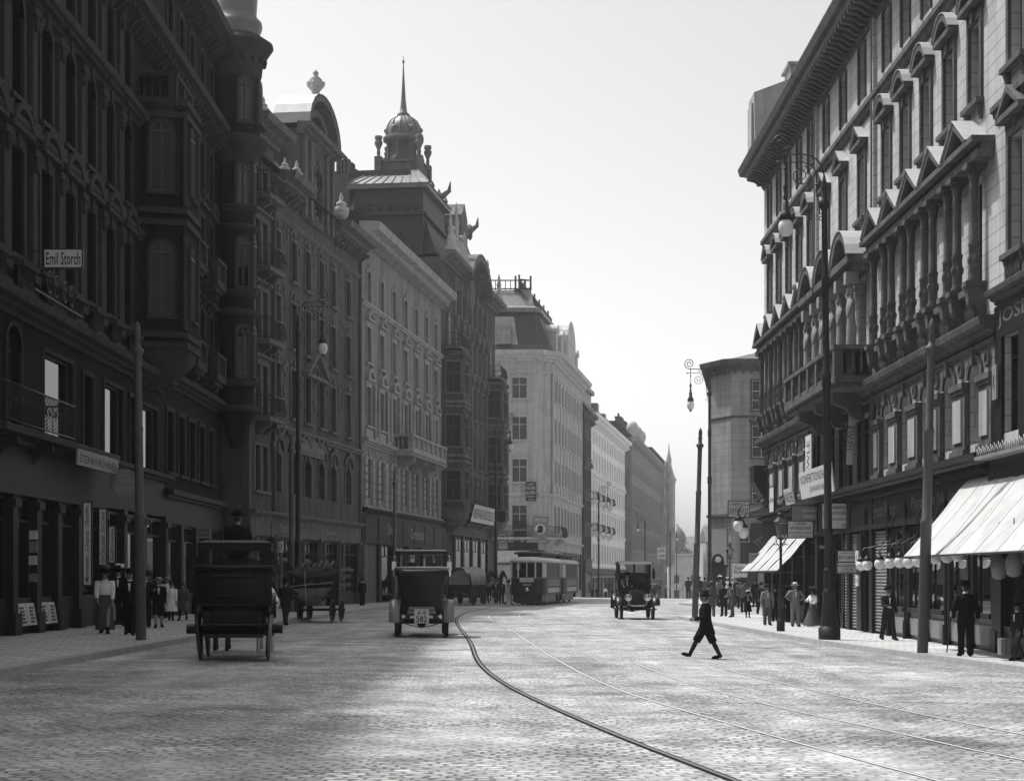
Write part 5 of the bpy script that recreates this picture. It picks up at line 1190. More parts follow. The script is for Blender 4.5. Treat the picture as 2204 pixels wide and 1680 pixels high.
r9, f9 = plain('hazy dark house with chimneys and roof statues beyond the white house', 262.4, lx2(262.4)+1, 335, lx2(335)+.5, 18, sp4+[(20.6, 1.0, 1.8, 0, 'cross', 'jamb')], 25.5, HAZY, HAZY_T)
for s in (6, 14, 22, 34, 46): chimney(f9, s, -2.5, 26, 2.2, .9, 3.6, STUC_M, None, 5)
for s in (1, 10, 18): b = f9.mb(); b.ball((s, 0, 27.4), .9, 8, 6, (1, 1, 1.3)); b.box((s-.8, -.6, 25.8), (s+.8, .6, 26.8)); b.build('roof_statue', STAT_L, r9)
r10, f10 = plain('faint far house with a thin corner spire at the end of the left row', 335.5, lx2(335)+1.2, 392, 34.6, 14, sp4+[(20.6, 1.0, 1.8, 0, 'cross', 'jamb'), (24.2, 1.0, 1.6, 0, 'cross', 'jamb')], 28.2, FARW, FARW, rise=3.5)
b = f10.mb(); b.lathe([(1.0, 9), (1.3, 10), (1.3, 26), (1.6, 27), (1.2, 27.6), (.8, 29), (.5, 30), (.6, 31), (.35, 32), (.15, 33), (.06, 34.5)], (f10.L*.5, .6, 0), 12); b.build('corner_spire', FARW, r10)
# ================================================================ STREET FURNITURE
def spiral(cx, cz, r, a0, turns, n=26, shrink=.85, sgn=1, y=0):
    return [(cx+r*(1-shrink*i/n)*math.cos(a0+sgn*2*PI*turns*i/n), y, cz+r*(1-shrink*i/n)*math.sin(a0+sgn*2*PI*turns*i/n)) for i in range(n+1)]
def arc_lamp():
    """tall arc lamp, local +x = side of the arm"""
    t = thing('street_lamp', 'x', 'street lamp')
    b = MB(); b.lathe([(.30, 0), (.30, .33), (.245, .35), (.25, .42), (.22, .6), (.185, .95), (.165, 1.2), (.19, 1.23), (.20, 1.3), (.13, 1.36), (.14, 1.5), (.16, 1.62), (.13, 1.75), (.17, 1.86), (.115, 1.95)], n=20); b.build('base', IRON, t)
    b = MB(); b.lathe([(.112, 1.9), (.11, 2.9), (.14, 2.95), (.14, 3.0), (.108, 3.05), (.1, 6.85), (.14, 6.95), (.12, 7.05), (.14, 7.2), (.095, 7.3), (.09, 9.5), (.12, 9.6), (.10, 9.7), (.12, 9.8), (.085, 9.9), (.08, 11.7), (.14, 11.8), (.14, 11.95), (.08, 12.0), (.10, 12.3), (.06, 12.5), (.02, 12.65)], n=14); b.build('pole', IRON, t)
    b = MB(); b.tube([(-.06, 0, 12.2), (-.02, 0, 12.6), (.07, 0, 12.94), (.2, 0, 13.1), (.38, 0, 13.2), (.6, 0, 13.24), (1.06, 0, 13.24)]+spiral(1.12, 13.54, .30, -PI/2, 1.9, 30, .85, 1), .022, 6)
    b.tube([(.12, 0, 11.6), (.2, 0, 12.2), (.22, 0, 12.75), (.36, 0, 12.95), (.6, 0, 13.02), (1.25, 0, 13.02)], .016, 6)
    b.tube(spiral(.64, 12.66, .29, PI*.62, 2.0, 30, .88, 1), .016, 6); b.tube(spiral(.58, 13.1, .09, 0, 1.5, 14, .8), .01, 5); b.tube(spiral(.1, 11.5, .13, 0, 1.3, 14, .8), .012, 5)
    for q in ((.3, 12.98), (1.06, 12.85), (.2, 12.4), (1.06, 13.24), (1.25, 13.02)): b.ball((q[0], 0, q[1]), .045, 7, 5)
    b.tube([(-.02, 0, 12.1), (.2, 0, 12.1)], .016, 5); b.build('scroll_arm', IRON, t)
    b = MB(); b.lathe([(.018, 12.1), (.018, 13.25)], (1.06, 0, 0), 6); b.lathe([(.02, 11.95), (.07, 12.05), (.03, 12.15), (.07, 12.35), (.02, 12.45)], (1.06, 0, 0), 8)
    b.lathe([(.02, 12.0), (.09, 11.95), (.085, 11.72), (.13, 11.66), (.19, 11.5), (.16, 11.44)], (1.06, 0, 0), 14); h = b.build('lamp_housing', IRON, t)
    b = MB(); b.lathe([(.12, 11.46), (.19, 11.36), (.205, 11.22), (.17, 11.06), (.09, 10.98)], (1.06, 0, 0), 16); b.build('globe', OPAL, t)
    b = MB(); b.lathe([(.1, 11.0), (.06, 10.93), (.02, 10.86)], (1.06, 0, 0), 10); b.build('globe_cap', IRON, h); return t
L0 = arc_lamp(); p = gp(1785, 1376, .13); L0.location = p; L0.rotation_euler = (0, .012, PI); L0['label'] = 'tall scroll-armed arc lamp on a heavy base, right pavement, nearest the camera'; L0['group'] = 'scroll-armed arc lamps'
def lamp(x, y, Y, rz, label):
    X = (x-CX)/FF*Y; return dup(L0, (X, Y, ground(X, Y)+.13), rz, label, 'scroll-armed arc lamps')
lamp(1527, 0, 97.5, PI, 'slim arc lamp standing against white sky, left of the corner house at right')
lamp(641, 0, 75, 0, 'arc lamp with hanging globe in front of the gabled grey house')
lamp(1067, 0, 131, 0, 'arc lamp beside the wagon horses, in front of the stone corner house')
lamp(1288, 0, 204, 0, 'arc lamp in front of the white house at left')
lamp(1442, 0, 290, 0, 'faint arc lamp, left of the two against the white sky far off'); lamp(1456, 0, 345, 0, 'smaller and fainter arc lamp, right of the two against the white sky far off')
lamp(1388, 0, 262, PI, 'hazy arc lamp in front of the dark far row of houses')
def post():
    t = thing('tram_pole', 'x', 'pole')
    b = MB(); b.lathe([(.125, 0), (.125, 2.9), (.135, 2.92), (.135, 3.0), (.105, 3.04), (.105, 4.95), (.115, 4.97), (.115, 5.05), (.088, 5.1), (.088, 6.75)], n=16); b.build('shaft', IRON_G, t)
    b = MB(); b.lathe([(.09, 6.7), (.1, 6.78), (.15, 6.84), (.15, 6.9), (.08, 6.96), (.07, 7.1), (.09, 7.15), (.06, 7.25), (.08, 7.32), (.07, 7.45), (.02, 7.56)], n=12); b.build('finial', IRON_G, t); return t
P0 = post(); P0.location = gp(1985, 1405, .13); P0.rotation_euler = (0, .03, 0); P0['label'] = 'bare iron tram pole on the right pavement beside the policeman in tunic'; P0['group'] = 'iron tram poles'
def pole(x, y, label, lean=0, Y=None, X=None):
    p = gp(x, y, .13) if Y is None else Vector((X, Y, ground(X, Y)+.13))
    o = dup(P0, p, 0, label, 'iron tram poles'); o.rotation_euler = (0, lean, 0); return o
pole(303, 1377, 'bare iron tram pole on the left pavement beside the strolling family', -.012)
pole(1495, 1333, 'bare iron tram pole at the rounded kerb of the right corner', .03)
pole(0, 0, 'iron tram pole just left of the arc lamp by the gabled house', 0, 74.5, -9.35)
pole(0, 0, 'iron tram pole in front of the pale seven-bay house', 0, 101, -6.75)
def lantern():
    t = thing('gas_lantern', 'x', 'street lantern')
    b = MB(); b.lathe([(.13, 0), (.13, .34), (.11, .37), (.085, .45), (.08, .9), (.1, .93), (.1, 1.0), (.07, 1.05), (.075, 1.35), (.05, 1.45), (.042, 2.5), (.06, 2.54), (.04, 2.6), (.035, 2.85), (.08, 2.9)], n=12); b.tube([(-.22, 0, 2.72), (.22, 0, 2.72)], .015, 6)
    for sx in (-1, 1): b.tube([(0, 0, 2.6), (sx*.12, 0, 2.75), (sx*.16, 0, 2.95)], .012, 5)
    b.build('post', IRON, t)
    b = MB(); r0, r1 = .12, .21
    for k in range(6):
        a = PI*k/3; b.tube([(r0*math.cos(a), r0*math.sin(a), 2.93), (r1*math.cos(a), r1*math.sin(a), 3.4)], .012, 5)
    b.lathe([(.12, 2.9), (.12, 2.94), (.03, 2.94)], n=6, smooth=False); b.lathe([(.225, 3.4), (.235, 3.43), (.12, 3.55), (.09, 3.6), (.1, 3.68), (.05, 3.73), (.06, 3.78), (.01, 3.88)], n=6, smooth=False); b.lathe([(.03, 2.94), (.03, 3.2)], n=6); h = b.build('lantern_frame', IRON, t)
    b = MB(); b.lathe([(.115, 2.95), (.205, 3.39)], n=6, smooth=False); b.build('lantern_glass', GLASS_C, h); return t
G0 = lantern(); G0.location = gp(1680, 1358, .13); G0['label'] = 'nearer gas lantern on the right pavement, in front of the striped shop awnings'; G0['group'] = 'gas lanterns'
dup(G0, (12.4, 100, ground(12.4, 100)+.0), 0, 'farther gas lantern at the corner house beyond the side street', 'gas lanterns')
# kiosk-like clock pillar at the corner house, waste bin
t = thing('advertising_pillar', 'dark kiosk with rounded top beside the corner house across the side street', 'kiosk', (13.35, 114, ground(13.4, 114)))
b = MB(); b.box((-.5, -.5, 0), (.5, .5, 2.5)); b.box((-.6, -.6, 2.5), (.6, .6, 2.65)); b.build('cabin', WOOD_D, t)
n = 10; b = MB(); b.prism([(.38*math.cos(PI*i/n), 2.95+.42*math.sin(PI*i/n)) for i in range(n+1)]+[(-.42, 2.65), (.42, 2.65)], -.15, .15, (0, 2, 1)); c_ = b.build('clock_gable', WOOD_D, t)
b = MB(); b.lathe([(.2, -.19), (.2, -.14)], (0, 0, 3.0), 14, axis=1); b.build('clock_face', SIGN_W, c_)

# ---------------------------------------------------------------- globes, awnings over the right pavement
def globe_lamp():
    t = thing('globe_lamp', 'x', 'shop lamp')                       # local +x towards the wall
    b = MB(); b.tube([(.9, 0, 1.55), (.72, 0, 1.2), (.8, 0, .95), (.7, 0, .72), (.35, 0, .55), (.08, 0, .5), (0, 0, .35), (0, 0, .2)], .018, 6); b.lathe([(.03, .3), (.05, .24), (.1, .2), (.12, .14), (.06, .1)], n=10); b.build('bracket', R_DARK, t)
    b = MB(); b.ball((0, 0, 0), .155, 16, 10); b.build('globe', OPAL, t); return t
GL = globe_lamp(); first = True
gx = [(1853, 1217), (1866, 1216), (1893, 1213.5), (1915, 1211), (1936, 1209.5), (1955, 1210), (1976, 1207), (2012, 1200), (2038, 1197.5), (2061, 1194)]
for i, (x, y) in enumerate(gx):
    Xw = 10.25; Y = Xw*FF/(x-CX); p = at(x, y, Y)
    lab = ['first white globe lamp by the roller shutter, counting from the side street', 'second white globe lamp, in front of the dark pier between the shutters', 'third white globe lamp, before the nearer roller shutter', 'fourth white globe lamp, above the walking man in the bowler hat', 'fifth white globe lamp, left of the big awning tip', 'sixth white globe lamp, right at the big awning tip', 'seventh white globe lamp, half under the big awning', 'eighth white globe lamp, just right of the bare tram pole', 'ninth white globe lamp, one before the last under the awning', 'last white globe lamp under the awning, nearest the policeman'][i]
    if first: GL.location = p; GL['label'] = lab; GL['group'] = 'white globes over the porcelain shop'; first = False
    else: dup(GL, p, 0, lab, 'white globes over the porcelain shop')
for i, (x, y, lab) in enumerate(((1589, 1131, 'left pear-shaped shop globe under the dentist sign'), (1600, 1146, 'right pear-shaped shop globe under the dentist sign'))):
    p = at(x, y, 75.5); o = dup(GL, p, 0, lab, 'globes at the far corner'); o.scale = (1.5, 1.5, 1.7)
for i, (x, y, lab) in enumerate(((2150, 1222, 'unlit dark lantern under the big awning, left one'), (2182, 1216, 'unlit dark lantern under the big awning, right one'))):
    p = at(x, y, 36.5-i*1.2); t = thing('hanging_lantern', lab, 'lantern', p, 0, 'dark lanterns under the awning')
    b = MB(); b.lathe([(.05, -.24), (.14, -.2), (.18, .05), (.14, .2), (.05, .26)], n=10); b.build('shade', SIGN_G, t); b = MB(); b.tube([(0, 0, .25), (0, 0, .95)], .012, 5); b.build('rod', IRON, t)
def awning(y0, y1, xw, zw, xo, zo, label, sag=.06, val=.0, group=None, m=CANVAS):
    g0 = ground(xw, (y0+y1)/2)+.13
    t = thing('awning', label, 'awning', (xw, y0, g0), 0, group); b = MB(); n = max(10, int((y1-y0)/.4)); k = 8; vs = []
    for j in range(n+1):
        for i in range(k+1):
            a = i/k; vs.append((a*(xo-xw), (y1-y0)*j/n, zw+(zo-zw)*a-sag*math.sin(PI*a)*(1+.5*math.sin(j*1.9))+.022*math.sin(j*2.6+i*.9)*math.sin(PI*a)+.012*math.sin(j*.9-i*1.7)))
    f = [(j*(k+1)+i, j*(k+1)+i+1, (j+1)*(k+1)+i+1, (j+1)*(k+1)+i) for j in range(n) for i in range(k)]
    b.add(vs, f, True); b.add([(x+.004, y, z-.012) for x, y, z in vs], f, True); c = b.build('canvas', m, t)
    sm = MB()
    for j in range(3, n-1, 4): sm.tube([Vector(vs[j*(k+1)+i])+Vector((-.003, 0, .002)) for i in range(k+1)], .008, 5)
    if sm.v: sm.build('seam', CANVAS, c)
    r = MB(); r.tube([(xo-xw, 0, zo), (xo-xw, y1-y0, zo)], .025, 6)
    for y in (0.02, y1-y0-.02): r.tube([(0, y, zo-.05), (xo-xw, y, zo-.02)], .016, 5)
    r.build('frame', IRON, t); return t
awning(27, 42.9, 11.12, 4.1, 9.55, 2.22, 'huge white canvas awning sloping out over the pavement at the right edge', .05)
ya = [64.7, 67.3, 69.9, 72.5, 75.1]
for i, lab in enumerate(('nearest strip of the white awning row under the underwear sign', 'second nearest strip of the white awning row', 'third strip of the white awning row, with small dark patch', 'farthest strip of the white awning row, at the street corner')):
    awning(ya[i]+.12, ya[i+1]-.25, 11.1, 3.45, 9.75, 1.95, lab, .03, group='awning strips of the corner shop')
# porcelain on the shelves: far too small to count
b = MB(); rr = random.Random(3)
for i in range(5):
    a, c = RY0+piers[i]+.4, RY0+piers[i+1]-.4
    for z in (.98, 1.28, 1.58, 1.88, 2.18, 2.48):
        y = a
        while y < c:
            k = rr.uniform(.5, 1.0); h = .24*k; r = .06*k+.03
            b.lathe([(r*.6, 0), (r, h*.4), (r*.5, h*.8), (r*.7, h)], (11.2+.22+rr.uniform(-.08, .08), y, z+ground(11.2, 60)+.13), 7); y += rr.uniform(.1, .16)
o = struct(b.build('porcelain_ware', PORC), 'stuff'); tag(o, 'rows of white cups, vases and figures on the shelves of the porcelain shop', 'porcelain')

# ---------------------------------------------------------------- signs on the right
def rsign(name, label, x0, y0, x1, y1, Y, **k):
    a, c = at(x0, y0, Y), at(x1, y1, Y); return sign(name, label, ((a.x+c.x)/2, Y, (a.z+c.z)/2), c.x-a.x, a.z-c.z, 0, **k)
rsign('dentist_sign', 'white projecting dentist sign reading Hans Lux Zahnersatz at the far corner', 1567.5, 1079, 1611.5, 1112, 77, lines=[('HANS LUX\'', .33, .2, .7), ('atelier für künstl.', .12, .08, .4), ('ZAHNERSATZ', -.1, .3, .92), ('80  Plomben im Hause  80', -.32, .1, .85)], bracket=(1, .8), frame=IRON)
rsign('shop_sign', 'dark sign with white lady emblem reading Hawle, above the underwear sign', 1704, 1089, 1757, 1120, 63.2, board=SIGN_G, ink=SIGN_W, lines=[('Konfektionshaus', .2, .2, .5, .18), ('HAWLE', -.22, .26, .48, .2)], frame=IRON)
rsign('shop_sign', 'white sign in bold black reading Wiener Wäsche under the Hawle sign', 1695.5, 1122, 1748.5, 1156.5, 63.6, lines=[('WIENER', .36, .13, .5), ('WÄSCHE', .1, .26, .86), ('Strumpfwaren-Erzeugnisse', -.2, .15, .92), ('en detail zu engros Preisen', -.39, .09, .72)], bracket=(1, .3), frame=IRON)
rsign('bookshop_sign', 'large white antiquarian bookshop sign half hidden by the nearest arc lamp', 1769, 1084, 1826, 1138, 58.3, lines=[('TH. DÄBERKOW', .36, .15, .9), ('BUCH & ANTIQUARIAT', .12, .16, .92), ('VERLAGSBUCHHANDLUNG', -.12, .1, .9), ('GEGR.           1870', -.36, .12, .9)], bracket=(1, .15), frame=IRON)
rsign('bookshop_sign', 'small white sign reading Büchern, upper of two beside the arc lamp base', 1803, 1186, 1843, 1208, 56.2, lines=[('ANKAUF VON', .3, .16, .75), ('BÜCHERN', -.08, .42, .9)], frame=IRON)
rsign('bookshop_sign', 'small white sign of maps and music books, lower of two beside the arc lamp base', 1802, 1210.5, 1843, 1233, 56.3, lines=[('Reisehandbücher', .2, .24, .9), ('u. KARTEN', -.12, .18, .6), ('alte Musikalien', -.36, .14, .7)], frame=IRON)
rsign('shop_sign', 'low black shop sign reading Mode behind the arc lamp shaft', 1762, 1170, 1782, 1184, 60.5, board=SIGN_B, ink=INK_W, lines=[('MODE', 0, .5, .85)], bracket=(1, .8))
rsign('shop_sign', 'pale slanted notice board low on the awning shop at the corner', 1612, 1190, 1634, 1212, 74.0, board=SIGN_G, ink=INK, lines=[('LAGER', .2, .2, .7), ('neuester Moden', -.1, .14, .8)])
rsign('hanging_banner', 'tall narrow pale banner hanging below the caryatid balcony', 1824, 884, 1837, 1000, 57.1, ink=INK_G, lines=[('HAWLE', 0, .12, 4.0, 0, PI/2)], roll=.05, thick=.04)
def lsign(name, label, F_, s, d, z, w, h, tilt=0, side=1, **k):
    t = sign(name, label, (0, 0, 0), w, h, 0, **k); p = F_.M @ Vector((s, d, z)); t.location = Vector(p)+F_.root.location; t.rotation_euler = (tilt, 0, F_.rz+PI); return t
FR = Fac(A, RX, RY0, RX, RY1, -1)
lsign('shop_board', 'long pale painted board leaning over the shop fascia beneath the balcony', FR, 60.4-RY0, .75, 5.0, 6.4, .95, .12, ink=INK_G, lines=[('KONFEKTIONSHAUS', .2, .32, .9), ('JOHANN HAWLE', -.25, .28, .6, .1)], board=SIGN_W)
lsign('shop_board', 'upright pale painted board between the far mezzanine windows and the centre', FR, 64.8-RY0, .25, 5.9, 1.3, 2.1, ink=INK_G, lines=[('HAWLE', 0, .3, 1.3, 0, PI/2)], board=SIGN_W)
lsign('shop_board', 'tilted striped lettering board above the far shop awnings', FR, 65.9-RY0, .8, 4.75, 1.9, .6, .2, ink=INK, lines=[('WÄSCHE', 0, .8, .9)], board=SIGN_W)
lsign('shop_board', 'narrow upright framed board at the far shop cornice', FR, 70.9-RY0, .7, 4.85, 1.2, 1.0, .0, ink=INK_G, lines=[('Corsets', 0, .25, .8)], board=SIGN_W, frame=R_DARK)
lsign('poster', 'small pale poster with a round emblem, upper one on the pier between the shutters', FR, 55.45-RY0, .3, 2.35, .42, .42, ink=INK_G, lines=[('8', 0, .5, .3)], board=SIGN_W)
lsign('poster', 'small pale notice, lower one on the pier between the shutters', FR, 55.45-RY0, .3, 1.62, .44, .34, ink=INK, lines=[('9  42', 0, .4, .7)], board=SIGN_W)
lsign('wall_clock_sign', 'pale oval emblem on the dark pier at the right edge house', Fac(N0, 11.2, 20, 11.2, 40.6, -1), 20.3, .12, 6.2, .35, .8, board=SIGN_G, lines=[('K', 0, .4, .5)])
# ---------------------------------------------------------------- signs on the left
FL = Fac(B1, -12.6, 30, -12.6, 63.2, 1)
def ysign(name, label, x0, y0, x1, y1, Y, **k): return rsign(name, label, x0, y0, x1, y1, Y, **k)
ysign('shop_sign', 'white enamel sign with condensed black name Emil Storch high on the left house', 96, 538, 176, 576, 45.2, lines=[('Emil Storch', 0, .72, .92)], bracket=(-1, .6), frame=IRON, thick=.06)
lsign('shop_board', 'pale fascia board lettered with the shop owner name over the left pavement', FL, 50.1-30, .80, 4.72, 4.9, .44, .06, board=mat('dulled_sign_paint', .2, .5, .3, 2, .02), lines=[('STEFAN BÖHNER', 0, .62, .9)])
t = thing('cafe_sign', 'dark round café sign hung over the left pavement behind the tram pole', 'sign', at(268, 1040, 52.5))
b = MB(); b.lathe([(.42, -.05), (.42, .05)], (0, 0, 0), 24, axis=1); b.tube([(-.3, 0, .38), (-.9, 0, .6)], .02, 5); b.tube([(0, 0, .4), (-.9, 0, .62)], .015, 5); b.build('disc', mat('faded_sign_paint', .04, .5, .3, 3, .02), t)
b = MB(); b.lathe([(.44, -.03), (.40, -.065), (.40, -.055)], (0, 0, 0), 24, axis=1); b.build('rim', SIGN_G, t)
b = MB(); put_text(b, 'CAFÉ', 0, -.14, .58, .17, -.056); put_text(b, 'A. BÖHNER', 0, .07, .66, .12, -.056); put_text(b, 'HAUPT-', 0, .25, .3, .07, -.056); b.build('lettering', mat('dull_lettering', .3, .5, .2, 3, 0), t)
def vert(label, x0, y0, x1, y1, Y, text): return ysign('show_case_strip', label, x0, y0, x1, y1, Y, lines=[(text, 0, .62*(x1-x0)/(y1-y0), .92*(y1-y0)/(x1-x0), 0, PI/2)], shear=.25, frame=WOOD_D, group='upright lettered strips')
vert('tallest white strip with script lettering up it, preserves and fruit juice', 180, 1082, 196, 1258, 45.9, 'Marmeladen · Compots · Obstsäfte')
vert('shorter white strip with script lettering about ice cream', 214, 1096, 228, 1215, 47.9, 'Eis-Chocolade · Eis-Crème')
vert('smallest plain strip right of the two script strips', 235, 1133, 247, 1210, 49.3, 'Gefrorenes')
for x0, y0, x1, y1, lab in ((63, 1142, 80, 1160, 'topmost small white notice on the dark shop pier at left'), (63, 1165, 80, 1188, 'grey striped notice below the topmost on the dark shop pier'), (62, 1196, 79, 1215, 'bright notice third from top on the dark shop pier'), (62, 1234, 79, 1252, 'grey notice lowest on the dark shop pier')):
    ysign('notice', lab, x0, y0, x1, y1, 43.2, board=SIGN_W if 'white' in lab or 'bright' in lab else SIGN_G, lines=[('ATELIER', .25, .18, .8), ('II. STOCK', -.05, .16, .8), ('Schneider', -.3, .14, .7)], thick=.04)
ysign('restaurant_sign', 'pale restaurant sign projecting low over the left pavement', 493, 1062, 535, 1095, 78, board=mat('dulled_enamel', .26, .5, .25, 2, .02), lines=[('Restaurant', .22, .36, .92), ('Pilsner Urquell', -.12, .18, .8), ('Münchner Bier', -.35, .12, .6)], bracket=(-1, .5))
ysign('shop_sign', 'small black sign with two white letter rows right of the restaurant sign', 536, 1073, 558, 1096, 78.6, board=SIGN_B, ink=INK_W, lines=[('EL', .22, .32, .6), ('SOR', -.22, .32, .75)])
ysign('shop_sign', 'bright white board reading Ansichtskarten behind the coachman', 519, 1126, 582, 1150, 79.5, lines=[('ANSICHTSKARTEN', 0, .6, .94)], frame=WOOD_D, tiltx=0)
ysign('dentist_sign', 'white dentist sign low on the gabled house, right of the carriage', 583, 1165, 608, 1189, 80.5, lines=[('J. TIMES', .28, .18, .7), ('ZAHNARZT', -.05, .32, .92), ('1. Stock', -.35, .14, .6)])
ysign('notice', 'small white framed notice just below the dentist sign at the gabled house', 582, 1198, 600, 1216, 79.2, lines=[('Hotel', 0, .4, .7)])
ysign('dentist_sign', 'grey two-line dentist sign over the pavement left of the coach', 422, 1134, 453, 1158, 66, board=SIGN_G, lines=[('ZAHNARZT', .22, .3, .9), ('SPRENGER', -.2, .26, .9)], bracket=(-1, .4))
ysign('notice', 'small pale arrow notice above the restaurant sign', 496, 1036, 509, 1052, 77.2, lines=[('Uhren', .15, .25, .8), ('«', -.25, .3, .4)])
F3 = Fac(B3, lx(76.5), 76.5, lx(98), 98, 1)
fac_text(F3, 'Apotheke zur Krone', sR+6.2, 7.75, 5.6, .5, .215, GOLD); fac_text(F3, 'Theodor', 5.5, 3.72, 1.8, .36, .1, GOLD); fac_text(F3, 'Juwelen', 14.5, 3.72, 2.2, .36, .1, GOLD)
F4 = Fac(B4, lx(98.2), 98.2, lx(123.3), 123.3, 1)
fac_text(F4, 'Singer', 8.0, 4.25, 2.8, .8, .15, GOLD, shear=.25); fac_text(F4, 'Confection', 16.0, 4.25, 4.6, .7, .15, GOLD, shear=.25)
F5 = Fac(B5, lx(123.5), 123.5, lx(149), 149, 1)
lsign('shop_board', 'slanting pale board of the watch company across the domed house', F5, 12.4, 1.1, 6.3, 11.5, 1.3, .25, lines=[('WIENER WACH- UND SCHLIESS-GES.', 0, .58, .94)], thick=.08, frame=WOOD_D)
sign('patent_sign', 'tall white patent office sign with many black lines, by the stone house', at(1081.5, 983, 150), 1.15*.75, 1.85, 0, lines=[('Technisches', .42, .07, .85), ('Bureau', .33, .07, .5), ('Theodorovic', .21, .12, .92), ('&', .1, .06, .12), ('PATENTE', -.02, .11, .8), ('MARKEN', -.15, .08, .7), ('Musterschutz', -.29, .1, .9), ('VII. Bezirk', -.42, .06, .7)])
def b6sign(name, label, x0, y0, x1, y1, **k): return rsign(name, label, x0, y0, x1, y1, 174.2, **k)
b6sign('blouse_sign', 'dark upright sign with pale lines about blouses export beside a corner house window', 1131, 1037, 1153, 1078, board=SIGN_B, ink=INK_W, lines=[('ALBERT', .38, .1, .7), ('FISCHER', .18, .17, .86), ('BLUSEN', -.06, .17, .86), ('EXPORT', -.27, .1, .7), ('WIEN', -.42, .07, .5)])
def head_sign(label, x0, y0, x1, y1, top, Y, tilt=0, lx_=0):
    a, c = at(x0, y0, Y), at(x1, y1, Y); w, h = c.x-a.x, a.z-c.z
    t = sign('car_maker_sign', label, ((a.x+c.x)/2, Y, (a.z+c.z)/2), w, h, 0, board=SIGN_G, ink=INK_W, lines=[('MERCEDES', .36 if top else -.4, .14, .86)], thick=.08, frame=WOOD_D, group='signs with a head in a white disc')
    t.rotation_euler = (tilt, lx_, 0); z = -.1*h if top else .12*h; r = w*.36
    b = MB(); b.lathe([(r, -.07), (r, -.045)], (0, 0, z), 24, axis=1); b.build('disc', SIGN_W, t)
    b = MB(); P = [(-.3, -.75), (.45, -.75), (.5, -.35), (.62, -.1), (.48, .1), (.6, .4), (.35, .66), (.0, .72), (-.4, .6), (-.52, .2), (-.42, -.1), (-.7, -.45), (-.8, -.6)]
    b.prism([(x*r, z+q*r) for x, q in P], -.09, -.075, (0, 2, 1)); b.build('head_silhouette', INK, t); return t
head_sign('large tilted sign, black head in a white disc, right of the arched door', 1147, 1112, 1178, 1156, True, 173.6, .12, .06)
head_sign('small flat sign, black head in a white disc, left of the arched door', 1072, 1142, 1092, 1182, False, 174.1)
b6sign('shop_board', 'black arched door board with the furniture maker name in white', 1105, 1120, 1133, 1192, board=SIGN_B, ink=INK_W, lines=[('Ferdinand Schlögl', .22, .09, .9), ('Eisen-Möbel', -.06, .09, .86)])
rsign('hanging_box_sign', 'black blank box sign standing out from the lamp at the stone house', 1064, 1100, 1088, 1124, 138, board=SIGN_B, thick=.4)
b6sign('shop_sign', 'white letter E board above the restaurant door by the side street', 1050, 1118, 1064, 1136, lines=[('E', 0, .7, .5)])
t = thing('awning', 'white restaurant awning with hanging cloth sides at the corner house, behind the tram', 'awning', (-3.0, 172.6, ground(-3, 172.6)+.13))
b = MB(); n = 8; P = [(1.9*math.sin(PI/2*i/n)-.3, 4.5-1.3*(1-math.cos(PI/2*i/n))) for i in range(n+1)]
for (p, q) in zip(P, P[1:]): b.quad((-1.6, -p[0]+1.2, p[1]), (6.0, -p[0]+1.2, p[1]), (6.0, -q[0]+1.2, q[1]), (-1.6, -q[0]+1.2, q[1]))
b.build('canvas', CANVAS, t); b = MB(); b.box((-1.6, -.45, .6), (6.0, -.4, 3.1)); b.build('side_cloth', CANVAS, t); b = MB(); b.box((-1.7, -.6, 3.1), (6.1, -.35, 3.25)); b.build('frame', IRON, t)
FH = Fac(H, 14.85, 119, 40, 119, 1)
lsign('shop_board', 'dark slanted-lettered board on the corner house ground floor', FH, 2.6, .1, 4.3, 2.6, 2.2, 0, board=SIGN_B, ink=INK_G, lines=[('TEPPICHE', .1, .3, .9, 0, .6)])
rsign('cinema_sign', 'white scalloped sign beneath the corner lantern beyond the side street', 1576, 1213, 1608, 1242, 103, lines=[('Pianos', .2, .25, .7), ('Klaviere', -.1, .25, .8)])
rsign('notice', 'hazy white double notice far down the left house row', 1438-24, 1178, 1432, 1203, 262, lines=[('HOTEL', .2, .25, .8), ('CAFÉ', -.2, .25, .8)], thick=.3)
# ================================================================ PEOPLE AND HORSES
def skin_mesh(name, V, E, m, sub=1):
    """one continuous body grown from a skeleton; V = [(co, rx, ry)], first vertex is the root"""
    me = bpy.data.meshes.new(name); me.from_pydata([v[0] for v in V], E, []); ob = bpy.data.objects.new(name, me); COL.objects.link(ob)
    sk = ob.modifiers.new('s', 'SKIN'); sk.use_smooth_shade = True
    for i, v in enumerate(V):
        d = me.skin_vertices[0].data[i]; d.radius = (v[1], v[2] if len(v) > 2 else v[1]); d.use_root = (i == 0)
    sb = ob.modifiers.new('b', 'SUBSURF'); sb.levels = sub; sb.render_levels = sub
    dg = bpy.context.evaluated_depsgraph_get(); r = bpy.data.meshes.new_from_object(ob.evaluated_get(dg)); r.name = name
    bpy.data.objects.remove(ob); bpy.data.meshes.remove(me); r.materials.clear(); r.materials.append(m)
    r.polygons.foreach_set('use_smooth', [True]*len(r.polygons)); return r
def rot2(v, a): return Vector((v.x, v.y*math.cos(a)-v.z*math.sin(a), v.y*math.sin(a)+v.z*math.cos(a)))
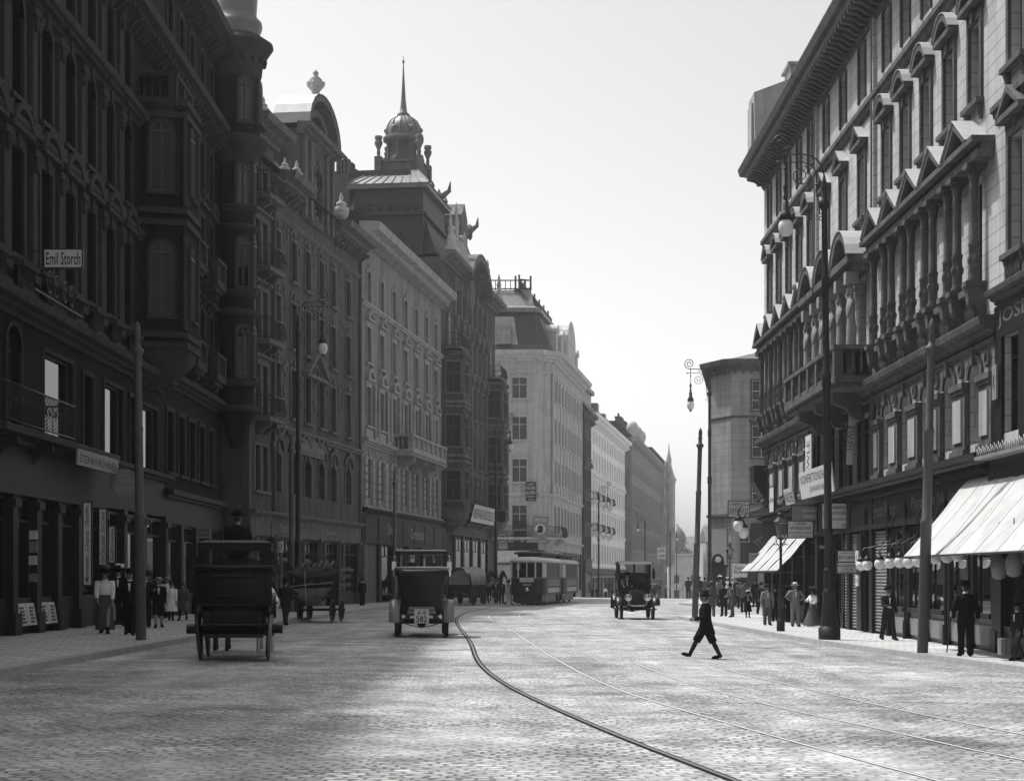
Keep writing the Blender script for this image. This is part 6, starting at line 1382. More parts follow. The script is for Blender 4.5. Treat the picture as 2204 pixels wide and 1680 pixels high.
def person(label, loc, H, yaw, legs=((.0, .0), (.0, .0)), arms=((.05, .12, .25, 0), (.05, .12, .25, 0)), lean=0.0, coat=None, coat_m=CL_DARK, coat_len=.80, bottom='trousers', bot_m=CL_DARK,
           hat=None, hat_m=CL_BLACK, hair='short', group=None, shirt=True, skirt_r=.26, skirt_z=.06, turn=0.0, held=None, sit=False, sleeve=1.0, wide=1.0, name='person', cat='person', socks=None, beard=False, shoe=True):
    """facing local -Y. legs/arms = (left, right): leg (swing fwd, knee), arm (swing fwd, out, elbow, forearm out)"""
    t = thing(name, label, cat, loc, yaw, group); k = H/1.75
    hipc = Vector((0, 0, .93)); J = {}
    for sd, (sw, kn) in zip((1, -1), legs):
        h = hipc+Vector((sd*.09, 0, 0)); kd = h+Vector((sd*.01, -.43*math.sin(sw), -.43*math.cos(sw))); a = sw-kn; an = kd+Vector((0, -.42*math.sin(a), -.42*math.cos(a)))
        fa = max(-.9, min(.5, a*.9 if a > 0 else a*.35)) if not sit else 0; to = an+Vector((sd*.03, -.17*math.cos(fa), -.05-.17*math.sin(-fa)*.0+.17*math.sin(fa)*1.0 if abs(fa) > .25 else -.05)); J[sd] = (h, kd, an, to)
    low = min(min(J[s][2].z-.075, J[s][3].z-.03) for s in J)
    off = Vector((0, 0, -low)) if not sit else Vector((0, 0, 0))
    T = lambda p: rot2(Vector(p)-hipc, lean)+hipc+off                  # torso points lean with the back
    for s in J: J[s] = tuple(p+off for p in J[s])
    A_ = {}
    for sd, (sw, out, el, fo) in zip((1, -1), arms):
        s0 = T((sd*.185, .01, 1.42)); d1 = Vector((sd*math.sin(out), -math.sin(sw)*math.cos(out), -math.cos(sw)*math.cos(out)))
        d1 = rot2(d1, lean); e = s0+d1*.29; b = sw+el; d2 = rot2(Vector((sd*math.sin(fo), -math.sin(b)*math.cos(fo), -math.cos(b)*math.cos(fo))), lean); w = e+d2*.25; A_[sd] = (s0, e, w, d2)
    hd = lambda x, y, z: T((x*math.cos(turn)-(y)*math.sin(turn), x*math.sin(turn)+y*math.cos(turn), z))
    V = [(T((0, 0, .95)), .115, .10), (T((0, 0, 1.08)), .115, .09), (T((0, .01, 1.28)), .135, .10), (T((0, .02, 1.44)), .075, .06), (T((0, .01, 1.51)), .052, .05), (hd(0, -.02, 1.575), .066, .072), (hd(0, -.012, 1.655), .078, .09), (hd(0, 0, 1.715), .055, .065), (hd(0, -.115, 1.60), .012, .012)]
    E = [(0, 1), (1, 2), (2, 3), (3, 4), (4, 5), (5, 6), (6, 7), (5, 8)]
    for sd in (1, -1):
        V.append((hd(sd*.082, .0, 1.62), .014, .02)); E.append((6, len(V)-1))           # ears
    for sd in (1, -1):
        h, kd, an, to = J[sd]; i = len(V)
        V += [(h, .085), (h.lerp(kd, .5), .075), (kd, .052), (kd.lerp(an, .35), .055), (an, .036), (to, .035, .03)]; E += [(0, i)]+[(i+q, i+q+1) for q in range(5)]
    for sd in (1, -1):
        s0, e, w, d = A_[sd]; i = len(V); pm = w+d*.075; sx = Vector((0, 1, 0)) if abs(d.y) < .8 else Vector((0, 0, 1)); sx = (sx-d*sx.dot(d)).normalized()
        V += [(s0, .058), (e, .040), (w, .026), (pm, .036, .018)]; E += [(2, i), (i, i+1), (i+1, i+2), (i+2, i+3)]
        inn = Vector((-sd, 0, 0)); inn = (inn-d*inn.dot(d)); inn = inn.normalized() if inn.length > .1 else Vector((0, 0, 1))
        for q, ln in zip((-1.5, -.5, .5, 1.5), (.07, .085, .08, .06)):      # four fingers, curled, and a thumb
            a = pm+sx*(q*.018)+d*.02; m_ = a+d*ln*.55+inn*.006; z = m_+d*ln*.35+inn*.03; j = len(V); V += [(a, .0085), (m_, .008), (z, .0065)]; E += [(i+3, j), (j, j+1), (j+1, j+2)]
        j = len(V); a = w+d*.035-sx*.026; V += [(a, .010), (a+d*.035-sx*.025+inn*.015, .009), (a+d*.065-sx*.022+inn*.03, .007)]; E += [(i+2, j), (j, j+1), (j+1, j+2)]
    V = [(v[0]*k,)+tuple(r*k for r in v[1:]) for v in V]
    link('body', skin_mesh('body', V, E, SKIN), t)
    S = lambda p: tuple(Vector(p)*k)
    def tub(b, pts, r): b.tube([S(p) for p in pts], [x*k for x in r], 10)
    def ring(b, items, **kw):                                            # torso rings (z, rx, ry) that lean with the body
        n = 16; R = []
        for it in items:
            z, rx, ry = it[:3]; dy = it[3] if len(it) > 3 else .01; ff = it[4] if len(it) > 4 else 0
            R.append([S(T((rx*wide*math.cos(2*PI*i/n)*(1+ff*math.sin(5*2*PI*i/n+1)), dy+ry*wide*math.sin(2*PI*i/n)*(1+ff*math.sin(5*2*PI*i/n+1)), z))) for i in range(n)])
        b.loft(R, True)
    # legs and skirts
    if bottom in ('trousers', 'knee'):
        b = MB()
        for sd in (1, -1):
            h, kd, an, to = J[sd]
            if bottom == 'trousers': tub(b, [h+Vector((0, 0, .04)), h.lerp(kd, .5), kd, kd.lerp(an, .5), an+Vector((0, -.01, -.035))], [.115, .105, .085, .08, .078])
            else: tub(b, [h+Vector((0, 0, .04)), h.lerp(kd, .5), kd.lerp(h, .12), kd.lerp(an, .10)], [.12, .118, .112, .108])
        ring(b, [(.84, .13, .1), (.9, .17, .125), (1.0, .165, .12), (1.06, .15, .11)]); b.build('trousers', bot_m, t)
        if bottom == 'knee':
            b = MB()
            for sd in (1, -1): h, kd, an, to = J[sd]; tub(b, [kd.lerp(an, .05), kd.lerp(an, .4), an], [.062, .064, .045])
            b.build('stockings', socks or CL_DARK, t)
    elif bottom == 'skirt':
        b = MB(); n = 22; R = []; fy = (J[1][2].y+J[-1][2].y)/2
        for q in range(9):
            a = q/8; z = 1.06+(skirt_z-1.06)*a; hip = .13+.06*min(1, a*4)+(skirt_r-.19)*max(0, a-.15)/.85; c = T((0, .01, 1.06)).lerp(Vector((0, fy, z)), a**.7); c.z = z+off.z*(1-a)
            R.append([S((c.x+hip*math.cos(2*PI*i/n)*(1+.05*a*math.sin(7*2*PI*i/n)), c.y+hip*.82*math.sin(2*PI*i/n)*(1+.06*a*math.sin(6*2*PI*i/n+2)), z)) for i in range(n)])
        b.loft(R, True); b.build('skirt', bot_m, t)
        if skirt_z > .3:
            b = MB()
            for sd in (1, -1): h, kd, an, to = J[sd]; tub(b, [h.lerp(kd, .6), kd, kd.lerp(an, .4), an], [.07, .058, .06, .042])
            b.build('stockings', socks or CL_BLACK, t)
    # boots
    b = MB()
    for sd in (1, -1):
        h, kd, an, to = J[sd]; tub(b, [an+(kd-an)*.25, an, an+(to-an)*.35+Vector((0, 0, -.015)), to, to+(to-an).normalized()*.05], [.05, .05, .052, .046, .02]); hl = an+Vector((0, .04, -.035)); tub(b, [an, hl], [.045, .04])
    b.build('shoes', CL_BLACK, t)
    # jacket or blouse
    b = MB(); z0 = coat_len
    its = [(z0, .2, .15, .01, .03), (.95, .185, .14), (1.08, .165, .12), (1.22, .19, .13, .0), (1.34, .2, .13), (1.43, .16, .1, .02), (1.475, .085, .075, .02), (1.5, .066, .066, .02)]
    if coat == 'blouse': its = [(1.02, .13, .1), (1.08, .14, .105), (1.18, .175, .135, -.01), (1.3, .19, .14, -.01), (1.4, .165, .11, .01), (1.46, .085, .075, .02), (1.52, .06, .06, .02)]
    if coat == 'frock': its[0] = (z0, .24, .19, .01, .05)
    its = [i for i in its if i[0] >= z0-.001]
    ring(b, its)
    for sd in (1, -1):
        s0, e, w, d = A_[sd]; we = e.lerp(w, sleeve*.98) if sleeve < 1 else w; big = .09 if coat == 'blouse' else .082
        tub(b, [T((sd*.12, .01, 1.41)), s0, s0.lerp(e, .5), e, e.lerp(we, .5), we], [.07, big, big*.92, .064, .056, .05])
    b.build('blouse' if coat == 'blouse' else 'jacket', coat_m, t)
    if shirt and coat != 'blouse':
        b = MB(); b.add([S(hd2) for hd2 in (T((-.035, -.125, 1.42)), T((.035, -.125, 1.42)), T((.012, -.135, 1.2)), T((-.012, -.135, 1.2)))], [(0, 1, 2, 3)]); ring(b, [(1.475, .068, .068, .012), (1.53, .06, .06, .01)]); b.build('shirt_collar', CL_WHITE, t)
    # hair, face
    n = 14
    if hair:
        b = MB(); c = hd(0, .02, 1.66); q = 1.0 if hair == 'short' else 1.22
        b.ball(S(c), .098*k*q, 12, 8, (.86, 1.0, 1.05))
        if hair == 'long': b.ball(S(hd(0, .07, 1.56)), .085*k, 10, 6, (.9, .7, 1.5))
        if beard: b.ball(S(hd(0, -.075, 1.545)), .05*k, 8, 6, (1.1, .8, 1.1))
        b.build('hair', HAIR, t)
    b = MB()
    for sd in (1, -1): b.ball(S(hd(sd*.03, -.088, 1.64)), .011*k, 6, 5, (1.3, .6, .8)); b.tube([S(hd(sd*.015, -.1, 1.665)), S(hd(sd*.05, -.088, 1.663))], .005*k, 4)
    b.tube([S(hd(-.022, -.094, 1.565)), S(hd(.022, -.094, 1.565))], .006*k, 4); 
    if not hair == 'long' and bottom != 'skirt': b.tube([S(hd(-.04, -.09, 1.578)), S(hd(0, -.103, 1.584)), S(hd(.04, -.09, 1.578))], .011*k, 5)
    b.build('face_features', HAIR, t)
    if hat:
        b = MB(); c = hd(0, .012, 1.70)
        pr = {'bowler': [(.0, .135), (.06, .125), (.095, .08), (.105, .02), (.11, .0), (.15, .005), (.165, .025), (.16, .0), (.1, -.012)],
              'fedora': [(.0, .11), (.06, .125), (.095, .1), (.108, .01), (.16, .0), (.175, .015), (.17, -.008), (.1, -.012)],
              'boater': [(.0, .085), (.1, .085), (.105, .005), (.185, .0), (.185, -.014), (.1, -.014)],
              'top': [(.0, .2), (.105, .2), (.1, .1), (.105, .01), (.15, .005), (.165, .025), (.16, .0), (.1, -.012)],
              'felt': [(.0, .125), (.07, .125), (.1, .11), (.108, .01), (.2, .0), (.21, .012), (.2, -.012), (.1, -.014)],
              'cap': [(.0, .075), (.09, .07), (.125, .05), (.12, .03), (.1, 0), (.1, -.02)],
              'kepi': [(.0, .115), (.088, .11), (.098, .02), (.102, -.02)],
              'wide': [(.0, .12), (.07, .125), (.115, .09), (.125, .02), (.2, .0), (.27, .03), (.275, .015), (.2, -.02), (.1, -.02)],
              'feather': [(.0, .15), (.09, .15), (.14, .1), (.135, .02), (.2, .0), (.25, .04), (.255, .02), (.18, -.02), (.1, -.02)]}[hat]
        b.lathe([(max(r, .0005)*k, z*k) for r, z in pr], S(c), 18)
        if hat in ('cap', 'kepi'): f = (hd(0, -1, 0)-hd(0, 0, 0)).normalized(); a = Vector((-f.y, f.x, 0)); cc = Vector(c)-Vector((0, 0, .012)); b.add([S(cc+a*.08+f*.07), S(cc+a*.05+f*.16-Vector((0, 0, .02))), S(cc-a*.05+f*.16-Vector((0, 0, .02))), S(cc-a*.08+f*.07)], [(0, 1, 2, 3)])
        h = b.build('hat', hat_m, t)
        if hat in ('boater', 'fedora', 'wide'):
            b = MB(); b.lathe([((.112 if hat != 'wide' else .13)*k, .008*k), ((.108 if hat != 'wide' else .127)*k, .045*k)], S(c), 18); b.build('hat_band', CL_BLACK, h)
        if hat in ('feather', 'wide'):
            b = MB(); rr = random.Random(int(loc[0]*100))
            for q in range(7): b.ball(S(Vector(c)+Vector((rr.uniform(-.13, .13), rr.uniform(-.13, .13), .09+rr.uniform(0, .08)))), .055*k, 7, 5)
            b.build('hat_trim', CL_WHITE if hat == 'feather' else CL_MID, h)
    t_A = {s: (Vector(A_[s][2])+A_[s][3]*.09)*k for s in A_}
    return t, t_A
def onp(x, y, top, h=.13, hmin=0):
    p = gp(x, y, h); return p, (y-top)/FF*p.y
WALK = ((.32, .08), (-.28, .12)); WALK2 = ((-.26, .15), (.3, .1)); STAND = ((.04, .03), (-.03, .02))
SW = ((.3, .1, .25, 0), (-.3, .1, .2, 0))
def P(label, x, y, top, yaw, h=.13, **k):
    p, H = onp(x, y, top, h)
    if x > 1500 and p.y < 78 and p.x > 10.5: q = 10.5/p.x; H *= q; p = Vector((10.5, p.y*q, ground(10.5, p.y*q)+h))
    H = H/(1.0+(.055 if k.get('hat') in ('bowler', 'fedora', 'wide', 'feather') else .09 if k.get('hat') == 'top' else .03 if k.get('hat') else 0)); return person(label, p, H, yaw, **k)
# left pavement
P('person in white blouse, long grey skirt and wide dark hat strolling on the left pavement', 225, 1363, 1217, .12, legs=WALK, arms=((.1, .1, .3, 0), (.2, .12, .5, -.2)), coat='blouse', coat_m=CL_WHITE, bottom='skirt', bot_m=CL_SKIRT, hat='wide', hair='long', coat_len=1.02, skirt_z=.1, sleeve=.75)
P('person in long dark dress and feathered hat just right of the white blouse', 254, 1348, 1214, .1, coat='frock', coat_m=CL_BLACK, coat_len=.9, bottom='skirt', bot_m=CL_BLACK, hat='feather', hair='long', legs=WALK2)
P('person in dark coat and broad black hat, half hidden left of the white blouse', 209, 1343, 1216, -.15, coat='frock', coat_m=CL_DARK, coat_len=.8, bottom='skirt', bot_m=CL_BLACK, hat='wide', hair='long', skirt_r=.32)
P('person in black suit and bowler walking just left of the tram pole', 279, 1366, 1218, .1, legs=WALK, arms=SW, coat='jacket', coat_m=CL_BLACK, bot_m=CL_BLACK, hat='bowler')
P('person in dark clothes mostly hidden behind the left tram pole', 313, 1350, 1228, .05, legs=STAND, coat_m=CL_DARK, hat='fedora')
P('child in dark suit, short trousers and straw boater right of the left tram pole', 341, 1351, 1239, .2, legs=WALK2, arms=((.1, .1, .2, 0), (.8, .2, 1.2, -.3)), coat_m=CL_BLACK, bottom='knee', bot_m=CL_BLACK, hat='boater', hat_m=STRAW, socks=SKIN)
P('child in white dress and broad pale hat behind two other girls', 359, 1331, 1240, .1, coat='blouse', coat_m=CL_WHITE, bottom='skirt', bot_m=CL_WHITE, hat='boater', hat_m=STRAW, hair='long', coat_len=1.02, skirt_z=.42, skirt_r=.28)
P('bareheaded child in short white dress between the boater boy and the coach', 368, 1335, 1252, .05, coat='blouse', coat_m=CL_WHITE, bottom='skirt', bot_m=CL_WHITE, hair='long', coat_len=1.02, skirt_z=.42, skirt_r=.3, legs=WALK)
P('bareheaded child in grey pinafore dress nearest the coach on the pavement', 393, 1335, 1253, -.1, coat='blouse', coat_m=CL_SKIRT, bottom='skirt', bot_m=CL_SKIRT, hair='long', coat_len=1.02, skirt_z=.42, skirt_r=.29, legs=WALK2)
P('person in dark jacket with raised arm pushing the tarpaulin cart', 614, 1345, 1243, PI-.25, h=0, legs=WALK, arms=((.3, .1, .3, 0), (.9, .35, .5, .3)), coat_m=CL_DARK, bot_m=CL_DARK, hat='cap', shirt=False)
P('person in black walking away on the pavement by the closed shutters of the pale house', 779, 1303, 1241, PI, legs=WALK, coat_m=CL_BLACK, bot_m=CL_BLACK, hat='bowler')
# by the tram and beyond
P('person in long white dress and dark hat stepping beside the tram front', 1094, 1301, 1246, .6, h=0, coat='frock', coat_m=CL_WHITE, coat_len=.72, bottom='skirt', bot_m=CL_WHITE, hat='wide', skirt_r=.34, skirt_z=.22, legs=WALK, hair='long')
P('person in dark suit waiting left of the white dress by the tram', 1079, 1299, 1245, .3, h=0, coat_m=CL_BLACK, bot_m=CL_DARK, hat='bowler', legs=STAND)
P('person in dark coat standing beside the wagon horses at the kerb', 1068, 1297, 1247, -.4, coat_m=CL_DARK, bot_m=CL_BLACK, hat='cap', legs=STAND)
P('person in white shirt far off, seen just right of the tram', 1303, 1286, 1262, 0, h=0, coat='blouse', coat_m=CL_WHITE, bot_m=CL_BLACK, hat='fedora', coat_len=1.02)
for x, y, lab in ((1275, 1283, 'dark tiny figure far off, nearest the tram tail'), (1284, 1285, 'dark tiny figure with bowler far off between tram and white shirt'), (1317, 1284, 'dark tiny figure far off right of the white shirt'), (1329, 1285, 'tiny dark figure far off at the left edge of the front-on taxi')):
    P(lab, x, y, y-23, .4*random.random(), h=0, coat_m=CL_BLACK, bot_m=CL_BLACK, hat='bowler', legs=STAND, shirt=False)
P('small distant child in dark dress just right of the front-on taxi', 1404, 1285, 1254, .1, h=0, coat='frock', coat_m=CL_DARK, bottom='skirt', bot_m=CL_DARK, skirt_z=.45, legs=WALK)
P('lone person in dark suit, hands behind back, seen from behind on the open white square', 1481, 1287, 1240, PI, h=0, legs=STAND, arms=((-.15, .25, .1, -.7), (-.15, .25, .1, -.7)), coat_m=CL_DARK, bot_m=CL_DARK, hat='cap', shirt=False)
P('person in dark suit just right of the corner tram pole, walking away, left of two', 1505, 1288, 1239, PI, h=0, coat_m=CL_DARK, bot_m=CL_DARK, hat='bowler', shirt=False)
P('person in dark suit right of the corner tram pole, walking away, right of two', 1516, 1287, 1240, PI+.1, h=0, coat_m=CL_MID, bot_m=CL_DARK, hat='bowler', shirt=False)
# right pavement
P('person in grey suit and soft hat walking away behind the crossing boy', 1531, 1327, 1247, PI-.1, legs=WALK, arms=SW, coat_m=CL_MID, bot_m=CL_MID, hat='fedora', hat_m=CL_MID, shirt=False)
P('person with flowered white hat and pale blouse at the corner crowd', 1550, 1306, 1239, .3, coat='blouse', coat_m=CL_LIGHT, coat_len=1.02, bottom='skirt', bot_m=CL_DARK, hat='feather', hair='long')
P('person in dark suit and soft hat seen from behind at the corner crowd', 1558, 1326, 1251, PI+.3, legs=STAND, coat_m=CL_DARK, bot_m=CL_DARK, hat='fedora', shirt=False)
P('person in grey suit stooping over something in hand at the corner crowd', 1577, 1328, 1252, -1.0, legs=((.25, .1), (-.1, .05)), arms=((.6, .1, 1.1, -.4), (.5, .1, 1.2, -.4)), lean=.25, coat_m=CL_MID, bot_m=CL_MID, hat='fedora')
P('person in white dress and big white hat deepest in the corner crowd', 1570, 1302, 1238, .2, coat='blouse', coat_m=CL_WHITE, coat_len=1.02, bottom='skirt', bot_m=CL_WHITE, hat='wide', hat_m=CL_WHITE, hair='long')
P('person in dark jacket standing behind the child with the flowered hat', 1600, 1318, 1247, PI-.4, legs=STAND, coat_m=CL_MID, bot_m=CL_DARK, hat='cap', shirt=False)
P('child in dark dress with flowered hat carrying a bundle near the awnings', 1609, 1329, 1271, 0, coat='frock', coat_m=CL_BLACK, coat_len=.75, bottom='skirt', bot_m=CL_BLACK, skirt_z=.42, skirt_r=.3, hat='feather', hair='long', arms=((.5, .1, 1.2, -.5), (.5, .1, 1.2, -.5)))
P('person in pale jacket over dark waistcoat, arms hanging, left of the near gas lantern', 1651, 1345, 1255, .1, legs=STAND, arms=((.05, .25, .1, 0), (.05, .25, .1, 0)), coat_m=CL_LIGHT, bot_m=CL_MID, hat='fedora', hat_m=CL_DARK)
P('person in dark suit in the shop shade between lantern and pale jacket', 1668, 1338, 1256, PI-.3, legs=STAND, coat_m=CL_BLACK, bot_m=CL_BLACK, hat='bowler')
P('person in long black dress in the shop shade right of the near gas lantern', 1696, 1334, 1257, .4, coat='frock', coat_m=CL_BLACK, bottom='skirt', bot_m=CL_BLACK, hat='wide', hair='long')
P('person in pale suit and dark-banded straw hat, hands on hips, right of the gas lantern', 1711, 1348, 1251, .12, legs=((.12, .05), (-.05, .02)), arms=((-.05, .75, .35, -.95), (-.05, .75, .35, -.95)), coat_m=CL_LIGHT, bot_m=CL_LIGHT, hat='fedora', hat_m=STRAW)
P('person in pale blouse and long grey skirt, hand on hip by the arc lamp base', 1748, 1341, 1258, -1.1, arms=((.2, .6, .5, -.9), (.6, .3, 1.3, -.5)), coat='blouse', coat_m=CL_WHITE, coat_len=1.02, bottom='skirt', bot_m=CL_SKIRT, hat='wide', hair='long', skirt_r=.5, skirt_z=.04, lean=-.06, sleeve=.7)
P('person in dark suit and bowler striding before the roller shutter', 1911, 1377, 1255, .25, legs=WALK, arms=((.1, .15, .5, 0), (.35, .12, 1.1, -.2)), coat_m=CL_DARK, bot_m=CL_DARK, hat='bowler')
o, hnd = P('person in dark tunic and peaked cap seen from behind, right of the bare pole', 2078, 1412, 1249, PI-.05, legs=((.06, .04), (-.06, .02)), arms=((-.25, .35, .3, .1), (-.05, .3, .3, .1)), coat_m=CL_BLACK, bot_m=CL_BLACK, hat='kepi', wide=1.08)
sw_ = thing('sabre', 'slim sabre hanging at the left hip of the person in tunic', 'sabre', o.location+Vector((-.33, .0, 0))); b = MB(); b.tube([(0, 0, .85), (-.02, .06, .5), (-.03, .2, .08)], [.022, .02, .014], 7); b.build('scabbard', IRON, sw_); b = MB(); b.tube([(0, -.0, .85), (.0, -.05, .98)], .018, 6); b.tube([(.0, .02, .86), (.0, -.1, .9), (.0, -.06, .98)], .009, 5); b.build('hilt', BRASS, sw_)
o, hnd = P('person in dark coat carrying a parcel, cut by the right edge of the photo', 2189, 1401, 1272, -1.1, legs=WALK, arms=((.1, .15, .3, 0), (-.1, .2, .2, 0)), coat_m=CL_DARK, bot_m=CL_MID, hat='cap', coat_len=.72)
pc = thing('parcel', 'pale wrapped parcel carried at the right edge of the photo', 'parcel', o.location+Vector((-.3, -.1, .32))); b = MB(); b.box((-.1, -.14, -.2), (.1, .14, .14)); b.build('wrapping', CL_LIGHT, pc); b = MB(); b.tube([(0, -.145, -.2), (0, -.145, .14), (0, 0, .26), (0, .145, .14), (0, .145, -.2)], .006, 4); b.build('string', CL_DARK, pc)
for x, y, tp, lab, cm, ht in ((1538, 1291, 1243, 'person in dark suit walking off, left back of the corner crowd', CL_BLACK, 'bowler'), (1586, 1303, 1243, 'person in dark coat and cap in the middle of the corner crowd', CL_BLACK, 'cap'), (1592, 1309, 1245, 'person in grey coat and bowler behind the stooping reader', CL_MID, 'bowler'), (1625, 1306, 1244, 'person in black by the far end of the awning row', CL_BLACK, 'bowler'), (1638, 1322, 1250, 'person in dark suit under the far awning strip', CL_DARK, 'fedora'), (1681, 1334, 1256, 'person in black suit standing in the shade behind the gas lantern', CL_BLACK, 'bowler'), (1546, 1298, 1241, 'person in black with broad hat between grey suit and flowered hat', CL_BLACK, 'wide'), (1563, 1293, 1241, 'person in dark suit, farthest back in the corner crowd', CL_DARK, 'bowler')):
    P(lab, x, y, tp, PI*(x % 2)+.3, coat_m=cm, bot_m=CL_BLACK, hat=ht, legs=STAND if x % 3 else WALK, shirt=False, **({'bottom': 'skirt', 'coat': 'frock'} if ht == 'wide' else {}))
# the boy crossing the road
P('child in black coat, knee breeches and brimmed hat striding left across the tram rails', 1518, 1417, 1265, -PI/2-.06, h=0, legs=((-.42, .05), (.52, .06)), arms=((.15, .1, 1.35, -.35), (.1, .12, 1.3, -.35)), lean=.04, coat='frock', coat_m=CL_BLACK, coat_len=.70, bottom='knee', bot_m=CL_BLACK, hat='felt', wide=1.22, socks=CL_DARK)

# ---------------------------------------------------------------- horses (facing local +Y)
def horse_mesh(step=0.0):
    V = [((0, -.55, 1.22), .25, .27), ((0, -.1, 1.18), .27, .29), ((0, .4, 1.2), .25, .30), ((0, .72, 1.3), .17, .24), ((0, .95, 1.6), .11, .17), ((0, 1.12, 1.88), .09, .12), ((0, 1.22, 1.93), .08, .11), ((0, 1.42, 1.72), .07, .085), ((0, 1.56, 1.54), .055, .06)]
    E = [(i, i+1) for i in range(8)]
    for sx in (-1, 1): V.append(((sx*.06, 1.14, 2.08), .022)); E.append((6, len(V)-1))
    def leg(root, pts):
        i = len(V); V.extend(pts); E.append((root, i)); E.extend((i+q, i+q+1) for q in range(len(pts)-1))
    for sx, s in ((-1, step), (1, -step)):
        leg(0, [((sx*.15, -.62, .98), .15, .17), ((sx*.15, -.52+.1*s, .76), .10), ((sx*.14, -.72+.25*s, .50), .055), ((sx*.14, -.70+.4*s, .24), .036), ((sx*.14, -.68+.45*s, .10), .045), ((sx*.14, -.66+.5*s, .04), .055)])
        leg(2, [((sx*.14, .45, .95), .11, .13), ((sx*.14, .46-.15*s, .70), .075), ((sx*.13, .46-.3*s, .46), .05), ((sx*.13, .45-.4*s, .20), .034), ((sx*.13, .46-.42*s, .09), .045), ((sx*.13, .48-.42*s, .035), .055)])
    return V, E
def horse(label, loc, rz, m, group, step=.4, k=1.0):
    t = thing('horse', label, 'horse', loc, rz, group); V, E = horse_mesh(step); V = [(tuple(Vector(v[0])*k),)+tuple(r*k for r in v[1:]) for v in V]
    key = ('horse', m.name, step, k)
    if key not in WMESH: WMESH[key] = skin_mesh('body', V, E, m)
    link('body', WMESH[key], t)
    b = MB(); b.tube([tuple(Vector(p)*k) for p in ((0, -.78, 1.35), (0, -.92, 1.25), (0, -.95, .95), (0, -.9, .65))], [.05, .07, .08, .02], 8); b.build('tail', HAIR, t)
    b = MB(); b.tube([tuple(Vector(p)*k) for p in ((0, .66, 1.52), (0, .82, 1.76), (0, 1.02, 2.0), (0, 1.16, 2.06))], [.03, .06, .06, .03], 7); b.build('mane', HAIR, t)
    b = MB(); b.lathe([(.20*k, -.05), (.23*k, 0), (.20*k, .05)], (0, .78*k, 1.38*k), 14, .8, 1.35, axis=1); b.tube([tuple(Vector(p)*k) for p in ((.24, .7, 1.25), (.29, 0, 1.15), (.25, -.8, 1.1))], .02, 5); b.tube([tuple(Vector(p)*k) for p in ((-.24, .7, 1.25), (-.29, 0, 1.15), (-.25, -.8, 1.1))], .02, 5)
    n = 12; b.tube([(.29*k*math.cos(2*PI*i/n), .05, 1.18*k+.31*k*math.sin(2*PI*i/n)) for i in range(n+1)], .02, 5, False); b.build('harness', LEATHER, t); return t
# ================================================================ VEHICLES
def wheel(parent, pos, r, w=.06, nsp=14, tyre=IRON, spoke=WOOD_D, hub=WOOD_D, tilt=0, rz=0, hubl=.12):
    """wheel on a local x axle"""
    b = MB(); b.lathe([(r-.07, -w/2), (r-.015, -w/2), (r, -w*.35), (r, w*.35), (r-.015, w/2), (r-.07, w/2), (r-.07, -w/2)], n=28, axis=0); o = b.build('wheel', tyre, parent); o.location = pos; o.rotation_euler = (0, tilt, rz)
    b = MB()
    for i in range(nsp):
        a = 2*PI*i/nsp; b.tube([(0, .06*math.cos(a), .06*math.sin(a)), (0, (r-.06)*math.cos(a), (r-.06)*math.sin(a))], [.022, .016], 6)
    b.build('spokes', spoke, o)
    b = MB(); b.lathe([(.05, -hubl), (.075, -hubl*.8), (.085, 0), (.075, hubl*.8), (.055, hubl), (.03, hubl*1.15)], n=12, axis=0); b.build('hub', hub, o); return o
# ---- two-horse coach seen from behind
p = gp(503, 1420); CY = p.y
coach = thing('horse_coach', 'black two-horse coach with folded leather hood seen from behind in the left lane', 'coach', p+Vector((0, .1, 0)), .12)
CR = Matrix.Rotation(.12, 4, 'Z')
b = MB(); n = 10
prof = [(-.28, .55), (-.42, .75), (-.46, 1.1), (-.44, 1.55), (-.40, 1.80), (1.25, 1.72), (1.5, 1.45), (1.45, .95), (1.1, .62), (.3, .5)]
b.prism(prof, -.62, .62, (1, 2, 0)); b.box((-.66, -.47, 1.0), (.66, -.3, 1.5)); b.build('body', BLACK, coach)
b = MB(); b.tube([(-.76, 1.2, 1.74), (-.78, -.3, 1.84), (-.70, -.5, 1.86), (0, -.54, 1.85), (.70, -.5, 1.86), (.78, -.3, 1.84), (.76, 1.2, 1.74)], .045, 8); b.build('rim_rail', LEATHER, coach)
b = MB(); b.loft([[(x*1.0, -.42-d, z) for x, z in ((-.75, zz), (.75, zz))]+[(.75, -.2, zz), (-.75, -.2, zz)] for zz, d in ((1.0, .05), (1.25, .16), (1.5, .2), (1.72, .14), (1.82, .08))], True)
for z in (1.12, 1.3, 1.5, 1.68): b.tube([(-.76, -.5, z), (0, -.6, z+.0), (.76, -.5, z)], .035, 6)
b.build('folded_hood', LEATHER, coach)
b = MB()
for sx in (-1, 1):
    b.box((sx*.62-.12, -.1, 1.75), (sx*.62+.12, .0, 2.2)); b.box((sx*.66-.05, 1.1, 1.7), (sx*.66+.05, 1.2, 2.2)); b.box((sx*.66-.03, 0, 1.75), (sx*.66+.03, .25, 2.2))
b.loft([[(-.74, -.2, 2.2), (.74, -.2, 2.2), (.74, 1.25, 2.2), (-.74, 1.25, 2.2)], [(-.74, -.2, 2.36), (.74, -.2, 2.36), (.74, 1.25, 2.36), (-.74, 1.25, 2.36)], [(-.6, .0, 2.41), (.6, 0, 2.41), (.6, 1.1, 2.41), (-.6, 1.1, 2.41)]], False); b.build('roof', LEATHER, coach)
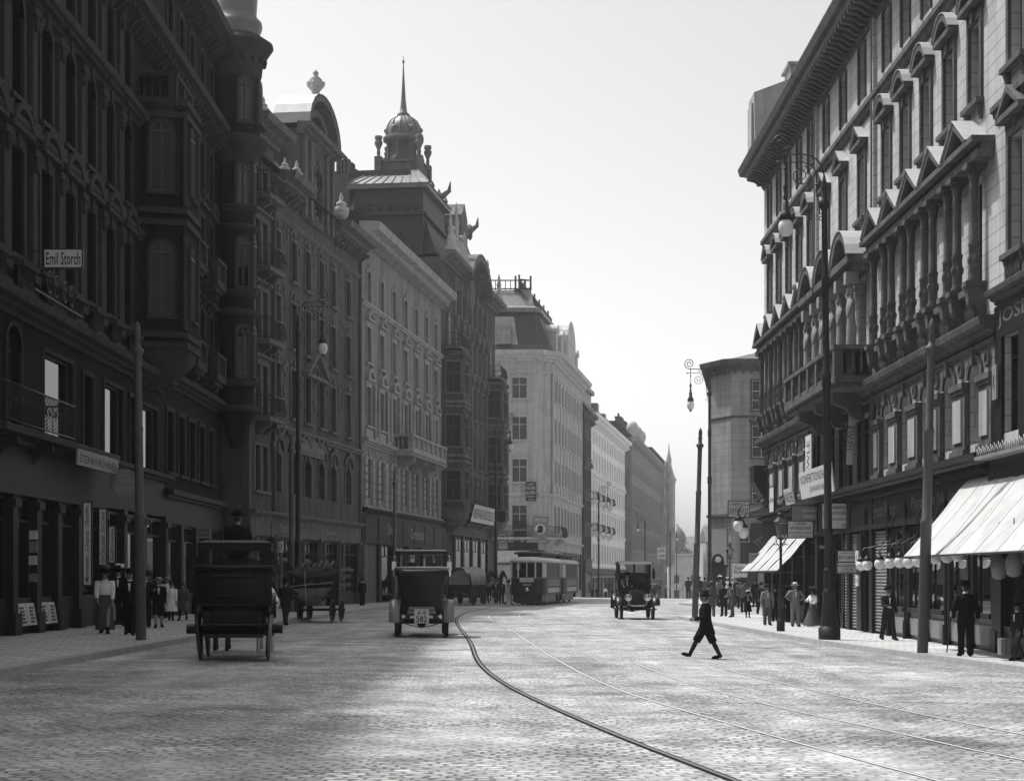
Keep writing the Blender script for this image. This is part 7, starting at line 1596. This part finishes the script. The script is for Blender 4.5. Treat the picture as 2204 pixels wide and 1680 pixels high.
b = MB(); b.ell([(0, 1.0, 1.55, .5, .25), (0, 1.0, 1.8, .56, .28), (0, 1.0, 2.0, .5, .22, .05), (0, 1.0, 2.06, .3, .12)], 16); b.build('seat_back', CL_MID, coach)
b = MB(); b.box((-.5, 1.3, 1.1), (.5, 1.9, 1.55)); b.box((-.55, 1.35, 1.55), (.55, 1.85, 1.68)); b.box((-.5, 1.9, .75), (.5, 2.35, .82)); b.prism([(2.35, .78), (2.5, 1.25), (2.46, 1.25), (2.3, .8)], -.5, .5, (1, 2, 0)); b.build('driver_box', BLACK, coach)
b = MB()
for sx in (-1, 1):
    b.tube([(sx*.5, -.62, .95), (sx*.5, -.6, .72), (sx*.5, -.1, .58), (sx*.5, .5, .55), (sx*.5, .6, .8)], .03, 6); b.tube([(sx*.5, 1.2, .7), (sx*.5, 1.6, .5), (sx*.5, 2.1, .65)], .03, 6)
b.tube([(-.74, 0, .62), (.74, 0, .62)], .04, 8); b.tube([(-.66, 1.75, .47), (.66, 1.75, .47)], .04, 8); b.tube([(-.66, -.58, .72), (.66, -.58, .72)], .022, 6); b.build('springs_and_axles', IRON, coach)
b = MB(); b.box((-.58, -.5, .46), (.58, -.1, .54)); b.build('rear_step', BLACK, coach)
for sx in (-1, 1):
    wheel(coach, (sx*.715, 0, .645), .645, .065, 14, GREY_P if sx > 0 else IRON, tilt=sx*.07); wheel(coach, (sx*.64, 1.75, .5), .5, .06, 12, tilt=sx*.06)
    b = MB(); b.lathe([(.1, -.1), (.1, .1)], (sx*.86, 0, .63), 12, axis=0); b.build('axle_cap', BLACK, coach)
    b = MB(); n = 10; b.loft([[(sx*.60, .72*math.cos(PI*(.1+.75*i/n)), .62+.74*math.sin(PI*(.1+.75*i/n))), (sx*.82, .72*math.cos(PI*(.1+.75*i/n)), .62+.74*math.sin(PI*(.1+.75*i/n))), (sx*.82, .70*math.cos(PI*(.1+.75*i/n)), .61+.71*math.sin(PI*(.1+.75*i/n))), (sx*.60, .70*math.cos(PI*(.1+.75*i/n)), .61+.71*math.sin(PI*(.1+.75*i/n)))] for i in range(n+1)], True); b.build('mudguard', BLACK, coach)
    b = MB(); b.box((sx*.78-.08, 1.25, 1.75), (sx*.78+.08, 1.41, 2.05)); b.lathe([(.07, 2.05), (.03, 2.2)], (sx*.78, 1.33, 0), 8); b.build('coach_lamp', IRON, coach)
b = MB(); b.tube([(0, 1.7, .6), (0, 4.5, .95)], .035, 7); b.build('pole', WOOD_D, coach)
person('coachman in dark coat and bowler on the box of the two-horse coach, seen from behind', coach.location+CR @ Vector((.0, 1.62, 1.24)), 1.78, PI+.1, legs=((1.35, 1.1), (1.35, 1.1)), arms=((.6, .15, .7, -.3), (.6, .15, .7, -.3)), coat_m=CL_BLACK, bot_m=CL_BLACK, hat='bowler', shirt=False, sit=True, wide=1.4, coat_len=.9)
horse('dark bay horse, left of the pair before the coach', coach.location+CR @ Vector((-.42, 3.9, 0)), .12, HORSE_D, 'coach horses', .5); horse('pale grey horse, right of the pair before the coach', coach.location+CR @ Vector((.56, 3.7, 0)), .10, HORSE_W, 'coach horses', -.5)

# ---- landaulet from behind
def car_wheel(parent, pos, r=.42, w=.11, m=RUBBER):
    b = MB(); b.lathe([(r-.1, -w/2), (r-.03, -w/2), (r, -w*.25), (r, w*.25), (r-.03, w/2), (r-.1, w/2), (r-.1, -w/2)], n=26, axis=0); o = b.build('wheel', m, parent); o.location = pos
    b = MB(); b.lathe([(r-.14, -.03), (r-.095, -.04), (r-.095, .04), (r-.14, .03), (r-.14, -.03)], n=24, axis=0); b.lathe([(.05, -.1), (.08, -.05), (.08, .05), (.05, .1)], n=12, axis=0)
    for i in range(12): a = 2*PI*i/12; b.tube([(0, .07*math.cos(a), .07*math.sin(a)), (0, (r-.12)*math.cos(a), (r-.12)*math.sin(a))], .018, 6)
    b.build('rim', GREY_P, o); return o
def guard(parent, x, y, r, w, a0, a1, m, thick=.03):
    b = MB(); n = 12; R = []
    for i in range(n+1):
        a = a0+(a1-a0)*i/n; c, s = math.cos(a), math.sin(a); R.append([(x-w/2, y+r*c, .42+r*s), (x, y+(r+.04)*c, .42+(r+.04)*s), (x+w/2, y+r*c, .42+r*s), (x+w/2, y+(r-thick)*c, .42+(r-thick)*s), (x-w/2, y+(r-thick)*c, .42+(r-thick)*s)])
    b.loft(R, True); return b.build('mudguard', m, parent)
def oldcar(label, loc, rz, front=False, group=None):
    """early motor cab; local -Y is the tail"""
    t = thing('motor_car', label, 'car', loc, rz, group)
    b = MB()
    R = []                                                               # rear tub with folded hood flaring outwards
    for z, hx, y0 in ((.62, .52, -.35), (.72, .56, -.42), (1.0, .60, -.50), (1.4, .64, -.55), (1.7, .70, -.58), (1.8, .74, -.58), (1.88, .75, -.5), (1.92, .70, -.42)):
        R.append([(-hx, y0+.08, z), (-hx*.85, y0, z), (hx*.85, y0, z), (hx, y0+.08, z), (hx, .95, z), (-hx, .95, z)])
    b.loft(R, True); b.build('body', BLACK, t)
    b = MB(); b.tube([(-.75, .3, 1.9), (-.73, -.42, 1.94), (-.5, -.53, 1.95), (.5, -.53, 1.95), (.73, -.42, 1.94), (.75, .3, 1.9)], .045, 8); b.build('hood_roll', GREY_P if not front else LEATHER, t)
    b = MB()
    for sx in (-1, 1):
        b.box((sx*.66-.06, .05, 1.85), (sx*.66+.06, .2, 2.36)); b.box((sx*.66-.05, 1.15, 1.2), (sx*.66+.05, 1.22, 2.36)); b.box((sx*.66-.03, .2, 1.6), (sx*.66+.03, 1.15, 2.36 if front else 1.9))
    b.box((-.04, 1.15, 1.65), (.04, 1.2, 2.36)); b.box((-.66, 1.14, 1.55), (.66, 1.22, 1.66)); b.build('pillars', BLACK, t)
    b = MB(); b.loft([[(-.74, -.1, 2.34), (.74, -.1, 2.34), (.74, 1.75, 2.34), (-.74, 1.75, 2.34)], [(-.74, -.1, 2.44), (.74, -.1, 2.44), (.74, 1.75, 2.43), (-.74, 1.75, 2.43)], [(-.62, .05, 2.48), (.62, .05, 2.48), (.62, 1.65, 2.47), (-.62, 1.65, 2.47)]], False); b.build('roof', BLACK, t)
    b = MB(); b.box((-.70, 1.74, 2.33), (.70, 1.79, 2.43)) if front else b.box((-.6, .25, 2.475), (.6, 1.5, 2.49)); b.build('roof_edge', SIGN_W if front else LEATHER, t)
    g = MB(); g.quad((-.62, 1.19, 1.66), (.62, 1.19, 1.66), (.62, 1.19, 2.35), (-.62, 1.19, 2.35)); g.build('pane', GLASS_C, t)
    b = MB(); b.box((-.55, .0, .95), (.55, .12, 1.55)); b.box((-.55, .1, .85), (.55, .6, .98)); b.box((-.58, 1.25, .75), (.58, 1.75, .95)); b.box((-.58, 1.22, .95), (.58, 1.32, 1.4)); b.build('seat', LEATHER, t)
    b = MB(); b.prism([(1.9, .62), (3.15, .62), (3.15, 1.08), (1.95, 1.2)], -.32, .32, (1, 2, 0)); b.prism([(-.32, 1.1), (-.2, 1.2), (.2, 1.2), (.32, 1.1), (.32, 1.05), (-.32, 1.05)], 1.95, 3.15, (0, 2, 1)); b.box((-.6, 1.85, .6), (.6, 1.95, 1.25)); b.build('bonnet', BLACK, t)
    b = MB(); b.prism([(-.37, .52), (-.39, .95), (-.31, 1.14), (-.13, 1.24), (0, 1.29), (.13, 1.24), (.31, 1.14), (.39, .95), (.37, .52)], 3.15, 3.27, (0, 2, 1)); rd = b.build('radiator', IRON if front else BRASS, t)
    b = MB(); b.prism([(-.27, .6), (-.28, .92), (-.2, 1.06), (0, 1.13), (.2, 1.06), (.28, .92), (.27, .6)], 3.272, 3.285, (0, 2, 1))
    b.build('radiator_core', BLACK, rd)
    b = MB(); b.tube([(-.34, 3.3, .62), (-.2, 3.32, .58), (.2, 3.32, .58), (.34, 3.3, .62)], .025, 6); b.build('crank_bar', CHROME, t)
    b = MB(); b.box((-.42, -.4, .5), (-.34, 3.3, .6)); b.box((.34, -.4, .5), (.42, 3.3, .6)); b.tube([(-.62, 0, .42), (.62, 0, .42)], .05, 8); b.tube([(-.62, 2.95, .42), (.62, 2.95, .42)], .035, 8); b.ball((0, 0, .4), .14, 10, 7); b.tube([(-.6, -.1, .42), (-.3, -.12, .33), (0, -.1, .27), (.3, -.12, .33), (.6, -.1, .42)], .014, 5)
    for sx in (-1, 1): b.tube([(sx*.45, -.65, .58), (sx*.47, -.3, .46), (sx*.47, .3, .46), (sx*.45, .6, .58)], .025, 6); b.tube([(sx*.38, 3.5, .55), (sx*.4, 3.2, .45), (sx*.4, 2.6, .5)], .025, 6)
    b.build('chassis', BLACK, t)
    for sx in (-1, 1):
        car_wheel(t, (sx*.69, 0, .42), w=.14); car_wheel(t, (sx*.66, 2.95, .42))
        guard(t, sx*.77, 0, .62, .30, PI*1.0, PI*.2, GREY_P if not front else BLACK); guard(t, sx*.76, 2.95, .52, .34, PI*.9, PI*.12, BLACK)
        b = MB(); b.box((sx*.74-.14, .4, .40), (sx*.74+.14, 2.45, .44)); b.build('running_board', BLACK, t)
        b = MB(); b.box((sx*.80-.07, 1.25, 1.9), (sx*.80+.07, 1.4, 2.15)) if not front else b.box((sx*.78-.06, 1.8, 1.7), (sx*.78+.06, 1.95, 2.0)); b.lathe([(.07, 2.15 if not front else 2.0), (.04, 2.24 if not front else 2.1), (.05, 2.28 if not front else 2.14), (.01, 2.32 if not front else 2.18)], (sx*(.80 if not front else .78), 1.32 if not front else 1.87, 0), 10); b.lathe([(.02, 1.7), (.05, 1.78), (.06, 1.9)], (sx*(.80 if not front else .78), 1.32 if not front else 1.87, 0), 8); b.build('side_lamp', CHROME if not front else IRON, t)
    if front:
        for sx in (-1, 1):
            b = MB(); b.lathe([(.05, -.12), (.13, -.06), (.15, .05), (.15, .1)], (sx*.40, 3.35, .93), 16, axis=1); b.tube([(sx*.40, 3.3, .85), (sx*.36, 3.25, .6)], .02, 6); h = b.build('headlight', BRASS, t)
            b = MB(); b.lathe([(.001, .11), (.13, .10), (.15, .09)], (sx*.40, 3.35, .93), 16, axis=1); b.build('lens', CHROME, h)
    else:
        b = MB(); b.box((-.36, -.52, .78), (.36, -.38, .86)); b.box((-.4, -.47, .66), (.4, -.42, .76)); b.box((-.42, -.44, .98), (.42, -.36, 1.02)); b.build('luggage_bar', GREY_P, t)
        b = MB(); b.box((-.205, -.62, .28+.12), (.205, -.60, .80)); pl = b.build('number_plate', SIGN_W, t)
        b = MB(); put_text(b, 'A III', 0, .70, .24, .13, -.624); put_text(b, '582', 0, .52, .30, .17, -.624); b.build('lettering', INK, pl)
    b = MB(); n = 20; b.tube([(.3+.19*math.cos(2*PI*i/n), 1.72+.05*math.sin(2*PI*i/n), 1.4+.18*math.sin(2*PI*i/n)) for i in range(n+1)], .015, 6); b.tube([(.3, 1.75, 1.4), (.3, 1.95, 1.1)], .018, 6); b.build('steering_wheel', BLACK, t)
    return t
p = gp(907, 1370); c1 = oldcar('black open-topped motor cab seen from behind, plate reading A III 582', p, .05)
person('chauffeur in dark coat and cap at the wheel of the motor cab seen from behind', p+Vector((-.35, 1.42, .36)), 1.75, PI, legs=((1.4, 1.0), (1.4, 1.0)), arms=((.9, .1, .5, -.1), (.9, .1, .5, -.1)), coat_m=CL_BLACK, bot_m=CL_BLACK, hat='cap', shirt=False, sit=True)
person('passenger with dark hat on the left of the open motor cab', p+Vector((-.3, .3, .40)), 1.6, PI, legs=((1.4, 1.2), (1.4, 1.2)), coat_m=CL_BLACK, bot_m=CL_BLACK, hat='fedora', shirt=False, sit=True); person('passenger with dark rounded hat on the right of the open motor cab', p+Vector((.30, .3, .38)), 1.6, PI, legs=((1.4, 1.2), (1.4, 1.2)), coat_m=CL_BLACK, bot_m=CL_BLACK, hat='wide', shirt=False, sit=True)
p = gp(1371, 1333); c2 = oldcar('dark motor taxi with white roof edge driving towards the camera', p+Vector((0, 3.0, 0)), PI, True)
person('driver in peaked cap behind the windscreen of the oncoming taxi', p+Vector((-.32, 1.6, .22)), 1.72, 0, legs=((1.4, 1.0), (1.4, 1.0)), arms=((.9, .1, .5, -.1), (.9, .1, .5, -.1)), coat_m=CL_DARK, bot_m=CL_DARK, hat='kepi', sit=True)
g_ = ground(19, 205); c3 = dup(c2, (1400-CX and (1400-CX)/FF*215, 215, ground((1400-CX)/FF*215, 215)), PI, 'dark roof of a far motor car just over the brow of the road')

# ---- tarpaulin cart
p = gp(680, 1339)
t = thing('hand_cart', 'box cart under a slack grey tarpaulin standing at the left kerb beside a man', 'cart', p, -.12)
b = MB(); b.box((-.85, -.2, .85), (.85, 1.9, .95))
for z in (1.0, 1.3, 1.6, 1.88): b.box((-.88, -.2, z), (-.82, 1.9, z+.14)); b.box((.82, -.2, z), (.88, 1.9, z+.14))
for z in (1.0, 1.22): b.box((-.82, -.2, z), (.82, -.14, z+.14))
for z in (1.0, 1.3, 1.6): b.box((-.82, 1.85, z), (.82, 1.9, z+.16))
for x in (-.86, -.3, .3, .86): b.box((x-.04, -.24, .8), (x+.04, -.18, 2.02 if abs(x) > .5 else 1.3))
b.build('box', WOOD_D, t)
b = MB(); rr = random.Random(4)
for q in range(9): b.cbox((rr.uniform(-.55, .55), rr.uniform(.0, 1.5), rr.uniform(1.35, 1.9)), (rr.uniform(.3, .6), rr.uniform(.3, .6), rr.uniform(.2, .4)))
for q in range(6): b.tube([(-.6+.2*q, .1, 1.92), (-.5+.22*q, .2, 2.1+.08*(q % 2)), (-.4+.2*q, .4, 1.95)], [.05, .08, .05], 6)
b.build('load', WOOD_M, t)
b = MB(); b.box((.9, -.35, .7), (.98, -.27, 2.0)); b.box((.86, -.3, 1.86), (.98, 1.9, 1.94)); b.box((-.98, -.3, 1.8), (-.88, 1.9, 1.88)); b.build('upright', WOOD_M, t)
b = MB(); n = 12; m_ = 8; vs = []
for j in range(m_+1):
    a = j/m_
    for i in range(n+1):
        u = i/n; x = -.95+1.9*u; sag = math.sin(PI*u)
        if a < .5: q = a/.5; vs.append((x*(.55+.4*q), 1.2-1.45*q, 1.98+.12*math.sin(u*9+q*5)*.8-.16*sag*q+.12*math.sin(PI*q)*sag-.05*q))
        else: q = (a-.5)/.5; vs.append((x*(1-.10*q), -.25-.16*math.sin(PI*q)-.09*math.sin(u*11+q*2), 1.88-.16*sag-(.16+.24*math.sin(u*5.0+.4)**2-.1*u)*q))
b.add(vs, [(j*(n+1)+i, j*(n+1)+i+1, (j+1)*(n+1)+i+1, (j+1)*(n+1)+i) for j in range(m_) for i in range(n)], True); b.build('tarpaulin', TARP, t)
b = MB(); vs = []
for j in range(7):
    for i in range(n+1): u = i/n; q = j/6; vs.append((-.85+1.7*u, -.36-.14*math.sin(PI*u)*math.sin(PI*q)-.02*math.sin(u*14), 1.28-.2*u*0-(.55*math.sin(PI*min(1, u*1.15))**.7)*q-.06*(1-u)))
b.add(vs, [(j*(n+1)+i, j*(n+1)+i+1, (j+1)*(n+1)+i+1, (j+1)*(n+1)+i) for j in range(6) for i in range(n)], True); b.build('hanging_tarpaulin', TARP_L, t)
b = MB(); b.tube([(-.3, -.5, 1.9), (-.28, -.52, 1.3), (-.25, -.5, .8)], .012, 5); b.tube([(-.85, -.4, 1.3), (.7, -.42, 1.45)], .012, 5); b.build('rope', STRAW, t)
b = MB(); b.tube([(-.6, 0, .45), (.6, 0, .45)], .035, 7); b.tube([(-.6, 1.5, .45), (.6, 1.5, .45)], .035, 7); b.box((-.5, -.1, .6), (-.4, 1.7, .85)); b.box((.4, -.1, .6), (.5, 1.7, .85)); b.tube([(-.3, 1.9, .7), (-.1, 3.2, .9)], .03, 6); b.build('undercarriage', WOOD_D, t)
for sx in (-1, 1): wheel(t, (sx*.6, 0, .43), .43, .05, 12); wheel(t, (sx*.6, 1.5, .43), .43, .05, 12)

# ---- covered wagon with horses further on
p = gp(990, 1302)
t = thing('covered_wagon', 'covered wagon with grey hood standing right of the motor cab by the far kerb', 'wagon', p, -.3)
b = MB(); b.prism([(-.55, .75), (-.75, 1.3), (.75, 1.3), (.55, .75)], -.1, 2.6, (0, 2, 1)); b.build('body', WOOD_D, t)
b = MB(); HP = [(.84, 1.2), (.80, 1.7), (.74, 1.95), (.45, 2.14), (.15, 2.26), (-.15, 2.25), (-.45, 2.12), (-.74, 1.93), (-.80, 1.7), (-.84, 1.2)]; b.loft([[(x*w, y-.12*(z-1.3)*(k == 0)+.35*(z-1.3)*(k == 5), 1.25+(z-1.25)*h) for x, z in HP] for k, (y, w, h) in enumerate(((-.3, .98, .98), (.1, 1.0, 1.0), (.6, .93, .92), (1.1, 1.0, 1.02), (1.6, .94, .93), (2.2, 1.04, 1.06)))], True, False); b.add([(x*.8, -.15, 1.25+(z-1.25)*.85) for x, z in HP], [tuple(range(10))]); b.build('hood', mat('worn_wagon_canvas', .24, .9, .3, 2.5, .3), t)
for sx in (-1, 1): wheel(t, (sx*.75, .3, .6), .6, .06, 14); wheel(t, (sx*.75, 2.2, .45), .45, .06, 12)
b = MB(); b.tube([(-.7, .3, .6), (.7, .3, .6)], .04, 7); b.tube([(-.7, 2.2, .45), (.7, 2.2, .45)], .04, 7); b.tube([(-.25, 2.5, .7), (-.3, 4.9, 1.0)], .03, 6); b.tube([(.25, 2.5, .7), (.3, 4.9, 1.0)], .03, 6); b.box((-.6, 2.6, 1.0), (.6, 3.0, 1.1)); b.build('shafts_and_axles', WOOD_D, t)
q = Matrix.Rotation(-.3, 4, 'Z')
horse('dark horse in the shafts of the covered wagon, near one', p+q @ Vector((-.4, 4.6, 0)), -.75, HORSE_D, 'wagon horses', .2); horse('dark horse in the shafts of the covered wagon, far one', p+q @ Vector((.5, 4.7, 0)), -.6, HORSE_D, 'wagon horses', -.2)
person('wagon driver with pale cap behind the hood of the covered wagon', p+q @ Vector((-.2, 2.75, .15)), 1.75, PI-.5, legs=((1.3, 1.1), (1.3, 1.1)), coat_m=CL_MID, bot_m=CL_DARK, hat='cap', hat_m=CL_LIGHT, sit=True, shirt=False)
p2 = at(1056, 0, 114); horse('dark cab horse standing at the kerb beside the lamp', Vector((p2.x, 121, ground(p2.x, 121))), .5, HORSE_D, 'cab horses at the kerb', .0)

# ---- tram, motor car and trailer
TRAMROOF = mat('pale_tram_roof', .36, .6, .12, 2, 0)
GLASS_T = glass_clear('smoky_glass', .12)
def tram(label, loc, rz, L, motor, group='tram set'):
    t = thing('tram_car', label, 'tram', loc, rz, group)
    hw, bow = 1.06, .75
    def plan(f=1.0, e=0): 
        w = hw*f+e; bb = bow*f+e; P = []
        for i in range(7): a = PI*i/6; P.append((-w*math.cos(a)*1.0, -bb*math.sin(a)))
        P = [(-w, 0), (-w*.92, -bb*.62), (-w*.5, -bb*.98), (w*.5, -bb*.98), (w*.92, -bb*.62), (w, 0)]
        return P+[(w, L), (w*.92, L+bb*.62), (w*.5, L+bb*.98), (-w*.5, L+bb*.98), (-w*.92, L+bb*.62), (-w, L)]
    PL = plan(); b = MB(); b.prism(PL, .62, 1.68, (0, 1, 2)); b.box((-hw-.012, 1.2, .70), (hw+.012, L-1.2, .72)); b.build('body', TRAMRED, t)
    b = MB(); b.box((-hw-.02, 1.15, .76), (hw+.02, L-1.15, 1.04)); b.build('side_band', GREY_P, t)
    b = MB(); b.box((-hw-.015, 1.1, 1.16), (hw+.015, L-1.1, 1.56)); b.build('side_panel', IRON_G, t)
    b = MB()
    for x, y in PL: b.box((x*.985-.045, y*.985-.045 if y < L/2 else y-.06, 1.66), (x*.985+.045, y*.985+.045 if y < L/2 else y+.03, 2.62))
    b.box((-.03, -bow*.98-.02, 1.66), (.03, -bow*.98+.04, 2.62)); b.build('window_posts', CREAM, t); b = MB()
    for sx in (-1, 1):
        for y in (1.15, L-1.15): b.box((sx*hw-.04, y-.06, 1.66), (sx*hw+.04, y+.06, 2.62))
        n = 7
        for i in range(1, n): y = 1.15+(L-2.3)*i/n; b.box((sx*hw-.03, y-.035, 1.66), (sx*hw+.03, y+.035, 2.62))
    b.build('side_window_posts', WOOD_M, t)
    b = MB(); b.prism(plan(1, .03), 1.64, 1.72); b.prism(plan(1, .02), 2.56, 2.66); b.build('waist_rail', WOOD_M, t)
    g = MB()
    for a, c in [(a, c) for a, c in zip(PL, PL[1:]+PL[:1]) if not (abs(a[0]-c[0]) < .01)]: g.quad((a[0], a[1], 1.72), (c[0], c[1], 1.72), (c[0], c[1], 2.56), (a[0], a[1], 2.56))
    g.build('pane', GLASS_T, t); g = MB()
    for sx in (-hw, hw): g.quad((sx*.995, 0, 1.72), (sx*.995, L, 1.72), (sx*.995, L, 2.56), (sx*.995, 0, 2.56))
    g.build('side_pane', GLASS_O, t)
    b = MB(); b.box((-hw+.08, 1.05, .9), (hw-.08, 1.15, 2.6)); b.box((-hw+.08, L-1.15, .9), (hw-.08, L-1.05, 2.6)); b.box((-hw+.1, 1.2, 1.0), (-hw+.5, L-1.2, 1.35)); b.box((hw-.5, 1.2, 1.0), (hw-.1, L-1.2, 1.35)); b.build('bulkheads_and_benches', WOOD_D, t)
    b = MB(); b.loft([[(x*s, (y-L/2)*(1-(1-s)*.25)+L/2, z) for x, y in plan(1, .09)] for s, z in ((1, 2.62), (1, 2.70), (.93, 2.80), (.78, 2.90), (.5, 2.96))], True); b.build('roof', TRAMROOF, t)
    b = MB(); b.box((-.7, .3, 2.88), (.7, L-.3, 3.14)); b.loft([[(-.88, -.15, 3.12), (.88, -.15, 3.12), (.88, L+.15, 3.12), (-.88, L+.15, 3.12)], [(-.86, -.12, 3.22), (.86, -.12, 3.22), (.86, L+.12, 3.22), (-.86, L+.12, 3.22)], [(-.5, .1, 3.3), (.5, .1, 3.3), (.5, L-.1, 3.3), (-.5, L-.1, 3.3)]], False); b.build('clerestory', LEATHER, t)
    b = MB(); b.box((-.85, 1.2, .16), (.85, L-1.2, .62)); b.box((-.9, -.4, .22), (.9, .6, .62)); b.box((-.9, L-.2, .3), (.9, L+.3, .62)); b.prism([(-.7, .12), (.7, .12), (.9, .3), (-.9, .3)], -.5, -.4, (0, 2, 1)); b.build('truck', IRON, t)
    for y in (L*.32, L*.68):
        for sx in (-1, 1): b = MB(); b.lathe([(.1, -.06), (.38, -.06), (.40, .02), (.36, .06), (.1, .06)], (sx*.72, y, .40), 18, axis=0); b.build('wheel', IRON, t)
    b = MB(); b.lathe([(.001, -.1), (.12, -.1), (.13, 0), (.1, .05)], (0, -bow-.02, .95), 14, axis=1); b.build('headlight', CHROME, t)
    if motor:
        b = MB(); b.box((-.42, -bow-.09, 1.42), (.42, -bow-.05, 1.66)); s = b.build('destination_board', SIGN_W, t); b = MB(); put_text(b, 'HÜTTELDORF', 0, 1.54, .74, .14, -bow-.094); b.build('lettering', INK, s)
        b = MB(); put_text(b, '11', -.5, 2.32, .2, .3, -bow-.05); put_text(b, '2029', 0, 1.25, .5, .14, -bow-.01); b.build('number', INK_W, t)
        b = MB(); b.box((-.5, 3.2, 3.3), (.5, 5.4, 3.36)); b.tube([(-.35, 3.4, 3.4), (.35, 3.4, 3.4)], .06, 6); b.tube([(-.35, 5.2, 3.4), (.35, 5.2, 3.4)], .06, 6); b.build('roof_gear', IRON, t)
    return t
TA = -math.atan2(.141, 1); p = Vector((1.0, 107.3, ground(1.0, 107))); d = Vector((.141, .99, 0))
tram('front tram car with destination board and route number 11', p, TA, 8.4, True)
q = p+d*10.65; tram('second tram car coupled behind the one with the route number', Vector((q.x, q.y, ground(q.x, q.y))), TA, 8.4, False)
for k, (dx, lab) in enumerate(((-.35, 'tram driver in dark cap behind the front window of the tram'), (.55, 'passenger standing on the open front of the tram, right side'))):
    person(lab, p+Vector((dx, .25, .62)), 1.72, 0, coat_m=CL_BLACK, bot_m=CL_BLACK, hat='kepi' if k == 0 else 'bowler', legs=STAND)
HAZE = .00032
# ---------------------------------------------------------------- air
hm = bpy.data.materials.new('street_haze'); hm.use_nodes = True; N = hm.node_tree.nodes
N.remove(N['Principled BSDF']); pv = N.new('ShaderNodeVolumePrincipled'); pv.inputs['Color'].default_value = (.95, .95, .95, 1); pv.inputs['Density'].default_value = HAZE; pv.inputs['Anisotropy'].default_value = .3
hm.node_tree.links.new(pv.outputs[0], N['Material Output'].inputs['Volume'])
b = MB(); b.box((-125, -45, -22), (205, 905, 48)); struct(b.build('haze', hm), 'stuff')
